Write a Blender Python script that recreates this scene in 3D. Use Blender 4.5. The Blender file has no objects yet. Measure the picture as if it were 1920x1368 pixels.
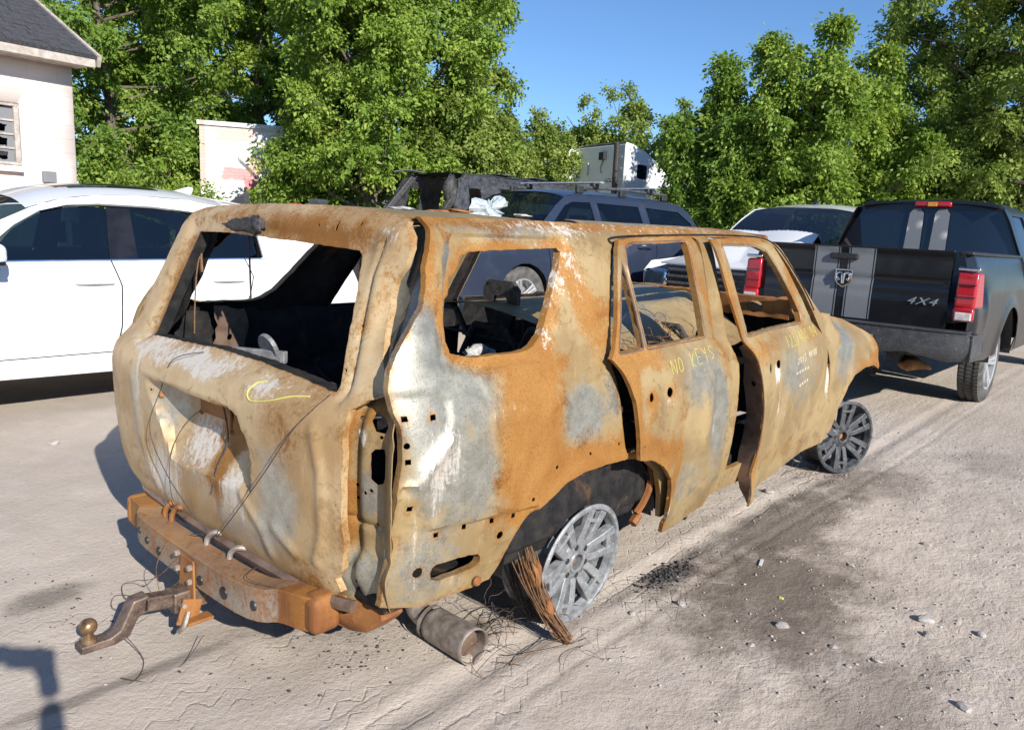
import bpy, bmesh, math, random
import numpy as np
from mathutils import Vector, Matrix
from mathutils.geometry import delaunay_2d_cdt

sc = bpy.context.scene
col = sc.collection
rnd = random.Random(7)
nr = np.random.default_rng(11)

# ------------------------------------------------------------------ camera
cam_data = bpy.data.cameras.new('camera')
cam = bpy.data.objects.new('camera', cam_data)
col.objects.link(cam)
sc.camera = cam
CAM = Vector((-2.2113, -2.4398, 1.4596))
yaw, pitch, roll = math.radians(41.72), math.radians(10.195), math.radians(2.83)
fw = Vector((math.cos(pitch) * math.cos(yaw), math.cos(pitch) * math.sin(yaw), -math.sin(pitch)))
rt = Vector((math.sin(yaw), -math.cos(yaw), 0))
dn = fw.cross(rt)
r2 = math.cos(roll) * rt - math.sin(roll) * dn
d2 = math.sin(roll) * rt + math.cos(roll) * dn
mw = Matrix((r2, -d2, -fw)).transposed().to_4x4()
mw.translation = CAM
cam.matrix_world = mw
cam_data.sensor_fit = 'HORIZONTAL'
cam_data.sensor_width = 36
cam_data.lens = 27.0
cam_data.clip_start = .05
cam_data.clip_end = 2000

# ------------------------------------------------------------------ sky, sun, exposure
SUN = Vector((-.245, -.848, .469)).normalized()          # towards the sun
sun_el = math.asin(SUN.z)
world = bpy.data.worlds.new('World')
sc.world = world
world.use_nodes = True
wt = world.node_tree
bg = wt.nodes['Background']
sky = wt.nodes.new('ShaderNodeTexSky')
sky.sky_type = 'NISHITA'
sky.sun_disc = False
sky.sun_elevation = sun_el
sky.sun_rotation = math.atan2(SUN.x, SUN.y)
sky.air_density = 1.1
sky.altitude = 1500
sky.dust_density = .0
sky.ozone_density = 7.0
wt.links.new(sky.outputs[0], bg.inputs[0])
bg.inputs[1].default_value = .105
sd = bpy.data.lights.new('sun', 'SUN')
sd.energy = 5.0
sd.angle = math.radians(.53)
sd.color = (1, .955, .88)
so = bpy.data.objects.new('sun', sd)
so.rotation_euler = (-SUN).to_track_quat('-Z', 'Y').to_euler()
so.location = SUN * 30
col.objects.link(so)
sc.view_settings.view_transform = 'Standard'
sc.view_settings.look = 'None'
sc.view_settings.exposure = .55
sc.view_settings.gamma = 1
sc.render.engine = 'CYCLES'
sc.cycles.max_bounces = 7
sc.cycles.transparent_max_bounces = 12
sc.cycles.caustics_reflective = False
sc.cycles.caustics_refractive = False
sc.cycles.use_denoising = True

# ------------------------------------------------------------------ object helpers
def tag(o, label=None, cat=None, group=None, kind=None):
    if label: o['label'] = label
    if cat: o['category'] = cat
    if group: o['group'] = group
    if kind: o['kind'] = kind
    return o

def empty(name, label, cat, loc=(0, 0, 0), rz=0, group=None, scale=1):
    o = bpy.data.objects.new(name, None)
    o.empty_display_size = .1
    o.location = loc
    o.rotation_euler = (0, 0, rz)
    o.scale = (scale,) * 3
    col.objects.link(o)
    return tag(o, label, cat, group)

def link(name, me, mats, parent=None, smooth=True, mods=None, local=True):
    o = bpy.data.objects.new(name, me)
    col.objects.link(o)
    for m in (mats if isinstance(mats, (list, tuple)) else [mats]):
        me.materials.append(m)
    if smooth and len(me.polygons):
        me.polygons.foreach_set('use_smooth', np.ones(len(me.polygons), bool))
    if parent: o.parent = parent
    return o

def mesh_np(name, V, F):
    """fast mesh from an (n,3) array and an (m,k) face array"""
    V = np.asarray(V, np.float32); F = np.asarray(F, np.int32)
    me = bpy.data.meshes.new(name)
    me.vertices.add(len(V)); me.vertices.foreach_set('co', V.ravel())
    k = F.shape[1]
    me.loops.add(F.size); me.loops.foreach_set('vertex_index', F.ravel())
    me.polygons.add(len(F))
    me.polygons.foreach_set('loop_start', np.arange(0, F.size, k, dtype=np.int32))
    me.update(calc_edges=True)
    return me

class MB:
    """collects boxes, tubes, lathes and prisms; build() links them as one mesh"""
    def __init__(s): s.v = []; s.f = []
    def add(s, v, f):
        o = len(s.v); s.v += [tuple(a) for a in v]; s.f += [tuple(i + o for i in q) for q in f]; return s
    def box(s, c, d, rot=None, taper=1.0):
        h = [a / 2 for a in d]; vs = []
        for z in (-1, 1):
            t = 1 if z < 0 else taper
            for x, y in ((-1, -1), (1, -1), (1, 1), (-1, 1)):
                p = Vector((x * h[0] * t, y * h[1] * t, z * h[2]))
                if rot is not None: p = rot @ p
                vs.append((p.x + c[0], p.y + c[1], p.z + c[2]))
        return s.add(vs, [(3, 2, 1, 0), (4, 5, 6, 7), (0, 1, 5, 4), (1, 2, 6, 5), (2, 3, 7, 6), (3, 0, 4, 7)])
    def bar(s, a, b, w, h, up=(0, 0, 1), w2=None, h2=None):
        a, b = Vector(a), Vector(b); d = (b - a).normalized(); u = Vector(up)
        r = d.cross(u)
        if r.length < 1e-4: r = d.cross(Vector((1, 0, 0)))
        r.normalize(); u = r.cross(d)
        vs = []
        for p, ww, hh in ((a, w, h), (b, w2 or w, h2 or h)):
            for i, j in ((-1, -1), (1, -1), (1, 1), (-1, 1)): vs.append(p + r * i * ww / 2 + u * j * hh / 2)
        return s.add(vs, [(3, 2, 1, 0), (4, 5, 6, 7), (0, 1, 5, 4), (1, 2, 6, 5), (2, 3, 7, 6), (3, 0, 4, 7)])
    def tube(s, pts, r, n=8, cap=True, closed=False):
        pts = [Vector(p) for p in pts]; m = len(pts)
        rs = r if isinstance(r, (list, tuple)) else [r] * m
        vs = []; fs = []; ref = None
        for i, p in enumerate(pts):
            if closed: t = (pts[(i + 1) % m] - pts[i - 1])
            else: t = (pts[min(i + 1, m - 1)] - pts[max(i - 1, 0)])
            t = t.normalized() if t.length > 1e-9 else Vector((0, 0, 1))
            if ref is None: ref = t.orthogonal().normalized()
            ref = (ref - t * ref.dot(t))
            ref = ref.normalized() if ref.length > 1e-6 else t.orthogonal().normalized()
            b = t.cross(ref)
            for k in range(n):
                a = 2 * math.pi * k / n; vs.append(p + (ref * math.cos(a) + b * math.sin(a)) * rs[i])
        for i in range(m - (0 if closed else 1)):
            j = (i + 1) % m
            for k in range(n):
                k2 = (k + 1) % n; fs.append((i * n + k, i * n + k2, j * n + k2, j * n + k))
        if cap and not closed:
            fs.append(tuple(range(n))[::-1]); fs.append(tuple((m - 1) * n + k for k in range(n)))
        return s.add(vs, fs)
    def lathe(s, prof, n=40, M=None, closed=False):
        vs = []; fs = []; m = len(prof)
        for i in range(n):
            a = 2 * math.pi * i / n
            for r, z in prof:
                p = Vector((r * math.cos(a), r * math.sin(a), z)); vs.append(M @ p if M else p)
        for i in range(n):
            j = (i + 1) % n
            for k in range(m if closed else m - 1):
                k2 = (k + 1) % m
                fs.append((i * m + k, j * m + k, j * m + k2, i * m + k2))
        return s.add(vs, fs)
    def prism(s, poly, a, b):
        """poly list of 3D points, extruded by vector b-a"""
        d = Vector(b) - Vector(a); n = len(poly)
        P = [Vector(p) for p in poly]
        return s.add(P + [p + d for p in P], [tuple(range(n))[::-1], tuple(range(n, 2 * n))] +
                     [(i, (i + 1) % n, n + (i + 1) % n, n + i) for i in range(n)])
    def build(s, name, mat, parent=None, smooth=False, bevel=0, seg=2, angle=35):
        me = bpy.data.meshes.new(name)
        me.from_pydata([tuple(v) for v in s.v], [], s.f)
        bm = bmesh.new(); bm.from_mesh(me)
        bmesh.ops.recalc_face_normals(bm, faces=bm.faces)
        bm.to_mesh(me); bm.free(); me.update()
        o = link(name, me, mat, parent, smooth)
        if bevel:
            m = o.modifiers.new('bevel', 'BEVEL'); m.width = bevel; m.segments = seg
            m.limit_method = 'ANGLE'; m.angle_limit = math.radians(angle); m.harden_normals = False
        if smooth: me.set_sharp_from_angle(angle=math.radians(angle)) if hasattr(me, 'set_sharp_from_angle') else None
        return o

def catmull(pts, k=6, closed=False):
    P = [np.array(p, float) for p in pts]; n = len(P); out = []
    for i in range(n if closed else n - 1):
        if closed: a, b, c, d = P[i - 1], P[i], P[(i + 1) % n], P[(i + 2) % n]
        else: a, b, c, d = P[max(i - 1, 0)], P[i], P[i + 1], P[min(i + 2, n - 1)]
        for j in range(k):
            t = j / k
            out.append(.5 * (2 * b + (c - a) * t + (2 * a - 5 * b + 4 * c - d) * t * t + (3 * b - a - 3 * c + d) * t ** 3))
    if not closed: out.append(P[-1])
    return out

# ------------------------------------------------------------------ numpy noise and distance fields
_lat = np.random.default_rng(5).random((256, 256))
def vnoise(x, y, s, seed=0):
    x = np.asarray(x, float) * s + seed * 17.31; y = np.asarray(y, float) * s + seed * 9.77
    i = np.floor(x).astype(int); j = np.floor(y).astype(int); fx = x - i; fy = y - j
    fx = fx * fx * (3 - 2 * fx); fy = fy * fy * (3 - 2 * fy)
    g = lambda a, b: _lat[(a) & 255, (b) & 255]
    return (g(i, j) * (1 - fx) + g(i + 1, j) * fx) * (1 - fy) + (g(i, j + 1) * (1 - fx) + g(i + 1, j + 1) * fx) * fy
def fbm(x, y, s, o=4, seed=0):
    a = 1.; t = 0; r = 0
    for k in range(o): r = r + a * (vnoise(x, y, s * 2 ** k, seed + k) - .5); t += a; a *= .5
    return r / t
def sst(a, b, x):
    t = np.clip((np.asarray(x, float) - a) / (b - a), 0, 1); return t * t * (3 - 2 * t)
def inpoly(u, v, polys):
    u = np.asarray(u); v = np.asarray(v); ins = np.zeros(u.shape, bool)
    for P in polys:
        P = np.asarray(P, float); Q = np.roll(P, -1, 0)
        for (x1, y1), (x2, y2) in zip(P, Q):
            if y1 == y2: continue
            c = (y1 > v) != (y2 > v)
            ins ^= c & (u < (x2 - x1) * (v - y1) / (y2 - y1) + x1)
    return ins
def pdist(u, v, P, closed=True):
    P = np.asarray(P, float); Q = np.roll(P, -1, 0)
    if not closed: P, Q = P[:-1], Q[:-1]
    best = np.full(np.shape(u), 1e9)
    for a, b in zip(P, Q):
        d = b - a; L = max(d @ d, 1e-12)
        t = np.clip(((u - a[0]) * d[0] + (v - a[1]) * d[1]) / L, 0, 1)
        best = np.minimum(best, np.hypot(u - a[0] - t * d[0], v - a[1] - t * d[1]))
    return best
def sdist(u, v, P):
    return np.where(inpoly(u, v, [P]), -1, 1) * pdist(u, v, P)
def circ(c, r, n=10, ry=None):
    return [(c[0] + r * math.cos(2 * math.pi * i / n), c[1] + (ry or r) * math.sin(2 * math.pi * i / n)) for i in range(n)]
def chaikin(P, it=1):
    P = [np.array(p, float) for p in P]
    for _ in range(it):
        o = []
        for i in range(len(P)):
            a, b = P[i], P[(i + 1) % len(P)]; o += [a * .75 + b * .25, a * .25 + b * .75]
        P = o
    return P

def rcorner(P, r, n=4):
    """polygon with its corners rounded"""
    o = []; m = len(P)
    for i in range(m):
        a, b, c = np.array(P[i - 1], float), np.array(P[i], float), np.array(P[(i + 1) % m], float)
        u = (a - b) / np.linalg.norm(a - b); w = (c - b) / np.linalg.norm(c - b)
        p0, p1 = b + u * r, b + w * r
        for k in range(n + 1):
            t = k / n; o.append((1 - t) ** 2 * p0 + 2 * t * (1 - t) * b + t * t * p1)
    return o

def sheet(name, out, holes, fn, mats, parent=None, res=.02, th=.003, zone=None, flip=False, flange=None, hflange=None,
          rough_edge=0., smooth=True, edge_rust=0.):
    """a curved sheet of metal or glass: outline and holes in (u,v), bent by fn(u,v)->xyz, with real thickness"""
    def resamp(P, r):
        o = []
        for i in range(len(P)):
            a = np.array(P[i], float); b = np.array(P[(i + 1) % len(P)], float)
            n = max(1, int(math.ceil(np.hypot(*(b - a)) / r)))
            for k in range(n): o.append(a + (b - a) * k / n)
        return o
    loops = [resamp(out, res)] + [resamp(h, min(res, .02)) for h in holes]
    if rough_edge:
        for L in loops:
            for q in L:
                q += rough_edge * np.array([vnoise(q[0], q[1], 55, 3) - .5, vnoise(q[0], q[1], 55, 8) - .5])
    allb = np.concatenate([np.array(L) for L in loops])
    lo, hi = allb.min(0), allb.max(0)
    gu = np.arange(lo[0], hi[0] + res, res); gv = np.arange(lo[1], hi[1] + res, res * .866)
    U, Vv = np.meshgrid(gu, gv); U = U + (np.arange(len(gv))[:, None] % 2) * res / 2
    U = U.ravel(); Vv = Vv.ravel()
    keep = inpoly(U, Vv, loops); U, Vv = U[keep], Vv[keep]
    # keep interior points away from the boundary
    if len(U):
        dmin = np.full(len(U), 1e9)
        for s in range(0, len(allb), 400):
            B = allb[s:s + 400]
            dmin = np.minimum(dmin, np.min((U[:, None] - B[None, :, 0]) ** 2 + (Vv[:, None] - B[None, :, 1]) ** 2, 1))
        k2 = dmin > (.45 * res) ** 2; U, Vv = U[k2], Vv[k2]
    pts = [Vector((float(a), float(b))) for a, b in allb] + [Vector((float(a), float(b))) for a, b in zip(U, Vv)]
    edges = []; o = 0
    for L in loops:
        n = len(L); edges += [(o + i, o + (i + 1) % n) for i in range(n)]; o += n
    vs, es, fs, ov, oe, of = delaunay_2d_cdt(pts, edges, [], 0, 1e-6)
    P2 = np.array([(v.x, v.y) for v in vs]); F = np.array([f for f in fs if len(f) == 3])
    c = P2[F].mean(1); F = F[inpoly(c[:, 0], c[:, 1], loops)]
    a = P2[F]; ar = (a[:, 1, 0] - a[:, 0, 0]) * (a[:, 2, 1] - a[:, 0, 1]) - (a[:, 2, 0] - a[:, 0, 0]) * (a[:, 1, 1] - a[:, 0, 1])
    F[ar < 0] = F[ar < 0][:, ::-1]
    F = F[np.abs(ar) > 1e-10]
    V3 = np.asarray(fn(P2[:, 0], P2[:, 1]), float)
    if V3.shape[0] == 3 and V3.shape[1] != 3: V3 = V3.T
    uv = P2
    faces = F.tolist()
    if flange is not None or hflange is not None:
        extra = []; euv = []; base = len(V3); ef = []
        cen = np.array(out, float).mean(0)
        for li, L in enumerate(loops):
            fl = flange if li == 0 else hflange
            L = np.array(L)
            if fl is None or (li and np.ptp(L[:, 0]) < .1): continue
            B3 = np.asarray(fn(L[:, 0], L[:, 1]), float)
            if B3.shape[0] == 3 and B3.shape[1] != 3: B3 = B3.T
            n = len(L); o2 = base + len(extra)
            E3 = B3 + np.array(fl)
            extra += B3.tolist() + E3.tolist(); euv += L.tolist() * 2
            for i in range(n):
                j = (i + 1) % n
                ef.append([o2 + i, o2 + n + i, o2 + n + j]); ef.append([o2 + i, o2 + n + j, o2 + j])
        if extra:
            V3 = np.concatenate([V3, np.array(extra)]); uv = np.concatenate([P2, np.array(euv)]); faces += ef
    Fa = np.array(faces)
    if flip: Fa = Fa[:, ::-1]
    me = mesh_np(name, V3, Fa)
    ob = link(name, me, mats, parent, smooth)
    if zone is not None:
        at = me.attributes.new('zone', 'FLOAT_COLOR', 'POINT')
        z = zone(uv[:, 0], uv[:, 1])
        if edge_rust:
            d = np.minimum.reduce([pdist(uv[:, 0], uv[:, 1], L) for L in loops])
            z[:, 0] = z[:, 0] + edge_rust * np.exp(-d / .022)
        at.data.foreach_set('color', z.astype(np.float32).ravel())
        if z[:, 3].max() > .01:
            a2 = me.attributes.new('sootmark', 'FLOAT', 'POINT'); a2.data.foreach_set('value', z[:, 3].astype(np.float32))
    if th:
        m = ob.modifiers.new('thickness', 'SOLIDIFY'); m.thickness = th; m.offset = -1
        if isinstance(mats, (list, tuple)) and len(mats) > 1: m.material_offset = 1
        m.use_even_offset = False
        if smooth:
            es_ = ob.modifiers.new('crisp_edges', 'EDGE_SPLIT'); es_.split_angle = math.radians(38)
    if smooth and hasattr(me, 'set_sharp_from_angle'): me.set_sharp_from_angle(angle=math.radians(50))
    return ob

def zoner(blobs, base=(.07, .03, .04, 0), amp=.0):
    """colour zones of the burnt paint: 0 rust, 1 bare grey, 2 white ash, 3 soot; blobs (channel,u,v,ru,rv,strength)"""
    def f(u, v):
        z = np.tile(np.array(base, float), (len(u), 1))
        wu = u + .06 * fbm(u, v, 7, 3, 1); wv = v + .06 * fbm(u, v, 7, 3, 5)
        for ch, cu, cv, ru, rv, st in blobs:
            z[:, ch] += st * np.exp(-(((wu - cu) / ru) ** 2 + ((wv - cv) / rv) ** 2) ** 1.3)
        return z
    return f
# ------------------------------------------------------------------ materials
class NB:
    def __init__(s, name):
        s.m = bpy.data.materials.new(name); s.m.use_nodes = True
        s.t = s.m.node_tree; s.t.nodes.clear(); s.out = s.t.nodes.new('ShaderNodeOutputMaterial'); s._c = None
    def set(s, k, v):
        if isinstance(v, bpy.types.NodeSocket): s.t.links.new(v, k)
        elif isinstance(v, (tuple, list)): k.default_value = tuple(v) + (1,) if len(v) == 3 and len(k.default_value) == 4 else v
        else: k.default_value = v
    def n(s, typ, inp=None, **at):
        nd = s.t.nodes.new('ShaderNode' + typ)
        for k, v in at.items(): setattr(nd, k, v)
        for k, v in (inp or {}).items(): s.set(nd.inputs[k], v)
        return nd
    @property
    def co(s):
        if s._c is None: s._c = s.n('TexCoord').outputs['Object']
        return s._c
    def map(s, sc_, rot=(0, 0, 0), loc=(0, 0, 0)): return s.n('Mapping', {'Vector': s.co, 'Scale': sc_, 'Rotation': rot, 'Location': loc}).outputs[0]
    def noise(s, scale, detail=4, rough=.55, vec=None, dist=0):
        return s.n('TexNoise', {'Vector': vec or s.co, 'Scale': scale, 'Detail': detail, 'Roughness': rough, 'Distortion': dist}).outputs[0]
    def ss(s, x, a, b, lo=0, hi=1):
        return s.n('MapRange', {0: x, 1: a, 2: b, 3: lo, 4: hi}, interpolation_type='SMOOTHSTEP').outputs[0]
    def ma(s, op, a, b=0, c=0, clamp=False): return s.n('Math', {0: a, 1: b, 2: c}, operation=op, use_clamp=clamp).outputs[0]
    def mix(s, f, a, b, mode='MIX'):
        nd = s.n('Mix', data_type='RGBA', blend_type=mode)
        s.set(nd.inputs[0], f); s.set(nd.inputs[6], a); s.set(nd.inputs[7], b); return nd.outputs[2]
    def ramp(s, f, stops):
        nd = s.n('ValToRGB', {0: f}); e = nd.color_ramp.elements
        while len(e) < len(stops): e.new(.5)
        for i, (p, c) in enumerate(stops): e[i].position = p; e[i].color = tuple(c) + (1,)
        return nd.outputs[0]
    def bump(s, h, st=.3, d=.01, nrm=None):
        i = {'Height': h, 'Strength': st, 'Distance': d}
        if nrm is not None: i['Normal'] = nrm
        return s.n('Bump', i).outputs[0]
    def pbr(s, base, rough=.6, metal=0, nrm=None, spec=.5, **kw):
        i = {'Base Color': base, 'Roughness': rough, 'Metallic': metal, 'Specular IOR Level': spec}
        if nrm is not None: i['Normal'] = nrm
        i.update(kw)
        nd = s.n('BsdfPrincipled', i); s.t.links.new(nd.outputs[0], s.out.inputs[0]); return s.m

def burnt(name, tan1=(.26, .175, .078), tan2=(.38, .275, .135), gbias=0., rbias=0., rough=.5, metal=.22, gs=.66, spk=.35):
    b = NB(name)
    at = b.n('Attribute', attribute_name='zone'); sp = b.n('SeparateColor', {0: at.outputs['Color']})
    R, Gc, B = sp.outputs[0], sp.outputs[1], sp.outputs[2]
    A = b.n('Attribute', attribute_name='sootmark').outputs['Fac']
    n1 = b.noise(3.2, 6, .6, dist=.6); n2 = b.noise(22, 5, .65); n3 = b.noise(160, 3, .7); n4 = b.noise(9, 6, .62, dist=1.2)
    n5 = b.noise(62, 6, .68); st = b.noise(1, 6, .75, vec=b.map((44, 44, 5)))          # runs down the sheet
    tan = b.mix(b.ss(n1, .34, .66), tan1, tan2)
    tan = b.mix(b.ma('MULTIPLY', b.ss(st, .52, .75), .45), tan, tuple(min(1, x * 1.12 + .02) for x in tan2))
    tan = b.mix(b.ma('MULTIPLY', b.ss(b.ma('ADD', n4, b.ma('MULTIPLY', b.ma('SUBTRACT', n5, .5), .5)), .54, .66), .55), tan, tuple(x * .72 for x in tan1))
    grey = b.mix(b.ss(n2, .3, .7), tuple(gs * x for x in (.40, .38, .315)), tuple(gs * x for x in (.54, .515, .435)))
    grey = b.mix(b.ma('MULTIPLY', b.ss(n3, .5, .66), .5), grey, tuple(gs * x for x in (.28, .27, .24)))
    rust = b.mix(b.ss(n1, .3, .7), (.27, .115, .022), (.37, .185, .048))
    rust = b.mix(b.ma('MULTIPLY', b.ss(n3, .45, .65), .45), rust, (.20, .07, .012))
    rust = b.mix(b.ma('MULTIPLY', b.ss(n4, .55, .8), .6), rust, (.17, .055, .012))
    def mask(ch, bias, wn=.44, wf=.26, lo=.25, hi=.75, base=n4, w5=.40):
        t = b.ma('MULTIPLY_ADD', b.ma('SUBTRACT', base, .5), wn * 2, ch)
        t = b.ma('MULTIPLY_ADD', b.ma('SUBTRACT', n3, .5), wf * 2, t)
        t = b.ma('MULTIPLY_ADD', b.ma('SUBTRACT', n5, .5), w5 * 2, t)
        return b.ss(b.ma('ADD', t, bias), lo, hi)
    gm = mask(Gc, gbias)
    c = b.mix(gm, tan, grey)
    c = b.mix(mask(R, rbias), c, rust)
    wm = mask(B, -.04, .85, .30, .34, .70, st, .45)
    c = b.mix(wm, c, (.66, .60, .52))
    sm = mask(A, -.05, .5, .4)
    c = b.mix(sm, c, (.028, .025, .023))
    c = b.mix(b.ma('MULTIPLY', b.ss(n3, .60, .72), spk), c, (.10, .05, .022))
    rg = b.ma('SUBTRACT', b.ma('MULTIPLY_ADD', n2, .3, rough - .08), b.ma('MULTIPLY', gm, .12))
    rg = b.ma('ADD', rg, b.ma('MULTIPLY', mask(R, rbias), .14))
    h = b.ma('ADD', b.ma('MULTIPLY', n3, .35), b.ma('ADD', n2, b.ma('MULTIPLY', wm, .5)))
    h = b.ma('ADD', h, b.ma('MULTIPLY', n5, .6))
    return b.pbr(c, rg, b.ma('MULTIPLY_ADD', gm, .35, metal), b.bump(h, .25, .0035), .4)

M = {}
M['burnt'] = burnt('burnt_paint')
M['burnt_tail_lit'] = burnt('burnt_tailgate_paint_lit', (.41, .26, .12), (.57, .43, .25), rough=.42, gs=1.05)  # same burnt paint, colour lightened to make up for weak sun on the rear
M['rust'] = burnt('rusted_steel', (.19, .068, .02), (.37, .165, .05), rough=.66, metal=.1, gbias=-.15, gs=.8, spk=.7)
def soot():
    b = NB('sooted_steel'); n = b.noise(14, 6, .65); n2 = b.noise(90, 3, .7); n1 = b.noise(4, 4, .6, dist=1)
    c = b.mix(b.ss(n, .35, .7), (.007, .007, .008), (.028, .024, .022))
    c = b.mix(b.ma('MULTIPLY', b.ss(n1, .56, .72), .8), c, (.16, .075, .032))
    c = b.mix(b.ma('MULTIPLY', b.ss(n2, .68, .76), .6), c, (.16, .15, .14))
    return b.pbr(c, .75, 0, b.bump(b.ma('ADD', n, n2), .3, .006), .3)
M['soot'] = soot()
def simple(name, c1, c2, scale=20, rough=.6, metal=0, bump=.1, spec=.5, fine=None, **kw):
    b = NB(name); n = b.noise(scale, 5, .6); c = b.mix(b.ss(n, .3, .7), c1, c2)
    n2 = b.noise(scale * 7, 3, .6)
    if fine: c = b.mix(b.ss(n2, .6, .72), c, fine)
    return b.pbr(c, b.ma('MULTIPLY_ADD', n, .2, rough - .1), metal, b.bump(b.ma('ADD', n, n2), bump, .004) if bump else None, spec, **kw)
M['char'] = simple('charred_plastic', (.012, .011, .012), (.06, .055, .055), 30, .6, 0, .5, .5, (.2, .19, .18))
M['alloy'] = simple('ashed_alloy', (.16, .165, .172), (.31, .315, .322), 24, .5, .3, .2, .5, (.50, .50, .49))
M['alloy_dark'] = simple('scorched_alloy', (.045, .047, .052), (.115, .118, .124), 24, .5, .35, .2, .5, (.28, .28, .28))
M['barrel'] = simple('sooted_rim', (.012, .013, .018), (.05, .05, .055), 12, .45, .3, .1)
M['ash'] = simple('grey_ash', (.28, .27, .26), (.62, .60, .58), 60, .9, 0, .6, .2, (.12, .11, .10))
M['wire'] = simple('rusty_wire', (.10, .055, .03), (.24, .12, .05), 80, .8, .1, 0)
M['darkwire'] = simple('burnt_wire', (.03, .026, .025), (.10, .075, .06), 80, .8, .1, 0)
M['chalk'] = simple('yellow_paint_pen', (.60, .56, .10), (.70, .66, .20), 200, .8, 0, 0)
M['chalk_white'] = simple('pale_paint_pen', (.74, .68, .48), (.82, .78, .62), 200, .8, 0, 0)
M['hitch'] = simple('scorched_hitch_steel', (.085, .06, .05), (.24, .17, .13), 25, .5, .5, .2, .5, (.35, .27, .2))
M['ball'] = simple('tarnished_ball', (.15, .085, .045), (.36, .24, .13), 30, .38, .7, .1)
M['pipe'] = simple('exhaust_steel', (.17, .135, .11), (.36, .31, .27), 22, .55, .35, .2, .5, (.25, .13, .06))
M['glasslump'] = simple('melted_glass', (.26, .31, .34), (.58, .64, .68), 40, .35, 0, .8)
M['brown_plate'] = simple('brown_oxide_steel', (.12, .075, .055), (.22, .15, .115), 14, .42, .2, .1, .5, (.30, .16, .06))

def paint(name, c, rough=.25, metal=0, coat=1., dirt=(.35, .32, .28), damt=.25):
    b = NB(name); n = b.noise(5, 6, .65); n2 = b.noise(60, 3, .6)
    f = b.ma('MULTIPLY', b.ss(n, .5, .8), damt)
    cc = b.mix(f, c, dirt)
    return b.pbr(cc, b.ma('MULTIPLY_ADD', n, .12, rough), metal, None, .5, **{'Coat Weight': coat, 'Coat Roughness': .06})
M['white'] = paint('white_car_paint', (.70, .70, .71), .3, 0, .8, (.62, .60, .56), .12)
M['blue'] = paint('slate_blue_car_paint', (.026, .036, .064), .3, .2, .4, (.16, .16, .16), .15)
M['black'] = paint('black_car_paint', (.006, .0065, .008), .26, 0, .22, (.03, .028, .025), .3)
M['vwhite'] = paint('truck_white_paint', (.82, .83, .83), .3, 0, .5, (.6, .58, .54), .15)
def glass(name, tint, dens=.72, rough=.02):
    b = NB(name)
    tr = b.n('BsdfTransparent', {0: tint}); gl = b.n('BsdfPrincipled', {'Base Color': (.008, .014, .028), 'Roughness': rough, 'Specular IOR Level': .9})  # blue base colour carries a painted sky reflection
    mx = b.n('MixShader', {0: dens}); b.t.links.new(tr.outputs[0], mx.inputs[1]); b.t.links.new(gl.outputs[0], mx.inputs[2])
    b.t.links.new(mx.outputs[0], b.out.inputs[0]); return b.m
M['tint'] = glass('tinted_glass', (.45, .58, .60), .45)
M['glass'] = glass('clear_car_glass', (.7, .8, .8), .28)
M['dark_glass'] = glass('dark_glass', (.25, .3, .32), .8)
M['blackplastic'] = simple('black_plastic', (.012, .012, .013), (.03, .03, .03), 40, .5, 0, .1)
M['greyplastic'] = simple('grey_bumper_plastic', (.032, .034, .038), (.062, .064, .068), 12, .5, 0, .1, .5, (.2, .19, .17))
M['interior'] = simple('car_interior', (.015, .015, .017), (.035, .035, .037), 20, .8, 0, .1)
M['chrome'] = simple('chrome', (.6, .62, .65), (.75, .77, .8), 8, .12, 1., 0)
M['silver'] = simple('silver_alloy', (.55, .56, .57), (.7, .7, .71), 8, .3, .7, 0)
M['handle_shade_grey'] = simple('painted_handle_shade', (.42, .42, .43), (.48, .48, .49), 8, .4, 0, 0)
M['rubber'] = simple('tyre_rubber', (.05, .048, .046), (.13, .122, .115), 10, .85, 0, .3, .3, (.12, .11, .1))
b_ = NB('grey_vinyl_stripe'); M['stripe'] = b_.pbr(b_.mix(b_.noise(40, 3), (.17, .178, .19), (.205, .212, .222)), .5, 0, None, .35)
M['trim'] = simple('black_gloss_trim', (.01, .01, .013), (.016, .016, .02), 8, .2, 0, 0)
def red_lens():
    b = NB('red_lamp_lens'); w = b.n('TexWave', {'Vector': b.co, 'Scale': 26, 'Distortion': .5}, bands_direction='Z').outputs[1]
    return b.pbr(b.mix(w, (.34, .006, .01), (.46, .014, .02)), .12, 0, b.bump(w, .2, .004), .5, **{'Coat Weight': 1.})
M['red'] = red_lens()
M['clear_lens'] = simple('clear_lamp_lens', (.5, .44, .42), (.7, .66, .62), 30, .15, 0, .2)
M['amber'] = simple('amber_lens', (.6, .25, .03), (.7, .3, .05), 30, .2, 0, .1)
M['hatchred'] = simple('red_scrap_plastic', (.5, .03, .03), (.6, .06, .05), 20, .4, 0, .1)
M['vanblack'] = simple('charred_van_steel', (.02, .021, .024), (.075, .078, .085), 10, .45, .2, .3, .5, (.3, .28, .26))
M['bark'] = simple('bark', (.07, .055, .042), (.17, .14, .11), 12, .95, 0, .8)
M['stone'] = simple('pale_stone', (.30, .275, .255), (.47, .44, .41), 18, .9, 0, .5, .3)
M['darkstone'] = simple('dark_cinder', (.03, .028, .027), (.10, .09, .085), 40, .9, 0, .6, .3)
M['pebble'] = simple('gravel_pebble', (.24, .215, .195), (.50, .465, .435), 25, .95, 0, .4, .2)

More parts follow.
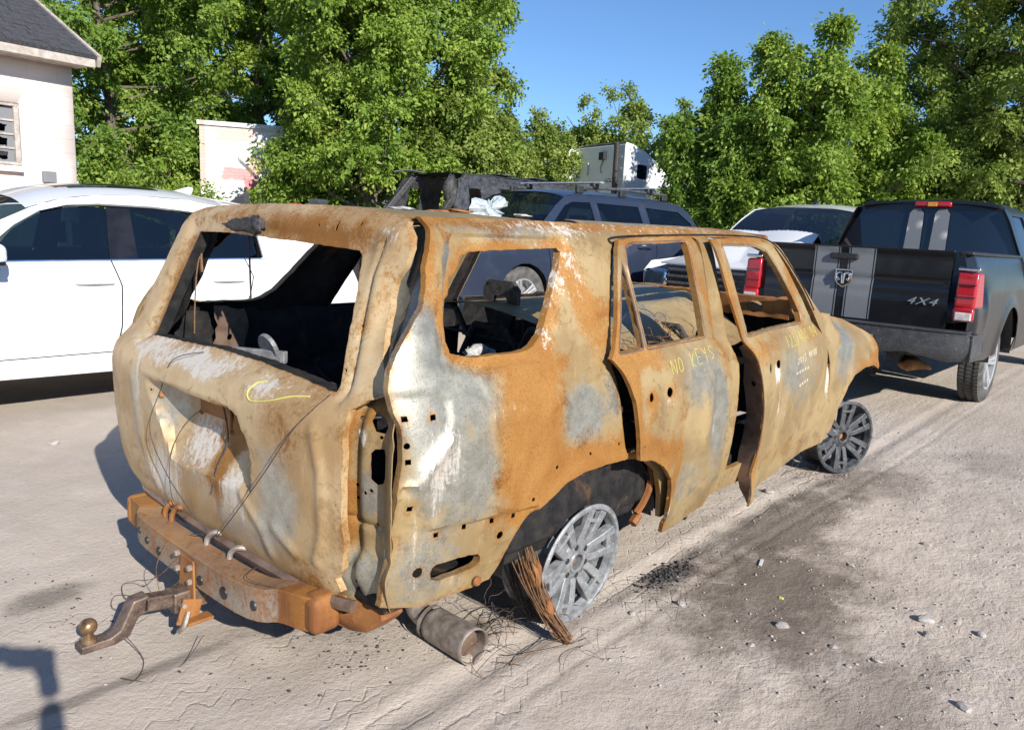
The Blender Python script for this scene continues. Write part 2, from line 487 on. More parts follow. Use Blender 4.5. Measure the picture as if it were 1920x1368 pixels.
def leafmat(name, c1, c2, c3):
    b = NB(name); at = b.n('Attribute', attribute_name='leafc').outputs['Fac']
    c = b.ramp(at, [(0, c1), (.55, c2), (1, c3)])
    di = b.n('BsdfPrincipled', {'Base Color': c, 'Roughness': .5, 'Specular IOR Level': .35})
    tl = b.n('BsdfTranslucent', {0: b.mix(.5, c, (.22, .30, .03))})
    mx = b.n('MixShader', {0: .45}); b.t.links.new(di.outputs[0], mx.inputs[1]); b.t.links.new(tl.outputs[0], mx.inputs[2])
    b.t.links.new(mx.outputs[0], b.out.inputs[0]); return b.m
M['leaf'] = leafmat('maple_leaves', (.14, .235, .035), (.265, .395, .060), (.45, .51, .10))
M['leaf2'] = leafmat('olive_leaves', (.14, .215, .040), (.27, .355, .07), (.43, .46, .11))
M['leaf3'] = leafmat('deep_green_leaves', (.11, .205, .032), (.22, .345, .055), (.38, .45, .09))

def ground_mat():
    b = NB('dusty_yard_dirt'); co = b.co
    sep = b.n('SeparateXYZ', {0: co}); X, Y = sep.outputs[0], sep.outputs[1]
    big = b.noise(.7, 5, .6); mid = b.noise(5, 6, .6); fine = b.noise(45, 5, .65); grit = b.noise(260, 2, .6)
    c = b.mix(b.ss(big, .3, .7), (.45, .378, .312), (.53, .455, .382))
    c = b.mix(b.ma('MULTIPLY', b.ss(mid, .45, .75), .5), c, (.57, .50, .44))
    c = b.mix(b.ma('MULTIPLY', b.ss(fine, .52, .72), .55), c, (.39, .33, .28))
    c = b.mix(b.ma('MULTIPLY', b.ss(grit, .66, .74), .5), c, (.17, .15, .13))
    # damp, oily patches beside the sill and the track
    def spot(cx, cy, rx, ry, amt, colr, c):
        dx = b.ma('DIVIDE', b.ma('SUBTRACT', X, cx), rx); dy = b.ma('DIVIDE', b.ma('SUBTRACT', Y, cy), ry)
        d = b.ma('SQRT', b.ma('ADD', b.ma('MULTIPLY', dx, dx), b.ma('MULTIPLY', dy, dy)))
        d = b.ma('ADD', d, b.ma('MULTIPLY', b.ma('SUBTRACT', mid, .5), 1.6))
        d = b.ma('ADD', d, b.ma('MULTIPLY', b.ma('SUBTRACT', fine, .5), .7))
        return b.mix(b.ma('MULTIPLY', b.ss(d, 1.25, .35), amt), c, colr)
    damp = (.155, .125, .10)
    c = spot(.85, -1.28, .75, .36, .9, damp, c)
    c = spot(1.6, -1.0, 1.1, .22, .85, damp, c)
    c = spot(.55, -1.55, .35, .22, .5, damp, c)
    c = spot(.30, -1.85, .45, .22, .5, damp, c)
    c = spot(2.8, -1.05, .45, .3, .6, damp, c)
    c = spot(.62, -.88, .17, .07, .95, (.045, .042, .045), c)
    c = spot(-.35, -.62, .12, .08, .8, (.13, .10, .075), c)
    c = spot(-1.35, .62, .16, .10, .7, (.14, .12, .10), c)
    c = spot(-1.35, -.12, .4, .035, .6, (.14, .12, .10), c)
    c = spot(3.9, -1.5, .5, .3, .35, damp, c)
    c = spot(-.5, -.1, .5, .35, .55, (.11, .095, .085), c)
    # tyre tread relief: zigzag ribs inside bands that run along the parked rows
    def ribs(angle, pitch_, zz, per, lo, hi, seed):
        v = b.map((1, 1, 1), (0, 0, angle)); s2 = b.n('SeparateXYZ', {0: v}); x, y = s2.outputs[0], s2.outputs[1]
        w = b.ma('ADD', y, b.ma('MULTIPLY', b.ma('PINGPONG', b.ma('ADD', x, b.ma('MULTIPLY', mid, .10)), per), zz))
        w = b.ma('ADD', w, b.ma('MULTIPLY', mid, .06))
        f = b.ma('PINGPONG', w, pitch_)
        line = b.ss(b.ma('ADD', f, b.ma('MULTIPLY', b.ma('SUBTRACT', fine, .5), pitch_ * .5)), pitch_ * .0, pitch_ * .22, 1, 0)
        yy = b.ma('ADD', y, b.ma('MULTIPLY', b.ma('SUBTRACT', big, .5), .12))
        m = b.ma('MULTIPLY', b.ss(yy, lo - .02, lo + .02), b.ss(yy, hi - .02, hi + .02, 1, 0))
        br = b.ss(b.noise(2.6 + seed, 3, .6), .47, .60)
        return b.ma('MULTIPLY', b.ma('MULTIPLY', line, m), br)
    r = ribs(.02, .036, .9, .055, -1.16, -.20, .1)
    r = b.ma('MAXIMUM', r, ribs(-.06, .045, .0, .05, -.95, -.66, .5))
    r = b.ma('MAXIMUM', r, ribs(.55, .04, .8, .05, -2.75, -2.2, .3))
    r = b.ma('MAXIMUM', r, ribs(.35, .045, .7, .06, -3.3, -2.85, .7))
    r = b.ma('MAXIMUM', r, ribs(.1, .04, .8, .05, .0, .35, .9))
    vor = b.n('TexVoronoi', {'Vector': co, 'Scale': 16, 'Randomness': 1}, feature='DISTANCE_TO_EDGE').outputs[0]
    clod = b.ma('MULTIPLY', b.ss(vor, .0, .12), b.ss(b.noise(1.3, 3, .6), .46, .6))
    right = b.ss(b.ma('SUBTRACT', b.ma('MULTIPLY', X, .35), Y), .9, 1.6)
    c = b.mix(b.ma('MULTIPLY', r, .16), c, (.22, .19, .165))
    h = b.ma('ADD', b.ma('MULTIPLY', mid, .45), b.ma('MULTIPLY', fine, .45))
    h = b.ma('ADD', h, b.ma('MULTIPLY', b.noise(120, 4, .7), .22))
    h = b.ma('ADD', h, b.ma('MULTIPLY', grit, .14))
    h = b.ma('ADD', h, b.ma('MULTIPLY', b.ma('MULTIPLY', clod, right), .10))
    h = b.ma('ADD', h, b.ma('MULTIPLY', b.noise(19, 5, .62, vec=b.map((1, 1.5, 1)), dist=.2), b.ma('MULTIPLY_ADD', right, .55, .10)))
    h = b.ma('SUBTRACT', h, b.ma('MULTIPLY', r, .28))
    return b.pbr(c, .95, 0, b.bump(h, .75, .015), .12)
M['ground'] = ground_mat()
# ------------------------------------------------------------------ the yard: one sheet out to the horizon
def gz(x, y): return .26 * sst(2.5, 4.2, y) * sst(2.5, 5.0, x)
def gheight(x, y):
    near = np.exp(-((np.asarray(x) - .3) ** 2 + (np.asarray(y) + 1) ** 2) / 60)
    h = gz(x, y) + near * (.028 * fbm(x, y, .8, 3, 2) + .012 * fbm(x, y, 5, 3, 4) + .010 * fbm(x, y, 14, 2, 6) * sst(.4, 1.6, np.asarray(x) * .35 - np.asarray(y)))
    # the rut the bare rim cut, and a second one from an earlier car
    for yc, w, dp in ((-.82, .05, .009), (-1.03, .016, .007), (-.36, .10, .003), (.62, .10, .003)):
        yy = np.asarray(y) - yc - .02 * np.sin(np.asarray(x) * 1.3) - .03 * fbm(x, y, 2.5, 2, 9)
        h = h - near * dp * np.exp(-(yy / w) ** 2) + near * dp * .5 * np.exp(-((np.abs(yy) - w * 1.7) / (w * .6)) ** 2)
    return h
def axis(lo, hi, step, far, n=60):
    core = np.arange(lo, hi, step); g = np.geomspace(step, far, n).cumsum(); g = g * (far / g[-1])
    return np.concatenate([(lo - g)[::-1], core, hi + g])
gx = axis(-2.4, 3.6, .022, 400, 70); gy = axis(-2.9, 1.7, .022, 400, 70)
GX, GY = np.meshgrid(gx, gy)
GZ = gheight(GX, GY)
nx, ny = len(gx), len(gy)
idx = np.arange(nx * ny).reshape(ny, nx)
F = np.stack([idx[:-1, :-1], idx[:-1, 1:], idx[1:, 1:], idx[1:, :-1]], -1).reshape(-1, 4)
ground = link('ground', mesh_np('ground', np.stack([GX.ravel(), GY.ravel(), GZ.ravel()], 1), F), M['ground'])
tag(ground, 'pale dusty dirt yard with tyre tracks', 'ground', kind='structure')
def gh1(x, y): return float(gheight(np.array([x]), np.array([y]))[0])
# ------------------------------------------------------------------ the burnt-out SUV (x forward, y left, right flank towards the camera)
PZ = np.array([.10, .30, .42, .55, .70, .82, .90, .96, 1.05, 1.20, 1.35, 1.42, 1.455, 1.475, 1.49])
PY = np.array([.84, .895, .918, .932, .940, .936, .925, .908, .875, .815, .755, .722, .695, .665, .62])
def ysm(z):
    z = np.asarray(z, float); return sum(np.interp(z + d, PZ, PY) for d in (-.03, -.015, 0, .015, .03)) / 5
def yside(x, z):
    x = np.asarray(x, float); z = np.asarray(z, float); y = ysm(z)
    t = np.clip((-.45 - x) / .52, 0, None); y = y - .045 * t ** 2 - .20 * np.clip(t - .62, 0, None) ** 2.2 * 2.2
    t = np.clip((x - 2.3) / 1.0, 0, None); y = y - .06 * t ** 2 - .25 * np.clip(t - .78, 0, None) ** 2 * 4
    y = y + .012 * np.exp(-((x) / .42) ** 2 - ((z - .62) / .16) ** 2) + .012 * np.exp(-((x - 2.79) / .42) ** 2 - ((z - .62) / .16) ** 2)
    return y
TZ = np.array([.15, .30, .36, .45, .60, .75, .85, .90, .94, .97, 1.05, 1.2, 1.35, 1.42, 1.46, 1.48, 1.51])
TX = np.array([.93, .955, .985, 1.005, 1.015, 1.02, 1.02, 1.01, .985, .945, .91, .85, .79, .765, .74, .705, .66])
def xrear(y, z):
    z = np.asarray(z, float); o = sum(np.interp(z + d, TZ, TX) for d in (-.02, -.01, 0, .01, .02)) / 5
    y = np.asarray(y, float); a = np.abs(y) / .80
    return -o + np.where(y > 0, .018 * a ** 2 + .30 * np.clip(a - .90, 0, None) ** 2, .035 * a ** 2 + .30 * np.clip(a - .62, 0, None) ** 2)

wreck = empty('burnt_suv', 'burnt-out rusty tan SUV shell without glass or tyres, doors ajar', 'car')
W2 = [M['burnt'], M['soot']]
QWIN = [(-.549, 1.364), (-.509, 1.376), (-.409, 1.381), (-.079, 1.394), (-.064, 1.381), (-.094, 1.329), (-.133, 1.285), (-.202, 1.197),
        (-.27, 1.117), (-.327, 1.081), (-.36, 1.071), (-.397, 1.069), (-.477, 1.069), (-.612, 1.07), (-.685, 1.086), (-.694, 1.121),
        (-.686, 1.168), (-.661, 1.24), (-.642, 1.252), (-.623, 1.298), (-.595, 1.314), (-.566, 1.348)]
QREAR = [(-.653, 1.476), (-.655, 1.435), (-.682, 1.389), (-.715, 1.33), (-.729, 1.281), (-.755, 1.231), (-.796, 1.192), (-.834, 1.146),
         (-.87, 1.1), (-.895, 1.058), (-.911, 1.001), (-.904, .945), (-.893, .909), (-.893, .836), (-.9, .784), (-.909, .717), (-.911, .607),
         (-.906, .558), (-.912, .51), (-.922, .427), (-.921, .371)]
QBOT = [(-.86, .36), (-.791, .347), (-.693, .352), (-.614, .349), (-.533, .356), (-.509, .385), (-.468, .458), (-.426, .515), (-.379, .56),
        (-.303, .593), (-.245, .625), (-.15, .645), (-.024, .646), (.102, .641), (.24, .615), (.38, .53), (.45, .40), (.49, .30)]
TOPR = [(2.3, .30), (2.32, .95), (2.114, 1.064), (2.049, 1.124), (1.952, 1.239), (1.85, 1.37), (1.80, 1.43), (1.70, 1.47), (1.4, 1.484),
        (.7, 1.486), (0, 1.484), (-.4, 1.480)]
ROPEN = [(.11, .662), (.095, .735), (.065, .929), (.055, .979), (.075, 1.05), (.115, 1.14), (.17, 1.25), (.23, 1.365), (.27, 1.415), (.32, 1.432),
         (.93, 1.452), (.95, 1.44), (.84, 1.03), (.90, .5), (.88, .40), (.55, .40), (.48, .50), (.38, .60), (.25, .655)]
FOPEN = [(1.06, 1.456), (1.43, 1.460), (1.66, 1.454), (1.755, 1.42), (1.85, 1.32), (1.955, 1.19), (2.0, 1.09), (2.04, 1.0), (2.15, .8), (2.2, .5),
         (2.15, .40), (1.02, .40), (1.03, .9), (.96, 1.02)]
LAMPP = [(-.908, .99), (-.769, .991), (-.737, .967), (-.733, .937), (-.746, .865), (-.763, .849), (-.866, .745), (-.895, .754), (-.892, .905), (-.91, .947)]
SEAM = [(-.863, .738), (-.844, .71), (-.823, .622), (-.8, .6), (-.656, .59), (-.407, .575), (-.365, .576)]
LOWER = SEAM + [(-.40, .52), (-.46, .45), (-.5, .36), (-.53, .33), (-.93, .33), (-.93, .55), (-.90, .74)]
SLOT = [(-.79, .467), (-.757, .479), (-.608, .472), (-.593, .449), (-.596, .428), (-.64, .422), (-.779, .418)]
WIN_RIM = [(-.60, 1.425), (-.02, 1.435), (-.03, 1.38), (-.16, 1.20), (-.25, 1.08), (-.33, 1.035), (-.62, 1.03), (-.74, 1.05), (-.73, 1.16), (-.66, 1.33)]

def flank_bumps(x, z):
    o = .0030 * fbm(x, z, 2.6, 2, 21)
    o = o - .016 * sst(.003, -.009, sdist(x, z, WIN_RIM))                        # recessed window surround
    o = o - .007 * sst(.004, -.006, sdist(x, z, LAMPP))                          # lamp seat
    o = o - .013 * sst(.003, -.009, sdist(x, z, LOWER))                          # bumper mounting area
    o = o - .012 * np.exp(-((x + .17) / .12) ** 2 - ((z - .82) / .09) ** 2)      # soft dents behind the door
    o = o + .009 * np.exp(-((x + .09) / .09) ** 2 - ((z - .97) / .07) ** 2)
    d = pdist(x, z, [(-.27, 1.01), (-.2, .955), (-.1, .94), (-.02, .955), (.04, .99)], False)
    o = o - .006 * np.exp(-(d / .009) ** 2)
    d = pdist(x, z, [(-.60, 1.02), (-.57, .93), (-.58, .80), (-.57, .70)], False)
    o = o + .005 * np.exp(-(d / .012) ** 2)
    d = pdist(x, z, [(-.87, .70), (-.83, .78), (-.75, .86)], False)
    o = o + .012 * np.exp(-(d / .022) ** 2)
    dq = pdist(x, z, [(-.36, .57), (-.30, .60), (-.245, .632), (-.15, .652), (-.02, .655), (.1, .65)], False)
    o = o + .010 * np.exp(-(dq / .03) ** 2)                                      # wheel arch lip
    o = o + .010 * np.exp(-((x + .80) / .06) ** 2) * sst(1.0, 1.15, z) * sst(1.4, 1.2, z)
    return o
ZQ = zoner([(0, -.40, .86, .17, .20, .95), (0, -.38, .66, .16, .12, .7), (0, -.33, 1.02, .16, .07, .55), (0, .0, 1.14, .10, .18, .65), (0, -.06, 1.30, .06, .14, .45),
            (0, -.15, .67, .35, .05, .75), (0, -.30, .55, .2, .06, .6), (0, -.72, 1.40, .10, .05, .45), (0, -.05, .74, .15, .05, .4),
            (1, -.82, .86, .10, .20, .85), (1, -.14, .84, .12, .11, .95), (1, -.66, .72, .14, .13, .8), (1, -.72, 1.05, .2, .10, .55), (1, .05, .90, .06, .12, .6),
            (1, -.80, .46, .16, .13, .65), (1, -.3, 1.45, .35, .05, .6), (1, -.80, 1.18, .08, .12, .7), (1, -.62, .93, .13, .09, .5),
            (2, -.78, .79, .07, .14, .6), (2, -.85, .55, .04, .16, .3), (2, -.53, .90, .12, .05, .28), (2, -.68, .43, .2, .05, .2), (2, -.02, 1.32, .05, .14, .38),
            (2, -.12, 1.45, .3, .03, .35), (2, -.26, 1.10, .02, .05, .4), (2, -.12, 1.26, .03, .10, .35), (2, .6, 1.47, 1.0, .03, .30),
            (1, .9, 1.47, .9, .03, .3), (0, 1.2, 1.45, .6, .012, .5), (0, -.35, 1.46, .4, .02, .4), (0, .5, 1.47, .6, .02, .45), (0, -.72, 1.28, .05, .12, .4)])
_zq = ZQ
def ZQ(u, v):
    z = _zq(u, v); dw = pdist(u, v, QWIN)
    z[:, 0] += .62 * np.exp(-(dw / .045) ** 2) * (.55 + 1.2 * fbm(u, v, 5, 2, 77)); z[:, 2] += .35 * np.exp(-(dw / .03) ** 2) * sst(-.35, -.15, u); return z
holesq = [QWIN, ROPEN, FOPEN, chaikin(SLOT, 1)]
for (hx, hz), r in zip([(-.879, .928), (-.795, .924), (-.878, .854), (-.879, .808), (-.87, .672), (-.78, .575), (-.678, .575), (-.564, .567), (-.467, .56),
                        (-.395, .60), (-.288, .689), (-.106, .702), (.066, .705), (-.518, .506), (-.829, .468)],
                       [.008, .008, .009, .008, .008, .008, .008, .008, .008, .007, .007, .006, .006, .014, .016]):
    holesq.append([(hx - r, hz - r), (hx + r, hz - r), (hx + r, hz + r), (hx - r, hz + r)] if r == .008 else circ((hx, hz), r, 10))
def body_right(x, z): return np.stack([x, -(yside(x, z) + flank_bumps(x, z)), z], 1)
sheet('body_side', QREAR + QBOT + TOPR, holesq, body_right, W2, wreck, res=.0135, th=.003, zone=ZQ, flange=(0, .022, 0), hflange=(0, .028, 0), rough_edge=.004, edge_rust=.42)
# far flank: same pressing, seen from inside
def body_left(x, z): return np.stack([x, yside(x, z) + .6 * flank_bumps(x, z), z], 1)
sheet('body_side', QREAR + QBOT + TOPR, [QWIN, ROPEN, FOPEN], body_left, W2, wreck, res=.03, th=.004, zone=zoner([(1, -.6, .9, .3, .3, .4)], (.1, 0, 0, 0)), flip=True,
      flange=(0, -.03, 0), hflange=(0, -.04, 0), rough_edge=.004)
# bolt in the lower corner of the quarter
MB().lathe([(0, .006), (.012, .006), (.016, .001), (.016, -.004)], 12, Matrix.Translation((-.601, -.905, .375)) @ Matrix.Rotation(math.pi / 2, 4, 'X')).build('bolt', M['rust'], wreck)

# --- doors
HF, TF, HR, TR = 2.15, math.tan(math.radians(3.2)), 1.05, math.tan(math.radians(3.5))
RD = [(-.007, 1.02), (.005, 1.016), (.036, .953), (.075, .874), (.099, .77), (.116, .648), (.217, .626), (.32, .577), (.415, .501), (.45, .369), (.487, .238),
      (.70, .234), (.932, .232), (1.05, .307), (1.019, .45), (1.05, .578), (1.049, .702), (1.031, .883), (1.003, .97), (.935, 1.022), (.885, 1.03), (.915, 1.20), (.935, 1.35), (.92, 1.452),
      (.6, 1.446), (.33, 1.436), (.26, 1.428), (.225, 1.40), (.16, 1.28), (.09, 1.14), (.03, 1.05)]
RDH1 = [(.262, 1.33), (.29, 1.40), (.35, 1.414), (.828, 1.43), (.806, 1.327), (.786, 1.192), (.755, 1.04), (.255, 1.037), (.262, 1.2)]
RDH2 = [(.225, 1.345), (.236, 1.2), (.232, 1.037), (.05, 1.035), (.11, 1.13), (.17, 1.245)]
def rdoor_b(u, v):
    o = np.clip(HR - u, 0, None) * TR
    low = sst(1.03, .96, v)
    o = o + low * (.0035 * fbm(u, v, 2.5, 2, 31) - .013 * np.exp(-((u - .80) / .05) ** 2 - ((v - .72) / .14) ** 2) + .012 * np.exp(-((u - .70) / .05) ** 2 - ((v - .70) / .2) ** 2))
    o = o - low * .02 * sst(.90, 1.06, u)                                     # front edge rolled in
    o = o - .010 * np.exp(-((u - .33) / .045) ** 2 - ((v - .855) / .04) ** 2)
    d = pdist(u, v, [(.13, .62), (.23, .60), (.34, .55), (.43, .46), (.46, .33)], False)
    o = o + .014 * np.exp(-(d / .03) ** 2) + .008 * sst(.16, .09, u) * low
    o = o - .02 * sst(.40, .24, v) * sst(.5, .9, u)
    d = pdist(u, v, [(.62, .50), (.70, .40), (.80, .36)], False); o = o + .006 * np.exp(-(d / .02) ** 2)
    return o - .012 * (1 - low)
def rdoor(u, v): return np.stack([u, -(yside(u, v) + rdoor_b(u, v)), v], 1)
ZRD = zoner([(0, .08, .85, .06, .3, .75), (0, .2, .99, .18, .05, .6), (0, .30, .60, .14, .10, .8), (0, .45, .80, .10, .2, .3), (0, .9, .9, .08, .1, .35), (0, .47, .45, .04, .2, .6), (0, .16, .70, .1, .1, .5), (0, .22, .84, .05, .05, .5),
             (1, .62, .88, .2, .14, .62), (1, .82, .72, .07, .18, .95), (1, .6, .45, .2, .12, .5), (1, .9, .5, .1, .2, .4), (2, .80, .68, .025, .12, .55), (2, .36, .83, .05, .03, .4), (2, .47, .35, .02, .1, .5),
             (0, .3, 1.42, .6, .02, .5), (0, .86, 1.2, .05, .2, .6), (2, .2, 1.3, .04, .1, .3)])
def slot_hole(c, r): return circ(c, r, 12, r * 1.15)
sheet('rear_door', RD, [RDH1, RDH2, slot_hole((.205, .865), .016), slot_hole((.362, .862), .017)] + [circ(c, .005, 6) for c in ((.14, .69), (.155, .69), (.42, .42), (.45, .30), (.46, .62))],
      rdoor, W2, wreck, res=.0135, zone=ZRD, flange=(0, .018, 0), hflange=(0, .03, 0), rough_edge=.005, edge_rust=.45)
FD = [(1.012, 1.004), (1.082, .915), (1.143, .769), (1.18, .642), (1.189, .482), (1.158, .322), (1.150, .208), (1.202, .218), (1.574, .267), (1.952, .311), (2.144, .337), (2.22, .403), (2.233, .531),
      (2.2, .662), (2.123, .82), (2.083, .929), (2.004, 1.003), (1.955, 1.03), (1.90, 1.15), (1.80, 1.305), (1.70, 1.425), (1.575, 1.458), (1.3, 1.458), (1.035, 1.450), (.975, 1.445), (.985, 1.2)]
FDH = [(1.07, 1.42), (1.442, 1.42), (1.583, 1.395), (1.658, 1.313), (1.749, 1.191), (1.799, 1.092), (1.789, 1.041), (1.332, 1.037), (1.075, 1.025)]
def fdoor_b(u, v):
    low = sst(1.02, .95, v)
    o = np.clip(HF - u, 0, None) * TF - .012 * (1 - low)
    o = o + low * (.005 * fbm(u, v, 2.6, 2, 41))
    o = o + .05 * sst(.40, .22, v) * sst(1.40, 1.16, u)                       # lower rear corner curls out
    o = o + .012 * sst(1.30, 1.18, u) * low
    o = o - .010 * np.exp(-((u - 1.33) / .05) ** 2 - ((v - .865) / .045) ** 2)
    o = o - .012 * np.exp(-((u - 2.14) / .03) ** 2 - ((v - .74) / .16) ** 2)
    return o
def fdoor(u, v): return np.stack([u, -(yside(u, v) + fdoor_b(u, v)), v], 1)
ZFD = zoner([(0, 1.15, .95, .1, .08, .5), (0, 1.9, .98, .15, .05, .4), (0, 1.6, .40, .4, .08, .35), (0, 1.35, .96, .14, .05, .35), (0, 1.20, .4, .05, .2, .4), (1, 1.75, .75, .3, .2, .45), (1, 1.5, .85, .2, .15, .4), (2, 2.14, .72, .03, .13, .85), (2, 1.36, .83, .05, .07, .75),
             (2, 1.45, .62, .15, .1, .28), (0, 1.3, 1.44, .5, .02, .6), (0, 1.02, 1.2, .04, .25, .5), (0, 1.8, 1.2, .06, .2, .55)])
sheet('front_door', FD, [FDH, slot_hole((1.232, .868), .020), slot_hole((1.365, .872), .019)], fdoor, W2, wreck, res=.0145, zone=ZFD, flange=(0, .012, 0), hflange=(0, .03, 0), rough_edge=.005, edge_rust=.3)
# shut face of the front door, a brown steel return that faces the rear
DF = [(0, 1.0), (.07, .97), (.115, .80), (.10, .62), (.105, .45), (.07, .28), (.0, .21)]
def shut(u, v):
    xr = np.interp(v, [.208, .322, .482, .642, .769, .915, 1.004], [1.152, 1.158, 1.189, 1.18, 1.143, 1.082, 1.015])
    return np.stack([xr + .25 * u, -(yside(xr, v) + fdoor_b(xr, v)) + .003 + u * .95, v], 1)
sheet('shut_face', DF, [circ((.055, .80), .014, 12)], shut, M['brown_plate'], wreck, res=.02, th=.002, flip=False)

# doors of the far flank, shut
sheet('rear_door', [(u, v) for u, v in RD[:20]] + [(.88, 1.03), (0, 1.025)], [], lambda u, v: np.stack([u, yside(u, v) + .004, v], 1), W2, wreck, res=.05, flip=True, zone=zoner([(1, .5, .8, .3, .2, .5)]))
sheet('front_door', [(1.06, 1.0)] + FD[1:17] + [(1.9, 1.03), (1.06, 1.03)], [], lambda u, v: np.stack([u, yside(u, v) + .004, v], 1), W2, wreck, res=.05, flip=True, zone=zoner([(1, 1.5, .8, .3, .2, .5)]))

# glass channels round the door windows and the drip groove under the roof rail
for nm, P_, fn_ in (('glass_channel', RDH1, rdoor), ('glass_channel', RDH2, rdoor), ('glass_channel', FDH, fdoor)):
    Q_ = np.array(rcorner(P_, .02, 3)); c_ = Q_.mean(0); Q_ = c_ + (Q_ - c_) * 1.035; X3 = fn_(Q_[:, 0], Q_[:, 1]); X3[:, 1] += .002
    MB().tube([Vector(v) for v in X3], .0045, 5, closed=True).build(nm, M['brown_plate'], wreck, smooth=True)
dg = np.array(catmull([(.255, 1.41), (.30, 1.438), (.95, 1.461), (1.43, 1.468), (1.67, 1.462), (1.765, 1.428), (1.86, 1.33), (1.965, 1.198), (2.02, 1.09)], 6)); X3 = body_right(dg[:, 0], dg[:, 1]); X3[:, 1] -= .001
MB().tube([Vector(v) for v in X3], .0055, 5).build('drip_groove', M['soot'], wreck, smooth=True)

# --- front fender and nose
FE = [(2.107, 1.070), (2.287, 1.052), (2.631, 1.0), (2.945, .888), (3.12, .79), (3.21, .68), (3.18, .60), (3.15, .61), (3.13, .658), (2.95, .705), (2.744, .714), (2.542, .686), (2.457, .631), (2.40, .548),
      (2.395, .465), (2.38, .368), (2.30, .33), (2.235, .40), (2.247, .535), (2.215, .668), (2.137, .825), (2.098, .935), (2.06, 1.0)]
def fend(u, v):
    o = .006 * fbm(u, v, 4, 3, 51) + .014 * np.exp(-(pdist(u, v, [(2.42, .55), (2.47, .64), (2.55, .70), (2.75, .728), (2.95, .72), (3.14, .67)], False) / .035) ** 2)
    top = sst(.86, 1.06, v) * sst(2.2, 2.5, u) * .10 + .16 * sst(.62, .95, (v - .55) * 1.2 + (u - 2.6) * .55)
    return np.stack([u, -(yside(u, v) + o - top), v], 1)
sheet('front_fender', FE, [circ((3.02, .70), .008, 8), circ((3.10, .675), .008, 8)], fend, W2, wreck, res=.016, zone=zoner([(0, 3.05, .72, .14, .08, .75), (0, 2.75, .74, .3, .04, .4), (1, 2.4, .85, .2, .2, .75), (2, 2.3, .9, .05, .15, .35), (0, 3.0, .86, .1, .05, .5)]),
      flange=(0, .03, 0), rough_edge=.004, edge_rust=.4)
sheet('front_fender', FE, [], lambda u, v: fend(u, v) * np.array([1, -1, 1]), W2, wreck, res=.03, flip=True, zone=zoner([(1, 2.5, .8, .4, .2, .4)]))
def hood(u, v): return np.stack([u, v, 1.085 - .05 * (u - 2.2) - .14 * np.clip(u - 2.4, 0, 1) ** 2 - .05 * (v / .7) ** 2 + .05 * np.exp(-((u - 2.25) / .12) ** 2) * fbm(u, v, 5, 2, 3) * 3 - .09 * np.exp(-((u - 2.75) / .3) ** 2 - (v / .45) ** 2)], 1)
sheet('hood', [(2.13, -.74), (2.6, -.74), (2.95, -.68), (3.12, -.5), (3.16, 0), (3.12, .5), (2.95, .68), (2.6, .74), (2.13, .74), (2.2, .3), (2.16, 0), (2.2, -.35)], [], hood, W2, wreck, res=.04,
      zone=zoner([(0, 2.5, 0, .4, .5, .4), (1, 2.8, -.3, .2, .3, .5)]), rough_edge=.02)
# curled edge of the cowl sticking up behind the fender
sheet('cowl_flap', [(0, 0), (.30, .02), (.34, .05), (.28, .10), (.10, .13), (0, .10)], [], lambda u, v: np.stack([2.10 + u, -.70 + v * 1.5, 1.09 + .02 * np.sin(u * 9) + .03 * u + .012 * np.sin(v * 90)], 1),
      [M['rust'], M['soot']], wreck, res=.012, zone=zoner([(0, .2, .06, .3, .3, .6)]), rough_edge=.01)
b = MB(); b.box((2.20, 0, .72), (.05, 1.56, .62)); b.build('firewall', M['soot'], wreck, bevel=.01)
def cowl(u, v): return np.stack([2.02 + .06 * (1.14 - v) + .04 * fbm(u, v, 6, 2, 9), u, v + .012 * fbm(u, v, 9, 2, 3)], 1)
sheet('dash_panel', [(-.72, 1.02), (.72, 1.02), (.72, 1.13), (.2, 1.14), (-.3, 1.135), (-.72, 1.13)], [circ((-.52, 1.075), .05, 14, .035), circ((.5, 1.075), .05, 14, .035)], cowl, [M['rust'], M['soot']], wreck, res=.025,
      zone=zoner([(1, 0, 1.02, .8, .03, .5)], (.3, 0, 0, 0)), flip=True, flange=(.12, 0, 0), rough_edge=.01)

# --- roof: the rear third still stands, the rest has dropped into the cabin
def roof(u, v):
    w = .665
    z = 1.474 + .030 * (1 - np.abs(v / w) ** 2.4) - .012 * sst(-.60, -.69, u) + .012 * fbm(u, v, 4, 3, 61) + .006 * fbm(u, v, 14, 2, 63)
    z = z - .05 * sst(.0, .30, u) * (1 - (v / w) ** 4)
    return np.stack([u, v, z], 1)
ZR = zoner([(0, -.3, .2, .2, .2, .5), (0, 0, -.45, .2, .1, .4), (1, -.3, -.3, .3, .2, .6), (2, 0, 0, .4, .3, .4), (2, -.1, -.4, .3, .1, .4)])
sheet('roof', [(-.66, -.60), (-.64, -.655), (.26, -.660), (.22, -.45), (.30, -.2), (.20, .05), (.28, .3), (.22, .5), (.26, .660), (-.64, .655), (-.66, .60), (-.67, 0)], [], roof, W2, wreck, res=.022, zone=ZR, rough_edge=.012, edge_rust=.5)
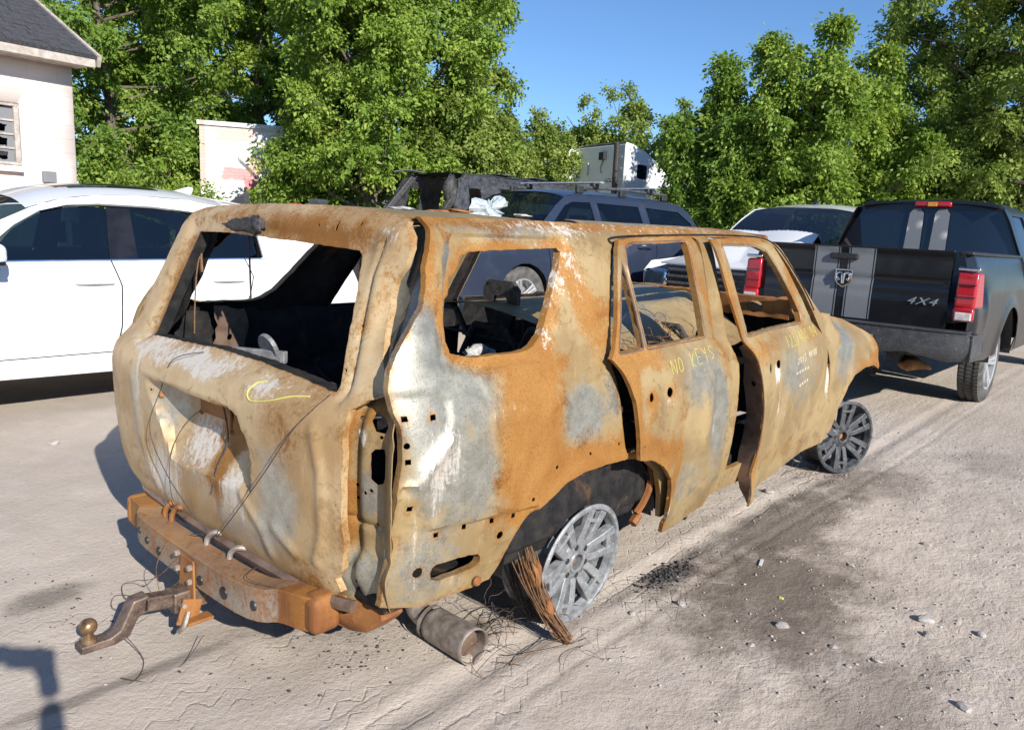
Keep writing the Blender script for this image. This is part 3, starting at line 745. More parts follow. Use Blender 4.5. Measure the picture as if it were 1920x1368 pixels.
for s in (-1, 1):
    def rail(u, v, s=s):
        zz = np.interp(u, [.2, 1.3, 1.6, 1.75, 1.82], [1.479, 1.481, 1.475, 1.461, 1.43])
        return np.stack([u, s * (.660 - v), zz - .004 + .022 * np.sin(np.clip(v / .09, 0, 1) * math.pi / 2) + .004 * fbm(u, v, 8, 2, 3), ], 1)
    sheet('roof_rail', [(.16, 0), (1.82, 0), (1.78, .05), (1.5, .08), (.9, .075), (.16, .10)], [], rail, W2, wreck, res=.018, zone=zoner([(2, .9, .03, .8, .05, .35), (1, .6, .04, .5, .05, .4), (0, 1.4, .04, .3, .05, .5)]),
          flip=(s > 0), rough_edge=.006)
b = MB(); b.tube([(1.80, -.64, 1.452), (1.84, -.3, 1.478), (1.85, 0, 1.484), (1.84, .3, 1.478), (1.80, .64, 1.452)], .028, 8); b.build('roof_header', M['rust'], wreck, smooth=True)
def fallen(u, v):
    z = 1.01 + .085 * np.exp(-((v - .12) / .42) ** 2) + .030 * fbm(u, v, 1.6, 3, 71) + .05 * sst(1.0, 1.9, u) * np.exp(-((v - .1) / .5) ** 2)
    z = z - .13 * sst(-.30, -.66, v) * sst(.2, .9, u) - .10 * sst(1.85, 2.05, u)
    z = z + .025 * np.exp(-(pdist(u, v, [(.3, -.4), (.9, -.1), (1.6, -.25), (2.0, -.1)], False) / .05) ** 2)
    return np.stack([u, v, z], 1)
sheet('fallen_roof_skin', [(.34, -.50), (.9, -.60), (1.5, -.62), (1.92, -.58), (2.02, -.3), (2.0, .2), (1.95, .55), (1.2, .60), (.5, .55), (.30, .2), (.36, -.2)], [], fallen, W2, wreck, res=.03,
      zone=zoner([(1, 1.0, -.2, .5, .3, .6), (1, 1.7, 0, .3, .3, .5), (0, .5, .2, .2, .2, .4)]), rough_edge=.01, edge_rust=.3)

# --- tailgate
TW = [(.549, 1.384), (.324, 1.389), (-.191, 1.378), (-.487, 1.367), (-.513, 1.349), (-.547, 1.224), (-.577, 1.071), (-.609, .958), (-.442, .971), (-.192, .985), (.094, .988), (.382, .977), (.61, .97), (.60, 1.10), (.575, 1.25)]
TR_ = [(-.582, 1.479), (-.655, 1.46), (-.7, 1.415), (-.706, 1.384), (-.695, 1.329), (-.67, 1.289), (-.668, 1.235), (-.677, 1.174), (-.701, 1.116), (-.739, 1.046), (-.781, .976), (-.738, .959), (-.706, .928),
       (-.709, .885), (-.714, .81), (-.709, .731), (-.703, .633), (-.712, .537), (-.696, .448), (-.665, .412), (-.679, .371)]
TOUT = TR_ + [(-.643, .350), (-.485, .345), (-.291, .325), (-.081, .318), (.131, .318), (.41, .325), (.62, .34), (.74, .40), (.80, .50), (.835, .65), (.85, .80), (.86, .92), (.845, 1.0), (.80, 1.09), (.745, 1.20), (.715, 1.32),
               (.69, 1.40), (.65, 1.455), (.58, 1.480), (.40, 1.492), (.16, 1.500), (-.18, 1.500), (-.42, 1.492)]
RECESS = [(.50, .828), (.35, .835), (-.05, .832), (-.16, .836), (-.205, .815), (-.238, .774), (-.268, .74), (-.28, .69), (-.272, .58), (.28, .56), (.36, .68), (.44, .76)]
def tail_b(y, z):
    o = .005 * fbm(y, z, 2.4, 2, 81)
    o = o - .085 * sst(.004, -.010, sdist(y, z, RECESS)) * sst(.50, .76, z) * sst(.50, .22, y)      # plate recess under the handle lip
    o = o + .006 * np.exp(-((z - .852) / .014) ** 2) * sst(-.25, -.15, y) * sst(.55, .45, y)
    o = o - .018 * sst(.05, -.02, sdist(y, z, [(.60, 1.41), (-.545, 1.40), (-.64, .955), (.655, .955)]))
    d = pdist(y, z, [(-.60, 1.40), (-.585, 1.30), (-.60, 1.15), (-.63, 1.02), (-.645, .95)], False); o = o - .012 * np.exp(-(d / .010) ** 2)
    d = pdist(y, z, [(-.60, .86), (-.63, .74), (-.63, .55), (-.60, .45)], False); o = o + .009 * np.exp(-(d / .02) ** 2)
    d = pdist(y, z, [(.60, .80), (.56, .6), (.45, .42)], False); o = o + .006 * np.exp(-(d / .03) ** 2)
    o = o - .03 * np.exp(-((y + .68) / .05) ** 2 - ((z - 1.2) / .12) ** 2)
    o = o + .016 * np.exp(-((y + .66) / .05) ** 2 - ((z - 1.41) / .05) ** 2)
    d = pdist(y, z, [(-.22, .56), (-.33, .47), (-.36, .40)], False); o = o + .007 * np.exp(-(d / .02) ** 2)
    d = pdist(y, z, [(-.40, .50), (-.50, .45)], False); o = o + .008 * np.exp(-(d / .02) ** 2)
    return o
def tail(y, z): return np.stack([xrear(y, z) - tail_b(y, z), y, z], 1)
ZT = zoner([(0, 0, 1.44, .6, .04, .5), (0, -.3, 1.40, .3, .03, .5), (0, .62, 1.1, .06, .25, .3), (0, -.62, 1.2, .04, .2, .3), (0, .57, 1.2, .05, .2, .3), (0, -.09, .75, .09, .08, .75), (0, -.05, .63, .06, .14, .85), (0, .05, .70, .12, .05, .6), (0, -.45, .80, .14, .14, .35), (0, -.55, .40, .1, .06, .4),
            (1, -.42, .60, .13, .2, .75), (1, .35, .75, .14, .12, .6), (1, -.2, .45, .2, .1, .5), (1, .58, .70, .07, .2, .6), (1, .05, .55, .2, .08, .4), (1, -.66, 1.15, .05, .1, .3),
            (2, .45, .935, .30, .06, .60), (2, .05, .94, .22, .05, .62), (2, -.33, .92, .10, .05, .6), (2, -.50, .94, .06, .02, .3), (2, .55, .80, .03, .10, .5), (2, .36, .47, .18, .11, .78), (2, .12, .66, .15, .10, .68), (2, -.14, .56, .07, .08, .65), (2, -.62, 1.42, .05, .04, .45), (2, -.22, .50, .05, .04, .4),
            (3, .14, 1.43, .12, .03, .55)], (.10, .0, .06, 0))
thole = [TW] + [circ(c, .006, 8) for c in ((.45, 1.44), (-.26, 1.432), (-.47, 1.445), (.36, 1.445), (-.60, 1.15), (-.60, 1.02), (.45, .79))] + [[(.17, .80), (.15, .80), (.145, .765), (.165, .765)], [(-.355, 1.45), (-.365, 1.45), (-.36, 1.42), (-.35, 1.42)]]
sheet('tailgate', TOUT, thole, tail, [M['burnt_tail_lit'], M['soot']], wreck, res=.0125, th=.003, zone=ZT, flip=True, flange=(.022, 0, 0), hflange=(.05, 0, 0), rough_edge=.004, edge_rust=.3)
# plate bracket and studs in the recess
b = MB(); bx = float(xrear(0, .79)) + .072
b.box((bx, .06, .785), (.008, .22, .06)); b.build('plate_bracket', M['rust'], wreck, bevel=.004)
b = MB(); b.box((bx - .006, -.12, .79), (.012, .075, .075)); b.box((bx - .012, -.06, .785), (.012, .018, .09)); b.build('latch_bracket', M['rust'], wreck, bevel=.004)
for (y, z) in ((.195, .745), (-.03, .715), (.145, .785), (-.035, .79), (-.135, .775), (.40, .775)):
    xx = float(xrear(y, z)) - float(tail_b(np.array([y]), np.array([z]))[0])
    MB().lathe([(0, .008), (.007, .008), (.011, .002), (.014, -.004)], 10, Matrix.Translation((xx, y, z)) @ Matrix.Rotation(-math.pi / 2, 4, 'Y')).build('stud', M['rust'], wreck, smooth=True)
# charred remains of the high brake lamp
def lumpy(name, c, r, mat, parent, seed=0, amp=.5, sub=3, flat=None):
    bm = bmesh.new(); bmesh.ops.create_icosphere(bm, subdivisions=sub, radius=1)
    for v in bm.verts:
        n = v.co.normalized(); q = fbm(np.array([n.x * 1.3 + seed + n.z]), np.array([n.y * 1.3 - n.z * .7 + seed * 2.1]), 1.6, 4, seed)[0]
        f = 1 + amp * 2 * q
        v.co = Vector((n.x * r[0] * f, n.y * r[1] * f, n.z * r[2] * f))
    me = bpy.data.meshes.new(name); bm.to_mesh(me); bm.free()
    o = link(name, me, mat, parent, True)
    o.location = c
    return o
lumpy('charred_lamp', (-.788, .145, 1.418), (.016, .12, .024), M['char'], wreck, 3, .8)
lumpy('charred_lamp', (-.795, .05, 1.420), (.018, .045, .030), M['char'], wreck, 5, .9)

# --- lamp pocket and inner pillar behind the tailgate edge
LOUT = [(-.60, .905), (-.62, .965), (-.727, .975), (-.835, .93), (-.872, .86), (-.872, .6), (-.865, .45), (-.84, .35), (-.732, .29), (-.621, .299), (-.61, .453)]
LH1 = [(-.749, .902), (-.753, .926), (-.784, .916), (-.807, .891), (-.801, .873), (-.769, .873)]
LH2 = [(-.76, .81), (-.774, .825), (-.803, .83), (-.812, .812), (-.814, .75), (-.802, .727), (-.783, .721), (-.763, .735)]
def pocket(y, z, s=1):
    ay = np.abs(y)
    o = .048 + .012 * fbm(y, z, 7, 2, 91) - .03 * sst(.80, .87, ay) + .02 * np.exp(-((ay - .70) / .02) ** 2) - .02 * sst(.52, .46, z) + .012 * np.exp(-(pdist(ay, z, [(.66, .60), (.82, .585)], False) / .008) ** 2)
    o = o - .012 * np.exp(-((ay - .73) / .03) ** 2 - ((z - .43) / .05) ** 2)
    return np.stack([xrear(-np.clip(ay, 0, .80), z) + o, y, z], 1)
ZP = zoner([(0, -.66, .8, .04, .2, .75), (0, -.68, .6, .04, .1, .6), (1, -.76, .68, .06, .1, .7), (1, -.72, .42, .08, .1, .8), (2, -.73, .85, .03, .03, .8), (2, -.80, .55, .02, .1, .4), (0, -.76, .93, .06, .03, .5)])
sheet('lamp_pocket', LOUT, [LH1, LH2] + [circ(c, .006, 8) for c in ((-.70, .90), (-.79, .86), (-.745, .69), (-.765, .70), (-.70, .70), (-.70, .66), (-.78, .60), (-.70, .40))], pocket, W2, wreck, res=.012, zone=ZP, flip=True, edge_rust=.3, rough_edge=.003)
sheet('lamp_pocket', [(-a, z) for a, z in LOUT], [], lambda y, z: pocket(y, z), W2, wreck, res=.03, flip=False, zone=zoner([(0, .7, .6, .2, .3, .4)]))
DP = [(-.60, 1.44), (-.66, 1.47), (-.735, 1.43), (-.76, 1.30), (-.80, 1.17), (-.855, 1.04), (-.865, .96), (-.72, .955), (-.64, 1.05), (-.60, 1.2)]
DH = [(-.715, 1.25), (-.755, 1.25), (-.79, 1.14), (-.775, 1.12), (-.725, 1.15)]
def dpil(y, z): return np.stack([xrear(-np.clip(np.abs(y), 0, .78), z) + .10 + .02 * fbm(y, z, 8, 2, 95) - .02 * np.exp(-((np.abs(y) - .69) / .025) ** 2), y, z], 1)
sheet('inner_pillar', DP, [DH], dpil, [M['burnt'], M['soot']], wreck, res=.014, flip=True, zone=zoner([(1, -.70, 1.2, .1, .2, 1.3), (0, -.70, 1.43, .06, .05, .7), (0, -.68, 1.18, .02, .04, .6), (0, -.78, 1.0, .05, .05, .6), (3, -.66, 1.3, .05, .1, .3)], (0, .3, 0, 0)), rough_edge=.006)
sheet('inner_pillar', [(-a, z) for a, z in DP], [[(-a, z) for a, z in DH]], lambda y, z: dpil(y, z), [M['soot'], M['soot']], wreck, res=.03)
# strut stub, weather strip and latch inside the pocket
b = MB(); b.bar((-.93, -.655, .93), (-.955, -.70, .865), .022, .02); b.build('bracket', M['brown_plate'], wreck, bevel=.004)
b = MB(); b.tube([(-.95, -.635, .90), (-.955, -.628, .75), (-.955, -.628, .55), (-.95, -.645, .46)], .009, 6); b.build('weather_strip', M['alloy_dark'], wreck, smooth=True)
b = MB(); b.box((-.925, -.668, .75), (.02, .018, .035)); b.box((-.925, -.672, .685), (.02, .018, .03)); b.tube([(-.945, -.66, .735), (-.955, -.66, .72), (-.95, -.667, .70)], .008, 6); b.build('striker', M['rust'], wreck, bevel=.003)

# --- lower rear structure
b = MB(); b.tube(catmull([(-.93, -.72, .335), (-.96, -.55, .33), (-.97, 0, .325), (-.96, .55, .33), (-.93, .72, .335)], 4), .02, 6); b.build('tail_sill', M['brown_plate'], wreck, smooth=True)
sheet('bumper_bracket', [(-.57, .24), (-.66, .235), (-.76, .27), (-.80, .31), (-.74, .355), (-.66, .37), (-.60, .36), (-.57, .33)], [circ((-.66, .30), .012, 10)], lambda y, z: np.stack([-.915 + .12 * np.clip(-y - .6, 0, 1) + .02 * np.sin(z * 40), y, z], 1), M['rust'], wreck, res=.015, th=.006, flip=True, flange=(.08, 0, 0))
b = MB(); b.box((-.80, -.60, .30), (.24, .12, .09)); b.build('bumper_stay', M['rust'], wreck, bevel=.012)
# hitch beam: a boxed rail swept through four stations
st = [(-.985, .625, .262), (-1.0, .50, .266), (-1.04, .36, .258), (-1.04, -.30, .262), (-1.0, -.48, .288), (-.985, -.565, .295), (-.97, -.60, .295)]
pts = catmull(st, 5); vs = []; fs = []
hh, ww = .055, .045
for i, p_ in enumerate(pts):
    t = pts[min(i + 1, len(pts) - 1)] - pts[max(i - 1, 0)]; t = t / np.linalg.norm(t); r_ = np.cross(t, [0, 0, 1]); r_ /= np.linalg.norm(r_)
    for a_, c_ in ((-1, -1), (1, -1), (1, 1), (-1, 1)): vs.append(p_ + r_ * a_ * ww + np.array([0, 0, 1]) * c_ * hh)
for i in range(len(pts) - 1):
    for k in range(4): fs.append((i * 4 + k, i * 4 + (k + 1) % 4, i * 4 + 4 + (k + 1) % 4, i * 4 + 4 + k))
fs += [(3, 2, 1, 0), tuple((len(pts) - 1) * 4 + k for k in range(4))]
me_b = MB().add(vs, fs).build('hitch_beam', M['rust'], wreck, smooth=True, bevel=.014, seg=3)
at = me_b.data.attributes.new('zone', 'FLOAT_COLOR', 'POINT')
zz = np.zeros((len(vs), 4)); zz[:, 1] = [.62 if abs(v[1]) < .5 else .1 for v in vs]; zz[:, 0] = [.6 if abs(v[1]) > .54 else (.45 if k % 4 in (2, 3) else .05) for k, v in enumerate(vs)]
at.data.foreach_set('color', zz.astype(np.float32).ravel())
def nearest_x(y): return float(np.interp(-y, [-q[1] for q in pts], [q[0] for q in pts])), float(np.interp(-y, [-q[1] for q in pts], [q[2] for q in pts]))
for (y, dz, r) in ((.42, .0, .012), (.34, -.012, .013), (.235, -.018, .015), (-.085, -.018, .016), (-.24, -.008, .02), (-.40, -.005, .016)):
    x_, z_ = nearest_x(y)
    MB().lathe([(0, .0008), (r, .0008), (r * 1.12, -.004)], 18, Matrix.Translation((x_ - ww - .003, y, z_ + dz)) @ Matrix.Rotation(-math.pi / 2, 4, 'Y')).build('hole', M['barrel'], wreck, smooth=True)
b = MB(); b.box((-.97, -.610, .295), (.10, .085, .120)); o = b.build('beam_end_cap', M['rust'], wreck, smooth=True, bevel=.025, seg=4)
b = MB(); b.box((-.985, .640, .262), (.098, .055, .116)); o = b.build('beam_end_cap', M['rust'], wreck, smooth=True, bevel=.022, seg=4)
# chain hooks standing on the beam
for y, h in ((.36, .07), (.30, .07), (.02, .06), (-.14, .055)):
    x_, z_ = nearest_x(y)
    b = MB(); b.tube(catmull([(x_ + .03, y, z_ + .04), (x_ + .035, y, z_ + .04 + h * .6), (x_ + .05, y - .02, z_ + .04 + h), (x_ + .08, y - .04, z_ + .04 + h * .9)], 5), .010, 8); b.build('hanger', M['rust'] if y > .1 else M['pipe'], wreck, smooth=True)
# receiver
b = MB()
b.add([(-1.092, .035, .30), (-1.092, -.055, .30), (-1.10, -.075, .13), (-1.10, .045, .14), (-1.100, .035, .30), (-1.100, -.055, .30), (-1.108, -.075, .13), (-1.108, .045, .14)],
      [(0, 1, 2, 3), (7, 6, 5, 4), (0, 4, 5, 1), (1, 5, 6, 2), (2, 6, 7, 3), (3, 7, 4, 0)])
b.build('receiver_plate', M['rust'], wreck, bevel=.003)
b = MB(); b.box((-1.10, -.008, .16), (.12, .072, .072)); b.build('receiver_tube', M['hitch'], wreck, bevel=.006)
b = MB(); b.box((-1.12, -.065, .13), (.07, .012, .09), Matrix.Rotation(.3, 3, 'Y')); b.box((-1.10, -.085, .105), (.09, .05, .012)); b.build('chain_plate', M['rust'], wreck, bevel=.004)
for (y, z) in ((.055, .30), (.055, .245), (-.035, .275), (-.035, .225)):
    MB().lathe([(0, .016), (.009, .016), (.011, .013), (.011, 0)], 6, Matrix.Translation((-1.10, y - .01, z)) @ Matrix.Rotation(-math.pi / 2, 4, 'Y')).build('bolt', M['pipe'], wreck)
b = MB(); b.bar((-1.11, -.005, .16), (-1.255, -.005, .185), .05, .05); b.build('ball_mount', M['hitch'], wreck, bevel=.006)
b = MB(); b.prism([(-1.235, -.03, .215), (-1.285, -.03, .21), (-1.33, -.03, .125), (-1.36, -.03, .112), (-1.445, -.03, .112), (-1.445, -.03, .085), (-1.345, -.03, .082), (-1.30, -.03, .095), (-1.27, -.03, .15), (-1.235, -.03, .16)], (0, 0, 0), (0, .055, 0))
b.build('ball_mount_drop', M['hitch'], wreck, bevel=.006)
b = MB(); b.lathe([(0, 0), (.024, 0), (.022, .012), (.014, .018), (.014, .026)] + [(.027 * math.sin(a), .050 - .027 * math.cos(a)) for a in np.linspace(.6, math.pi, 14)], 24, Matrix.Translation((-1.415, -.003, .112)))
b.build('tow_ball', M['ball'], wreck, smooth=True)
b = MB(); b.tube([(-1.14, -.075, .16), (-1.14, -.05, .155), (-1.14, .05, .155)], .008, 8); b.tube(catmull([(-1.13, -.08, .14), (-1.15, -.09, .10), (-1.16, -.07, .075)], 4), .009, 6); b.build('hitch_pin', M['pipe'], wreck, smooth=True)

# --- exhaust tail pipe, dropped to the ground
ep = catmull([(-.30, -.35, .27), (-.42, -.42, .20), (-.475, -.475, .10), (-.480, -.53, .066), (-.478, -.60, .056), (-.482, -.68, .057), (-.49, -.80, .062)], 5)
n_ = len(ep); b = MB(); b.tube(ep, [.040 if i < n_ * .55 else .040 + .016 * sst(n_ * .55, n_ * .62, i) + .008 * (i / n_) for i in range(n_)], 20, cap=False)
o = b.build('exhaust_pipe', M['pipe'], wreck, smooth=True); m = o.modifiers.new('thickness', 'SOLIDIFY'); m.thickness = .004
MB().tube([ep[-4], ep[-3]], .046, 16).build('pipe_baffle', M['brown_plate'], wreck, smooth=True)
b = MB(); b.tube([ep[int(n_ * .56)], ep[int(n_ * .60)]], .060, 20, cap=False); b.build('pipe_clamp', M['pipe'], wreck, smooth=True)
lumpy('hanger_rubber', (-.80, -.62, .20), (.05, .03, .025), M['rust'], wreck, 8, .5)
lumpy('melted_trim', (-.70, -.72, .31), (.10, .04, .022), M['rust'], wreck, 9, .5)

# --- cabin leftovers
b = MB(); b.box((.55, 0, .36), (2.9, 1.66, .05)); b.build('floor_pan', M['soot'], wreck, bevel=.01)
for s in (-1, 1):
    b = MB(); b.prism([(-.42, s * .56, .38), (-.40, s * .56, .62), (-.25, s * .56, .76), (0, s * .56, .80), (.25, s * .56, .76), (.40, s * .56, .62), (.44, s * .56, .38)], (0, 0, 0), (0, s * .30, 0)); b.build('wheel_well', M['soot'], wreck, smooth=True, bevel=.02)
b = MB(); b.box((-.80, 0, .45), (.06, 1.3, .2)); b.build('rear_cross_member', M['soot'], wreck, bevel=.02)
b = MB(); b.lathe([(0, .10), (.12, .10), (.22, .06), (.26, 0)], 24, Matrix.Translation((-.50, -.05, .42))); b.build('spare_hoist_cover', M['soot'], wreck, smooth=True)
sheet('inner_trim', [(-.75, .55), (.3, .55), (.3, 1.02), (-.30, 1.03), (-.75, 1.04)], [], lambda x, z: np.stack([x, .80 + .03 * fbm(x, z, 4, 3, 4) - 0 * x, z], 1), [M['soot'], M['soot']], wreck, res=.05, rough_edge=.03)
sheet('inner_trim', [(-.70, .55), (.3, .55), (.3, 1.0), (-.30, 1.02), (-.70, 1.02)], [], lambda x, z: np.stack([x, -.82 + .03 * fbm(x, z, 4, 3, 7), z], 1), [M['soot'], M['soot']], wreck, res=.05, rough_edge=.03)
def seat(x, y, h):
    b = MB(); z0 = .40
    for s in (-1, 1): b.tube([(x + .42, y + s * .22, z0 + .12), (x, y + s * .22, z0 + .14), (x - .08, y + s * .20, z0 + h * .75), (x - .10, y + s * .10, z0 + h)], .016, 6)
    b.tube([(x - .10, y - .10, z0 + h), (x - .10, y + .10, z0 + h)], .016, 6)
    for k in range(4): b.tube([(x + .08 * k, y - .22, z0 + .14), (x + .08 * k, y + .22, z0 + .13)], .007, 5)
    for k in range(3): b.tube([(x - .03 - .02 * k, y - .21, z0 + .3 + .12 * k), (x - .03 - .02 * k, y + .21, z0 + .3 + .12 * k)], .008, 5)
    b.build('seat_frame', M['char'], wreck, smooth=True)
seat(.50, .38, .66); seat(.42, -.38, .62); seat(.46, .0, .60); seat(1.35, .38, .68); seat(1.35, -.38, .60)
sheet('headrest_frame', [(-.09, .86), (.09, .86), (.075, .98), (.115, 1.08), (.12, 1.16), (.08, 1.20), (-.08, 1.20), (-.12, 1.16), (-.115, 1.08), (-.075, .98)], [[(-.05, 1.06), (.05, 1.06), (.055, 1.10), (.04, 1.125), (-.04, 1.125), (-.055, 1.10)]],
      lambda u, v: np.stack([.55 + .06 * u, .10 + u, v], 1), M['char'], wreck, res=.02, th=.025)
for (x, y, z, r, s) in ((-.10, -.36, .97, .035, 1), (-.02, -.34, .95, .04, 2), (-.18, -.40, .93, .035, 3), (.06, -.36, .92, .03, 12), (-.25, -.45, .90, .03, 14)):
    lumpy('slag', (x, y, z), (r * 1.5, r, r * .7), M['ash'], wreck, s, 1.0, 2)
b = MB(); b.tube([(-.20, -.35, .86), (.05, -.25, .88), (.2, -.2, .86)], .014, 6); b.tube([(-.10, -.35, .70), (-.06, -.30, .84), (.05, -.2, .9)], .012, 6); b.box((.0, -.2, .66), (.5, .5, .36)); b.build('seat_mechanism', M['char'], wreck)
for k in range(26):
    lumpy('debris', (rnd.uniform(-.72, -.1), rnd.uniform(-.5, .6), .40 + rnd.uniform(0, .05)), (rnd.uniform(.03, .08), rnd.uniform(.03, .08), rnd.uniform(.012, .04)), M['ash'] if k % 3 == 0 else M['char'], wreck, k + 20, 1.0, 2)
b = MB(); b.tube(catmull([(.5, -.15, .6), (.58, -.3, 1.02), (.62, -.36, 1.05), (.70, -.38, .85), (.74, -.40, .60)], 5), .014, 8); b.build('bent_tube', M['alloy_dark'], wreck, smooth=True)
b = MB(); b.box((-.62, .36, .90), (.03, .26, .05), Matrix.Rotation(.5, 3, 'Z')); b.lathe([(0, 0), (.06, 0), (.06, .02), (0, .02)], 20, Matrix.Translation((-.60, .32, .93)) @ Matrix.Rotation(1.2, 4, 'Y')); b.build('bent_plate', M['alloy'], wreck, bevel=.004)
sheet('hanging_scrap', [(0, 0), (.16, .02), (.17, .22), (.03, .24)], [circ((.08, .10), .01, 8)], lambda u, v: np.stack([-.66 + u + .04 * np.sin(v * 12), .74 - .1 * v, .82 + v], 1), M['brown_plate'], wreck, res=.03, rough_edge=.02)
q_ = random.Random(44)
for k in range(14):
    x_, y_ = q_.uniform(-.5, 1.2), q_.uniform(-.6, .55); b = MB(); P_ = [(x_, y_, q_.uniform(.45, .7))]
    for j in range(4): P_.append((P_[-1][0] + q_.uniform(-.14, .14), P_[-1][1] + q_.uniform(-.14, .14), P_[-1][2] + q_.uniform(-.05, .13)))
    b.tube(catmull(P_, 4), q_.uniform(.004, .012), 6); b.build('bent_rod', M['char'] if k % 3 else M['pipe'], wreck, smooth=True)
for k in range(12):
    x_, y_ = q_.uniform(-.3, .9), q_.uniform(-.55, .5); b = MB(); b.box((x_, y_, q_.uniform(.45, .85)), (q_.uniform(.05, .2), q_.uniform(.04, .14), q_.uniform(.01, .05)), Matrix.Rotation(q_.uniform(-1, 1), 3, 'X') @ Matrix.Rotation(q_.uniform(-1, 1), 3, 'Z')); b.build('charred_plate', M['char'], wreck, bevel=.006)
# nest of springs and wire on the rear seat
def tangle(name, c, r, n, rad, mat, parent, seed, flat=1.0):
    q = random.Random(seed); b = MB()
    for k in range(n):
        p0 = Vector((q.gauss(0, .6) * r, q.gauss(0, .6) * r, abs(q.gauss(0, .4)) * r * flat)); P = [p0]
        d = Vector((q.uniform(-1, 1), q.uniform(-1, 1), q.uniform(-.3, .8) * flat)).normalized()
        for j in range(7):
            d = (d + Vector((q.gauss(0, .5), q.gauss(0, .5), q.gauss(-.1, .4) * flat))).normalized(); P.append(P[-1] + d * r * .22)
        P = [Vector((v.x, v.y, max(v.z, 0))) for v in P]
        b.tube([Vector(c) + Vector(v) for v in catmull(P, 3)], rad, 4, cap=False)
    return b.build(name, mat, parent, smooth=True)
tangle('spring_wire', (.36, -.62, .93), .16, 26, .0016, M['darkwire'], wreck, 3)
tangle('spring_wire', (.72, -.72, .98), .11, 22, .0016, M['wire'], wreck, 5)

# --- loose wires hanging over the tailgate and beam
def onT(y, z, off=.008): return (float(xrear(y, z)) - float(tail_b(np.array([y]), np.array([z]))[0]) - off, y, z)
def wire(pts, r=.0018, mat='darkwire', k=6, name='hanging_wire'):
    MB().tube(catmull(pts, k), r, 5).build(name, M[mat], wreck, smooth=True)
wire([onT(-.60, .955), onT(-.55, .86, .02), onT(-.42, .70, .03), onT(-.22, .50, .03), onT(-.05, .36, .03)])
wire([onT(.16, .97), onT(.27, .93, .02), onT(.38, .80, .02), onT(.39, .66, .03), onT(.28, .52, .03), onT(.08, .42, .04), onT(.02, .36, .03), (-1.03, .10, .33)])
wire([onT(.12, .79, .0), onT(.24, .70, .03), onT(.26, .58, .03), onT(.25, .44, .03), onT(.24, .36, .02)], .0014)
wire([onT(-.02, .82, .03), onT(-.05, .70, .02), onT(-.03, .6, .01), onT(-.04, .52, .01)], .003)
wire([onT(-.28, .33, .02), (-1.07, -.36, .34), (-1.02, -.52, .34)], .0012)
wire([(-1.06, .02, .34), (-1.14, .12, .20), (-1.10, .42, .06), (-1.12, .5, .02), (-1.16, .35, .03), (-1.14, .1, .14), (-1.05, -.05, .30)], .0015, 'wire')
wire([(-1.09, .15, .31), (-1.13, .16, .22), (-1.12, .17, .12), (-1.10, .19, .02)], .0014, 'wire')
wire([(-1.12, .1, .10), (-1.22, .3, .03), (-1.16, .45, .01), (-1.08, .3, .02)], .0012)
wire([(-1.30, .0, .08), (-1.27, -.05, .01), (-1.33, -.14, .006), (-1.36, -.10, .006), (-1.30, -.2, .005)], .0016)
wire([(-1.10, -.12, .06), (-1.20, -.16, .005), (-1.30, -.12, .004), (-1.42, -.20, .004)], .0014)
wire([(-.70, .60, 1.38), (-.76, .56, 1.25), (-.79, .53, 1.10), (-.80, .52, .98)], .003, 'wire')
wire([(-.66, .34, 1.40), (-.66, .335, 1.25), (-.66, .33, 1.13)], .004)
wire([(-.72, .58, 1.40), (-.74, .57, 1.3), (-.75, .545, 1.22)], .006, 'wire')
# ------------------------------------------------------------------ bare alloy wheels (axis local +Z, outer face up)
def spoke_mesh(side):
    """one limb of a forked spoke: wide at the rim, dropping towards the hub"""
    P = []
    st_ = [(.052, 20, .034, -.028, .034), (.095, 17, .036, -.020, .034), (.150, 13.5, .040, -.008, .036), (.205, 11.5, .046, -.003, .034), (.222, 11, .050, -.003, .030)]
    vs = []; fs = []
    for r, a, w, zt, dp in st_:
        a = math.radians(a) * side; c = Vector((r * math.cos(a), r * math.sin(a), 0)); t = Vector((-math.sin(a), math.cos(a), 0))
        vs += [c - t * w / 2 + Vector((0, 0, zt - dp)), c + t * w / 2 + Vector((0, 0, zt - dp)), c + t * w * .42 + Vector((0, 0, zt)), c - t * w * .42 + Vector((0, 0, zt))]
    n = len(st_)
    for i in range(n - 1):
        for k in range(4): fs.append((i * 4 + k, i * 4 + (k + 1) % 4, i * 4 + 4 + (k + 1) % 4, i * 4 + 4 + k))
    fs += [(3, 2, 1, 0), tuple((n - 1) * 4 + k for k in range(4))]
    return vs, fs
RIMP = [(.236, -.006), (.238, -.001), (.230, .005), (.219, .004), (.2120, -.006), (.214, -.035), (.206, -.05), (.200, -.11), (.203, -.155), (.220, -.165), (.237, -.178), (.237, -.186), (.228, -.186), (.214, -.172), (.196, -.160), (.192, -.11), (.198, -.05), (.205, -.030), (.212, -.012), (.220, -.014)]
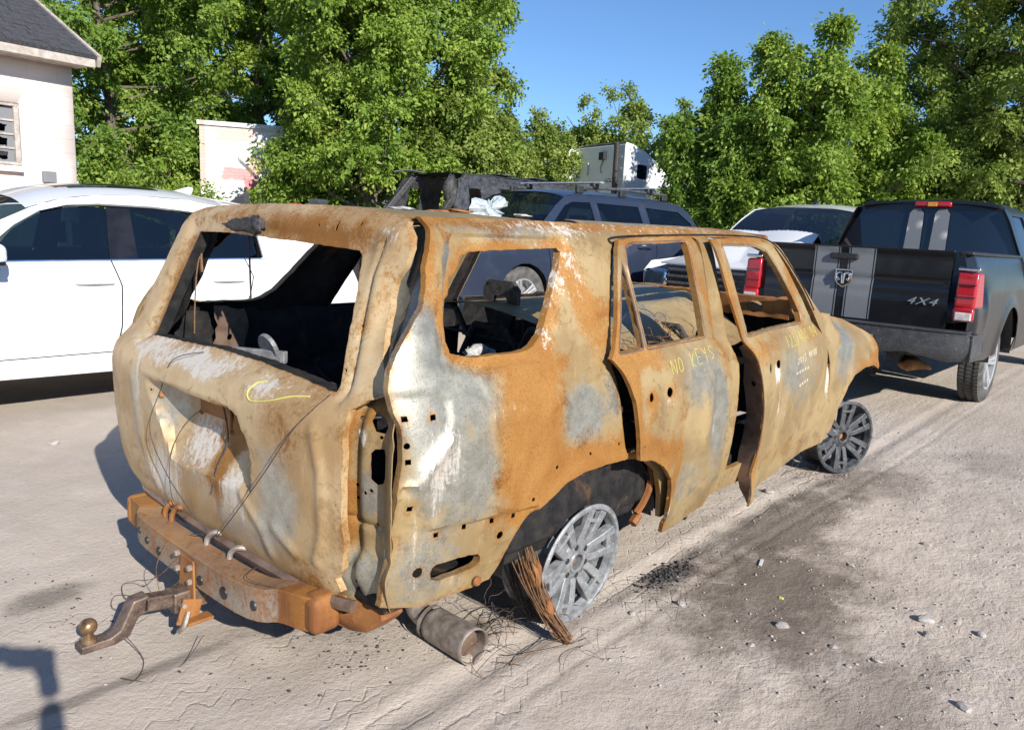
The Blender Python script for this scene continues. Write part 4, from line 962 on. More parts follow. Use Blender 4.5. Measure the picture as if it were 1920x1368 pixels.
def make_wheel(mat, M4, detail=True, name='wheel'):
    b = MB(); b.lathe([(r, z) for r, z in RIMP], 64, closed=True)
    w = b.build(name, mat, wreck, smooth=True, angle=40)
    w.matrix_local = M4
    b = MB(); b.lathe([(.199, -.03), (.199, -.10), (.2, -.15)], 48); o = b.build('barrel', M['barrel'], w, smooth=True)
    b = MB(); b.lathe([(.031, -.085), (.031, -.018), (.034, -.016), (.042, -.016), (.046, -.022), (.078, -.026), (.086, -.032), (.086, -.060), (.06, -.07)], 48); b.build('hub', mat, w, smooth=True)
    b = MB(); b.lathe([(0, -.045), (.020, -.043), (.031, -.055)], 24); b.build('hub_bore', M['rust'], w, smooth=True)
    if not detail: 
        b = MB(); b.lathe([(.07, -.04), (.2, -.04), (.2, -.05), (.07, -.05)], 32, closed=True); b.build('disc_face', mat, w, smooth=True); return w
    sm = []
    for sd_ in (-1, 1):
        vs, fs = spoke_mesh(sd_); o = MB().add(vs, fs).build('spoke', mat, w, smooth=True, bevel=.003, seg=2); sm.append(o)
    for k in range(6):
        for sd_, o in zip((-1, 1), sm):
            if k == 0: continue
            c = o.copy(); c.parent = w; c.rotation_euler = (0, 0, k * math.pi / 3); col.objects.link(c)
    b = MB()
    # recessed web between the limbs of a fork
    vs = []; N_ = 6
    for i, (r, a) in enumerate(((.085, 17), (.135, 13), (.180, 11), (.215, 10))):
        for j in (-1, 1):
            t = math.radians(a) * j; vs.append((r * math.cos(t), r * math.sin(t), -.040 + .012 * (r > .2)))
    web = MB().add(vs, [(0, 1, 3, 2), (2, 3, 5, 4), (4, 5, 7, 6)]).build('web', mat, w)
    web.modifiers.new('thickness', 'SOLIDIFY').thickness = .008
    brg = MB(); brg.bar((.170, -.052, -.014), (.170, .052, -.014), .016, .02); brg = brg.build('bridge', mat, w, bevel=.003)
    for k in range(1, 6):
        for o in (web, brg):
            c = o.copy(); c.parent = w; c.rotation_euler = (0, 0, k * math.pi / 3); col.objects.link(c)
    lug = MB().lathe([(0, -.0225), (.011, -.0225), (.0125, -.024), (.0125, -.03)], 14, Matrix.Translation((.061, 0, 0))).build('lug_hole', M['barrel'], w, smooth=True)
    for k in range(6):
        a = math.pi / 6 + k * math.pi / 3
        if k == 0: lug.rotation_euler = (0, 0, a); continue
        c = lug.copy(); c.parent = w; c.rotation_euler = (0, 0, a); col.objects.link(c)
    return w
RX = Matrix.Rotation(math.pi / 2, 4, 'X')
make_wheel(M['alloy'], Matrix.Translation((0, -.865, .232)) @ Matrix.Rotation(math.radians(6), 4, 'X') @ RX @ Matrix.Rotation(.22, 4, 'Z'))
make_wheel(M['alloy_dark'], Matrix.Translation((2.79, -.87, .236)) @ Matrix.Rotation(math.radians(-24), 4, 'Z') @ RX @ Matrix.Rotation(.5, 4, 'Z'))
make_wheel(M['alloy_dark'], Matrix.Translation((0, .87, .232)) @ Matrix.Rotation(math.pi, 4, 'Z') @ RX, False)
make_wheel(M['alloy_dark'], Matrix.Translation((2.79, .87, .236)) @ Matrix.Rotation(math.pi, 4, 'Z') @ RX, False)
# brake and axle behind the rear rim
b = MB(); b.lathe([(.05, .0), (.155, .0), (.155, .018), (.05, .018)], 40, Matrix.Translation((0, -.765, .232)) @ RX, closed=True); b.build('brake_disc', M['rust'], wreck, smooth=True)
b = MB(); b.box((-.15, -.765, .29), (.075, .09, .12), Matrix.Rotation(.4, 3, 'Y')); b.box((-.12, -.77, .36), (.06, .07, .05), Matrix.Rotation(.6, 3, 'Y')); b.build('brake_caliper', M['rust'], wreck, bevel=.01)
b = MB(); b.lathe([(.185, 0), (.185, .01), (.06, .012)], 30, Matrix.Translation((0, -.745, .232)) @ RX); b.build('backing_plate', M['char'], wreck, smooth=True)
b = MB(); b.tube([(0, -.75, .232), (0, .75, .232)], .045, 14); b.lathe([(0, -.11), (.11, -.06), (.12, .06), (0, .11)], 18, Matrix.Translation((0, .1, .24))); b.build('rear_axle', M['char'], wreck, smooth=True)
b = MB(); b.bar((-.95, -.50, .34), (2.9, -.48, .34), .07, .12); b.bar((-.95, .50, .34), (2.9, .48, .34), .07, .12); b.build('chassis_rail', M['char'], wreck)
b = MB(); b.tube(catmull([(.05, -.76, .27), (-.05, -.70, .42), (-.08, -.66, .56), (-.05, -.60, .66)], 5), .024, 8); b.lathe([(.055, 0), (.055, .02), (.03, .03)], 20, Matrix.Translation((-.07, -.66, .50))); b.build('shock_absorber', M['pipe'], wreck, smooth=True)
lumpy('melted_bracket', (-.10, -.78, .47), (.09, .05, .07), M['ash'], wreck, 31, 1.0, 3)
lumpy('melted_bracket', (.0, -.80, .50), (.06, .04, .05), M['pipe'], wreck, 33, .9, 3)
# wheel house linings and the rusty jamb post in front of the rear wheel
for s in (-1, 1):
    sheet('wheel_house', [(0, 0), (1.2, 0), (1.2, .34), (0, .34)], [], lambda u, v, s=s: np.stack([-.46 * np.cos(u / 1.2 * math.pi), s * (.88 - v), .33 + .34 * np.sin(u / 1.2 * math.pi)], 1), M['soot'], wreck, res=.05, th=.002, flip=s < 0)
sheet('splash_panel', [(-.86, .30), (-.55, .30), (-.55, .72), (-.86, .66)], [], lambda u, v: np.stack([.47 + .03 * np.sin(v * 9), u, v], 1), M['soot'], wreck, res=.04)
b = MB(); b.tube(catmull([(.40, -.86, .60), (.43, -.87, .52), (.43, -.87, .44), (.40, -.865, .38), (.36, -.86, .34)], 4), [.016] * 17, 6); b.tube([(.38, -.86, .33), (.34, -.86, .30)], .02, 6); b.build('jamb_strip', M['rust'], wreck, smooth=True)
b = MB(); b.box((1.4, -.80, .36), (1.7, .10, .13)); b.build('rocker', M['soot'], wreck, bevel=.02)
b = MB(); b.box((1.4, .80, .36), (1.7, .10, .13)); b.build('rocker', M['soot'], wreck, bevel=.02)
b = MB(); b.box((.97, -.80, .72), (.14, .09, .66)); b.build('pillar_base', M['soot'], wreck, bevel=.02)
b = MB(); b.box((2.28, -.84, .37), (.05, .03, .09)); b.tube([(2.25, -.86, .36), (2.24, -.87, .30)], .012, 6); b.build('sill_tab', M['burnt'], wreck, bevel=.004)
# what is left of the tyre: bead bundles and cord wire
def strands(name, ctrl, n, spread, rad, mat, seed, k=7):
    q = random.Random(seed); b = MB()
    for i in range(n):
        off = Vector((q.gauss(0, spread), q.gauss(0, spread), q.gauss(0, spread))); P = []
        for j, c in enumerate(ctrl): P.append(Vector(c) + off * (1 - .55 * j / (len(ctrl) - 1)) + Vector((q.gauss(0, spread * .3), q.gauss(0, spread * .3), q.gauss(0, spread * .3))))
        b.tube([Vector((v[0], v[1], max(v[2], .003))) for v in catmull(P, k)], rad, 4, cap=False)
    return b.build(name, M[mat], wreck, smooth=True)
strands('tyre_bead', [(-.28, -.78, .42), (-.275, -.84, .29), (-.245, -.88, .17), (-.19, -.92, .06), (-.15, -.935, .008)], 64, .019, .0018, 'wire', 4)
strands('tyre_bead', [(-.24, -.72, .30), (-.22, -.74, .15), (-.15, -.76, .03)], 20, .02, .0022, 'darkwire', 6)
lumpy('bead_rubble', (-.265, -.85, .26), (.03, .025, .05), M['rust'], wreck, 41, 1.0, 2)
lumpy('bead_rubble', (-.23, -.90, .14), (.02, .02, .03), M['rust'], wreck, 42, 1.0, 2)
def cords(name, n, seed, cx, cy, spread, rad, mat):
    q = random.Random(seed); b = MB()
    for i in range(n):
        a = q.uniform(0, 6.28); R_ = q.uniform(.10, .30); x0 = cx + q.gauss(0, spread); y0 = cy + q.gauss(0, spread * .5)
        P = []; hgt = abs(q.gauss(0, .06)) + .003; sw = q.uniform(.8, 2.6)
        for j in range(8):
            t = a + sw * j / 7; P.append((x0 + R_ * math.cos(t), y0 + R_ * .5 * math.sin(t), .004 + hgt * math.sin(math.pi * j / 7)))
        b.tube(catmull(P, 3), rad, 4, cap=False)
    o = b.build(name, M[mat], wreck, smooth=True); o['kind'] = 'stuff'; return o
cords('tyre_cord', 12, 9, -.28, -.76, .07, .0011, 'darkwire')
cords('tyre_cord', 8, 10, -.20, -.84, .08, .0011, 'wire')
cords('tyre_cord', 12, 12, 2.55, -.80, .10, .0011, 'darkwire')
cords('tyre_cord', 7, 13, -.02, -1.0, .12, .0009, 'darkwire')
tangle('tyre_cord', (-.22, -.74, .03), .13, 16, .0012, M['darkwire'], wreck, 15)

# --- writing on the doors, chalk line on the tailgate
STK = {'N': [[(0, 0), (0, 1), (.6, 0), (.6, 1)]], 'O': [[(.3, 1), (0, .75), (0, .25), (.3, 0), (.6, .25), (.6, .75), (.3, 1)]], 'K': [[(0, 0), (0, 1)], [(.6, 1), (0, .45), (.6, 0)]], 'E': [[(.55, 1), (0, 1), (0, 0), (.55, 0)], [(0, .5), (.45, .5)]],
       'Y': [[(0, 1), (.3, .5), (.6, 1)], [(.3, .5), (.3, 0)]], 'S': [[(.6, .9), (.3, 1), (0, .8), (.3, .5), (.6, .25), (.3, 0), (0, .1)]], '1': [[(.2, 1), (.2, 0)]], '2': [[(0, .8), (.3, 1), (.55, .75), (0, 0), (.6, 0)]], '3': [[(0, .9), (.4, 1), (.5, .75), (.2, .55), (.55, .3), (.3, 0), (0, .1)]],
       '4': [[(.45, 0), (.45, 1), (0, .4), (.65, .4)]], '5': [[(.55, 1), (.1, 1), (.05, .6), (.45, .55), (.5, .2), (.2, 0), (0, .1)]], '0': [[(.3, 1), (0, .7), (.05, .2), (.3, 0), (.55, .3), (.5, .8), (.3, 1)]], 'R': [[(0, 0), (0, 1), (.5, .85), (.45, .55), (0, .5), (.6, 0)]], 'U': [[(0, 1), (0, .2), (.3, 0), (.55, .2), (.55, 1)]],
       '/': [[(0, -.2), (.4, 1.1)]], '~': [[(0, .3), (.15, .8), (.3, .2), (.45, .8), (.6, .3)]]}
def scrawl(text, fn, u0, v0, u1, v1, hgt, rad, mat, seed=1):
    q = random.Random(seed); L = math.hypot(u1 - u0, v1 - v0); du, dv = (u1 - u0) / L, (v1 - v0) / L
    adv = L / len(text)
    for i, ch in enumerate(text):
        if ch not in STK: continue
        b = MB()
        for stroke in STK.get(ch, []):
            P = []
            for (sx, sy) in stroke:
                a = (i + sx * .95) * adv + q.gauss(0, .04) * adv; h_ = (sy + q.gauss(0, .05)) * hgt
                P.append((u0 + du * a - dv * h_ * .2, v0 + dv * a + h_))
            cp = np.array(catmull(P, 4)); X3 = fn(cp[:, 0], cp[:, 1]); X3[:, 1] -= .0012
            b.tube([Vector(p_) for p_ in X3], rad, 5)
        b.build('letter', M[mat], wreck, smooth=True)
scrawl('NO KEYS', rdoor, .39, .925, .80, .955, .052, .0011, 'chalk', 3)
scrawl('123/400 04', fdoor, 1.50, .935, 1.98, .965, .055, .0010, 'chalk', 4)
scrawl('2015 4RUN', fdoor, 1.62, .845, 1.92, .872, .032, .0009, 'chalk_white', 5)
scrawl('~~~~~', fdoor, 1.60, .785, 1.80, .80, .026, .0008, 'chalk_white', 6)
scrawl('~~~~', fdoor, 1.66, .715, 1.80, .735, .028, .0008, 'chalk_white', 7)
yl = catmull([(-.300, .945), (-.270, .938), (-.255, .92), (-.258, .899), (-.286, .886), (-.346, .895), (-.399, .909), (-.46, .928), (-.531, .939)], 6)
MB().tube([onT(a, c, .001) for a, c in yl], .0024, 6).build('chalk_line', M['chalk'], wreck, smooth=True)
# melted glass lying on the roof belongs to nothing any more
o = lumpy('melted_glass_lump', (.12, -.20, 1.525), (.060, .045, .042), M['glasslump'], None, 17, 1.7, 3); o.data.polygons.foreach_set('use_smooth', np.zeros(len(o.data.polygons), bool)); tag(o, 'pale lump of melted crumpled glass on the burnt roof', 'glass lump')
for k, (x, y, r) in enumerate(((-.05, -.1, .05), (.2, -.3, .045), (-.2, -.35, .05), (-.35, -.2, .04), (.16, -.05, .04))):
    lumpy('roof_ash', (x, y, 1.506), (r * 1.2, r * .7, .006), M['ash'] if k % 2 else M['rust'], wreck, 50 + k, 1.2, 2)
# ------------------------------------------------------------------ generic car pieces (local x forward, y left, z up)
def prof(pts):
    Z = np.array([p_[0] for p_ in pts]); Y = np.array([p_[1] for p_ in pts])
    return lambda z: sum(np.interp(np.asarray(z, float) + d, Z, Y) for d in (-.03, -.015, 0, .015, .03)) / 5
def arch(cx, r, z0, n=12, rev=False):
    a0 = math.asin(max(-1, min(1, (z0 - .36) / r)))
    A = np.linspace(math.pi - a0, a0, n)
    P = [(cx + r * math.cos(t), .36 + r * math.sin(t)) for t in A]
    return P[::-1] if rev else P
def side_fn(hw, s, off=0., bump=None):
    return lambda x, z: np.stack([x, s * (hw(z) + off + (bump(x, z) if bump else 0) - .10 * np.clip(np.abs(x) - 1.75, 0, 1) ** 2), z], 1)
def top_strip(name, pts, hw, mat, parent, crown=.06, n=14, w_off=-.0, th=.004, sub=5, endw=None):
    """hood, screen, roof or tail: a strip swept along a side-view curve with a cross crown"""
    C_ = catmull(pts, sub) if len(pts) > 2 else [np.array(pts[0], float) + (np.array(pts[1], float) - np.array(pts[0], float)) * k / sub for k in range(sub + 1)]
    V = []; F = []
    ys = np.linspace(-1, 1, n + 1)
    for (x, z) in C_:
        w = float(hw(z)) - .10 * max(abs(x) - 1.75, 0) ** 2 + w_off
        for t in ys: V.append((x - .06 * np.sign(x) * t * t * (1 if abs(x) > 1.9 else 0), t * w, z + crown * (1 - abs(t) ** 2.6)))
    m = n + 1
    for i in range(len(C_) - 1):
        for k in range(n): F.append((i * m + k, i * m + k + 1, (i + 1) * m + k + 1, (i + 1) * m + k))
    return MB().add(V, F).build(name, mat, parent, smooth=True)
def wheel_assy(root, x, y, s, r=.36, w=.24, rim=.24, mat=None, spokes=5, tread=False):
    Mx = Matrix.Translation((x, y, r)) @ Matrix.Rotation(-s * math.pi / 2, 4, 'X')
    R = r
    b = MB(); b.lathe([(rim, -w * .45), (R * .80, -w * .5), (R * .95, -w * .46), (R, -w * .38), (R, -w * .20), (R - .010, -w * .18), (R - .010, -w * .14), (R, -w * .12), (R, w * .12), (R - .010, w * .14), (R - .010, w * .18), (R, w * .20), (R, w * .38), (R * .95, w * .46), (R * .80, w * .5), (rim, w * .45)], 44, Mx); t = b.build('tyre', M['rubber'], root, smooth=True)
    b = MB(); b.lathe([(rim + .004, w * .44), (rim, w * .47), (rim * .93, w * .44), (rim * .90, w * .1), (rim * .88, -w * .4)], 44, Mx); rm = b.build('rim', mat or M['silver'], t, smooth=True)
    b = MB(); b.lathe([(0, w * .30), (rim * .2, w * .32), (rim * .24, w * .24)], 20, Mx); b.lathe([(.03, w * .0), (rim * .88, -.02)], 24, Mx); b.build('hub', mat or M['silver'], t, smooth=True)
    sv = None
    for k in range(spokes):
        for d_ in (-.12, .12):
            a = 2 * math.pi * k / spokes
            if sv is None or True:
                p0 = Mx @ Vector((rim * .15 * math.cos(a + d_ * 2.5), rim * .15 * math.sin(a + d_ * 2.5), w * .28)); p1 = Mx @ Vector((rim * .95 * math.cos(a + d_), rim * .95 * math.sin(a + d_), w * .42))
                ax = (Mx.to_3x3() @ Vector((0, 0, 1)))
                b = MB(); b.bar(p0, p1, .03, .03, up=ax, w2=.04); b.build('spoke', mat or M['silver'], t, bevel=.004)
    if tread:
        blk = None
        for k in range(64):
            for lane in (-1, 0, 1):
                a = 2 * math.pi * (k + .33 * lane) / 64
                if blk is None:
                    blk = MB().box((0, 0, 0), (w * .20, .026, .016)).build('tread_block', M['rubber'], t, bevel=.002); o = blk
                else:
                    o = blk.copy(); o.parent = t; col.objects.link(o)
                o.matrix_local = Mx @ Matrix.Rotation(a, 4, 'Z') @ Matrix.Translation((R + .001, 0, lane * w * .29)) @ Matrix.Rotation(math.pi / 2, 4, 'Y') @ Matrix.Rotation(.25 * lane, 4, 'Z')
    return t
def half_arch(root, x, zc, r, y0, y1):
    A_ = np.linspace(-.05, math.pi + .05, 17); V = []
    for t in A_: V += [(x + r * math.cos(t), y0, zc + r * math.sin(t)), (x + r * math.cos(t), y1, zc + r * math.sin(t))]
    MB().add(V, [(2 * i, 2 * i + 1, 2 * i + 3, 2 * i + 2) for i in range(16)]).build('wheel_house', M['blackplastic'], root, smooth=True)
def handle_on(root, hw, s, x, z, mat, L=.13):
    y = s * (float(hw(z)) + .018)
    sheet('handle_shade', circ((x, z + .004), .085, 16, .030), [], lambda u, v: np.stack([u, s * (hw(v) + .0025), v], 1), M['handle_shade_grey'], root, res=.03, th=.001, flip=s > 0)  # flat grey oval, shade behind the handle painted as colour
    b = MB(); b.tube(catmull([(x - L, y - s * .02, z), (x - L * .8, y, z + .004), (x, y + s * .006, z + .006), (x + L * .8, y, z + .006), (x + L, y - s * .02, z + .004)], 4), [.014] * 3 + [.021] * 11 + [.016] * 3, 8)
    b.build('door_handle', mat, root, smooth=True)
def suv(root, hw, sp, body, glassm, detail=True):
    """a closed SUV: side panels with real openings, glass, strips over the top, cabin inside"""
    for s in (1, -1):
        fn = side_fn(hw, s); fl = s > 0
        arF = arch(sp['axF'], sp['ar'], sp['sill']); arR = arch(sp['axR'], sp['ar'], sp['sill'])
        P = sp['panels']
        sheet('front_fender', P['fender'](arF), [], fn, body, root, res=.05, th=.004, flip=fl)
        sheet('front_door', P['fdoor'], [], fn, body, root, res=.05, th=.004, flip=fl)
        sheet('rear_door', P['rdoor'](arR), [], fn, body, root, res=.05, th=.004, flip=fl)
        sheet('rear_quarter', P['quarter'](arR), [], fn, body, root, res=.05, th=.004, flip=fl)
        sheet('sill', P['sill'], [], side_fn(hw, s, -.012), body, root, res=.05, th=.004, flip=fl)
        sheet('side_frame', P['rail'], P['glass_cut'], fn, body, root, res=.035, th=.02, flip=fl)
        for nm, g in P['glass']: sheet(nm, g, [], side_fn(hw, s, -.012), glassm, root, res=.06, th=.004, flip=fl)
        for g in P.get('trim', []): sheet('pillar_trim', g, [], side_fn(hw, s, -.004), M['trim'], root, res=.05, th=.004, flip=fl)
        b = MB(); b.tube([(x, s * (float(hw(z)) + .006), z) for x, z in sp['belt']], .008, 6); b.build('belt_strip', sp.get('strip', M['chrome']), root, smooth=True)
        sheet('door_liner', [(sp['axR'] + .25, .3), (sp['axF'] - .35, .3), (sp['axF'] - .35, sp['beltz'] - .03), (sp['axR'] + .25, sp['beltz'] - .03)], [], side_fn(hw, s, -.08), M['interior'], root, res=.1, th=.004, flip=fl)
        for hx in sp['handles']: handle_on(root, hw, s, hx, sp['hz'], body)
        for ax in (sp['axF'], sp['axR']):
            wheel_assy(root, ax, s * (float(hw(.4)) - .11), s, sp.get('tr', .36), .235, sp.get('rim', .245))
            half_arch(root, ax, .36, sp['ar'] + .005, s * .5, s * (float(hw(.6)) - .03))
    for nm, pts, mt, cr in sp['top']:
        top_strip(nm, pts, hw, mt, root, cr)
    # cabin
    b = MB(); b.box(((sp['axF'] + sp['axR']) / 2, 0, .34), (sp['axF'] - sp['axR'] + .8, 1.5, .06)); b.build('floor_pan', M['interior'], root)
    for sx in sp['seats']:
        for sy in (-.36, .36):
            b = MB(); b.box((sx, sy, .62), (.5, .5, .22)); b.bar((sx - .20, sy, .66), (sx - .34, sy, 1.10), .46, .14, up=(1, 0, 0)); b.build('seat', M['interior'], root, smooth=True, bevel=.06, seg=3)
            b = MB(); b.box((sx - .37, sy, 1.24), (.11, .26, .17)); b.tube([(sx - .36, sy - .05, 1.08), (sx - .37, sy - .05, 1.2)], .008, 6); b.tube([(sx - .36, sy + .05, 1.08), (sx - .37, sy + .05, 1.2)], .008, 6); b.build('headrest', M['interior'], root, smooth=True, bevel=.04, seg=3)
    b = MB(); b.box((sp['dash'], 0, .85), (.35, 1.4, .3)); b.build('dashboard', M['interior'], root, bevel=.06)

def text_mesh(name, cu, mat):
    t = bpy.data.objects.new(name, cu); col.objects.link(t); bpy.context.view_layer.update()
    me = bpy.data.meshes.new_from_object(t.evaluated_get(bpy.context.evaluated_depsgraph_get())); bpy.data.objects.remove(t)
    return link(name, me, mat, None, False)

# ------------------------------------------------------------------ white SUV on the left (nose towards -x)
wh = empty('parked_suv', 'clean white SUV with tinted windows parked left behind the burnt wreck', 'car', (0, 4.34, 0), math.pi, 'vehicles parked in the yard')
hwW = prof([(.15, .84), (.30, .895), (.6, .925), (.85, .92), (.95, .905), (1.07, .865), (1.25, .785), (1.42, .715), (1.50, .67), (1.56, .60), (1.62, .52)])
# local x = -world x
FW = [(.66, 1.20), (.58, 1.285), (.41, 1.39), (.24, 1.435), (.03, 1.455), (-.045, 1.44), (0, 1.085), (.60, 1.075), (.84, 1.07)]
RW = [(-.21, 1.455), (-.40, 1.452), (-.70, 1.425), (-1.0, 1.35), (-1.17, 1.27), (-1.18, 1.13), (-1.10, 1.10), (-.2, 1.088)]
BT = [(-.045, 1.45), (-.21, 1.455), (-.2, 1.088), (0, 1.082)]
RAILW = [(1.25, 1.055), (.95, 1.17), (.66, 1.33), (.45, 1.43), (.24, 1.50), (0, 1.535), (-.3, 1.55), (-.7, 1.54), (-1.05, 1.49), (-1.45, 1.36), (-1.8, 1.20), (-2.0, 1.10), (-1.9, 1.07), (-1.2, 1.092), (0, 1.078), (.9, 1.06)]
DLO = [(.95, 1.075), (.66, 1.235), (.57, 1.31), (.40, 1.41), (.22, 1.458), (.0, 1.478), (-.40, 1.475), (-.72, 1.448), (-1.05, 1.365), (-1.22, 1.275), (-1.23, 1.10), (-.2, 1.088), (0, 1.083)]
spW = dict(axF=1.52, axR=-1.33, ar=.405, sill=.27, beltz=1.07, tr=.36, rim=.25, dash=.95, seats=(.35, -.5), hz=.925, handles=(.13, -.88),
           belt=[(.95, 1.068), (0, 1.080), (-1.2, 1.094)],
           panels=dict(fender=lambda a: [(.945, .40), (.95, 1.05), (1.25, 1.05), (1.6, 1.0), (2.1, .92), (2.4, .80), (2.45, .5), (2.35, .27)] + a[::-1] + [(1.0, .27), (.95, .30)] if False else
                       [(.955, 1.055), (.945, .42), (.97, .28)] + a + [(2.3, .28), (2.45, .5), (2.4, .80), (2.1, .92), (1.6, 1.0), (1.25, 1.05)],
                       fdoor=[(.94, .42), (.948, 1.056), (0, 1.076), (-.05, .9), (-.035, .6), (.005, .42)],
                       rdoor=lambda a: [(-.012, .42), (-.045, .6), (-.06, .9), (-.010, 1.076), (-1.05, 1.09), (-1.10, .95), (-1.06, .80), (-.98, .60), (-.90, .42)],
                       quarter=lambda a: [(-1.06, 1.09), (-1.11, .95), (-1.07, .80), (-.99, .60), (-.91, .41)] + [q for q in a[::-1] if q[0] < -.93 or True][::1] + [(-1.9, .28), (-2.15, .40), (-2.2, .8), (-2.1, 1.05), (-1.9, 1.07)],
                       sill=[(.97, .28), (.95, .41), (-.91, .41), (-.95, .28), (0, .265)],
                       rail=RAILW, glass_cut=[DLO], glass=[('front_window', FW), ('rear_window', RW)], trim=[BT]),
           top=[('hood', [(2.42, .78), (2.2, .90), (1.7, 1.0), (1.22, 1.06)], M['white'], .05), ('windscreen', [(1.22, 1.065), (.85, 1.24), (.48, 1.425)], M['glass'], .07),
                ('roof', [(.48, 1.425), (.24, 1.50), (0, 1.535), (-.3, 1.55), (-.7, 1.54), (-1.05, 1.49)], M['white'], .085), ('rear_screen', [(-1.10, 1.475), (-1.45, 1.36), (-1.8, 1.20)], M['dark_glass'], .07),
                ('tail', [(-1.8, 1.20), (-2.05, 1.08), (-2.18, .9), (-2.2, .5), (-2.1, .3)], M['white'], .05), ('nose', [(2.42, .78), (2.5, .6), (2.45, .35)], M['white'], .03)])
spW['panels']['quarter'] = lambda a: [(-1.06, 1.09), (-1.11, .95), (-1.07, .80), (-.99, .60), (-.925, .43)] + a[::-1][2:] + [(-1.9, .28), (-2.15, .40), (-2.2, .8), (-2.1, 1.05), (-1.9, 1.07)]
suv(wh, hwW, spW, M['white'], M['tint'])
for o in wh.children:
    if o.name.startswith('front_window'): pass
sheet('sunroof', [(.18, -.42), (-.55, -.42), (-.55, .42), (.18, .42)], [], lambda u, v: np.stack([u, v, np.interp(-u, [-.24, 0, .3, .7], [1.50, 1.535, 1.55, 1.54]) + .085 * (1 - (np.abs(v) / .62) ** 2.6) + .006], 1), M['dark_glass'], wh, res=.06, th=.01)
sheet('roof_spoiler', [(-1.02, -.60), (-1.02, .60), (-1.32, .55), (-1.36, 0), (-1.32, -.55)], [], lambda u, v: np.stack([u, v, 1.525 + (u + 1.02) * .10 + .06 * (1 - (v / .62) ** 2)], 1), M['white'], wh, res=.05, th=.03)
b = MB(); b.prism([(-.86, -.02, 1.62), (-1.02, -.02, 1.60), (-1.04, -.02, 1.655), (-1.0, -.02, 1.665)], (0, 0, 0), (0, .04, 0)); b.build('antenna_fin', M['white'], wh, bevel=.01)
for s in (1, -1):
    b = MB(); b.box((.78, s * 1.03, 1.13), (.14, .22, .13)); b.build('mirror', M['white'], wh, smooth=True, bevel=.045, seg=4)
    b = MB(); b.box((.79, s * 1.03, 1.072), (.13, .21, .03)); b.bar((.78, s * .88, 1.05), (.78, s * .98, 1.09), .06, .04); b.build('mirror_base', M['trim'], wh, bevel=.01)

# ------------------------------------------------------------------ slate blue SUV behind the wreck
bl = empty('parked_suv', 'slate blue SUV with grey roof rack crossbars parked behind the wreck', 'car', (6.03, 4.25, .255), math.radians(175.6), 'vehicles parked in the yard', 1.05)
hwB = prof([(.15, .82), (.30, .87), (.6, .905), (.85, .90), (.97, .885), (1.05, .86), (1.25, .775), (1.45, .69), (1.54, .64), (1.60, .56), (1.66, .45)])
FB = [(1.02, 1.10), (.60, 1.42), (.45, 1.47), (.12, 1.48), (.10, 1.085), (.95, 1.07)]
RB = [(.0, 1.48), (-.82, 1.475), (-.86, 1.10), (-.02, 1.087)]
QB = [(-.98, 1.472), (-1.70, 1.45), (-1.95, 1.30), (-2.0, 1.14), (-1.0, 1.105)]
RAILB = [(1.35, 1.03), (1.1, 1.17), (.75, 1.42), (.55, 1.53), (.3, 1.565), (-.5, 1.59), (-1.3, 1.585), (-1.8, 1.55), (-2.0, 1.42), (-2.15, 1.18), (-2.2, 1.05), (-1.9, 1.09), (0, 1.07), (1.0, 1.035)]
spB = dict(axF=1.38, axR=-1.30, ar=.40, sill=.27, beltz=1.06, tr=.36, rim=.23, dash=.95, seats=(.30, -.6), hz=.96, handles=(.18, -.75), strip=M['trim'],
           belt=[(1.0, 1.06), (0, 1.075), (-2.0, 1.10)],
           panels=dict(fender=lambda a: [(1.05, 1.03), (1.0, .8), (.95, .42), (.93, .28)] + a + [(2.1, .28), (2.3, .45), (2.3, .75), (2.1, .92), (1.6, 1.0), (1.35, 1.02)],
                       fdoor=[(.94, .42), (.99, .8), (1.04, 1.032), (.06, 1.068), (.03, .8), (.06, .42)],
                       rdoor=lambda a: [(.05, .42), (.02, .8), (.05, 1.068), (-1.0, 1.08), (-1.02, .90), (-.93, .70), (-.86, .50), (-.84, .42)],
                       quarter=lambda a: [(-1.01, 1.08), (-1.03, .90), (-.94, .70), (-.88, .45)] + a[::-1][2:] + [(-1.95, .28), (-2.2, .45), (-2.27, .8), (-2.22, 1.05), (-1.9, 1.085)],
                       sill=[(.94, .28), (.94, .41), (-.84, .41), (-.88, .28), (0, .265)], rail=RAILB, glass_cut=[FB, RB, QB], glass=[('front_window', FB), ('rear_window', RB), ('quarter_window', QB)], trim=[]),
           top=[('hood', [(2.28, .78), (2.1, .90), (1.7, .98), (1.33, 1.035)], M['blue'], .05), ('windscreen', [(1.33, 1.04), (.95, 1.29), (.56, 1.525)], M['tint'], .05),
                ('roof', [(.56, 1.525), (.3, 1.565), (-.5, 1.59), (-1.3, 1.585), (-1.8, 1.55)], M['blue'], .06), ('rear_screen', [(-1.80, 1.545), (-2.0, 1.42), (-2.15, 1.15)], M['dark_glass'], .05), ('tail', [(-2.15, 1.15), (-2.25, .9), (-2.25, .4)], M['blue'], .04), ('nose', [(2.28, .78), (2.34, .6), (2.30, .35)], M['blue'], .03)])
suv(bl, hwB, spB, M['blue'], M['glass'])
for y in (-.58, .58):
    b = MB(); b.tube([(.25, y, 1.655), (-.5, y, 1.675), (-1.55, y, 1.665)], .018, 8); b.build('roof_rail', M['alloy_dark'], bl, smooth=True)
    for x in (.22, -.6, -1.5):
        b = MB(); b.box((x, y, 1.625), (.12, .05, .09)); b.build('rail_foot', M['blackplastic'], bl, bevel=.015)
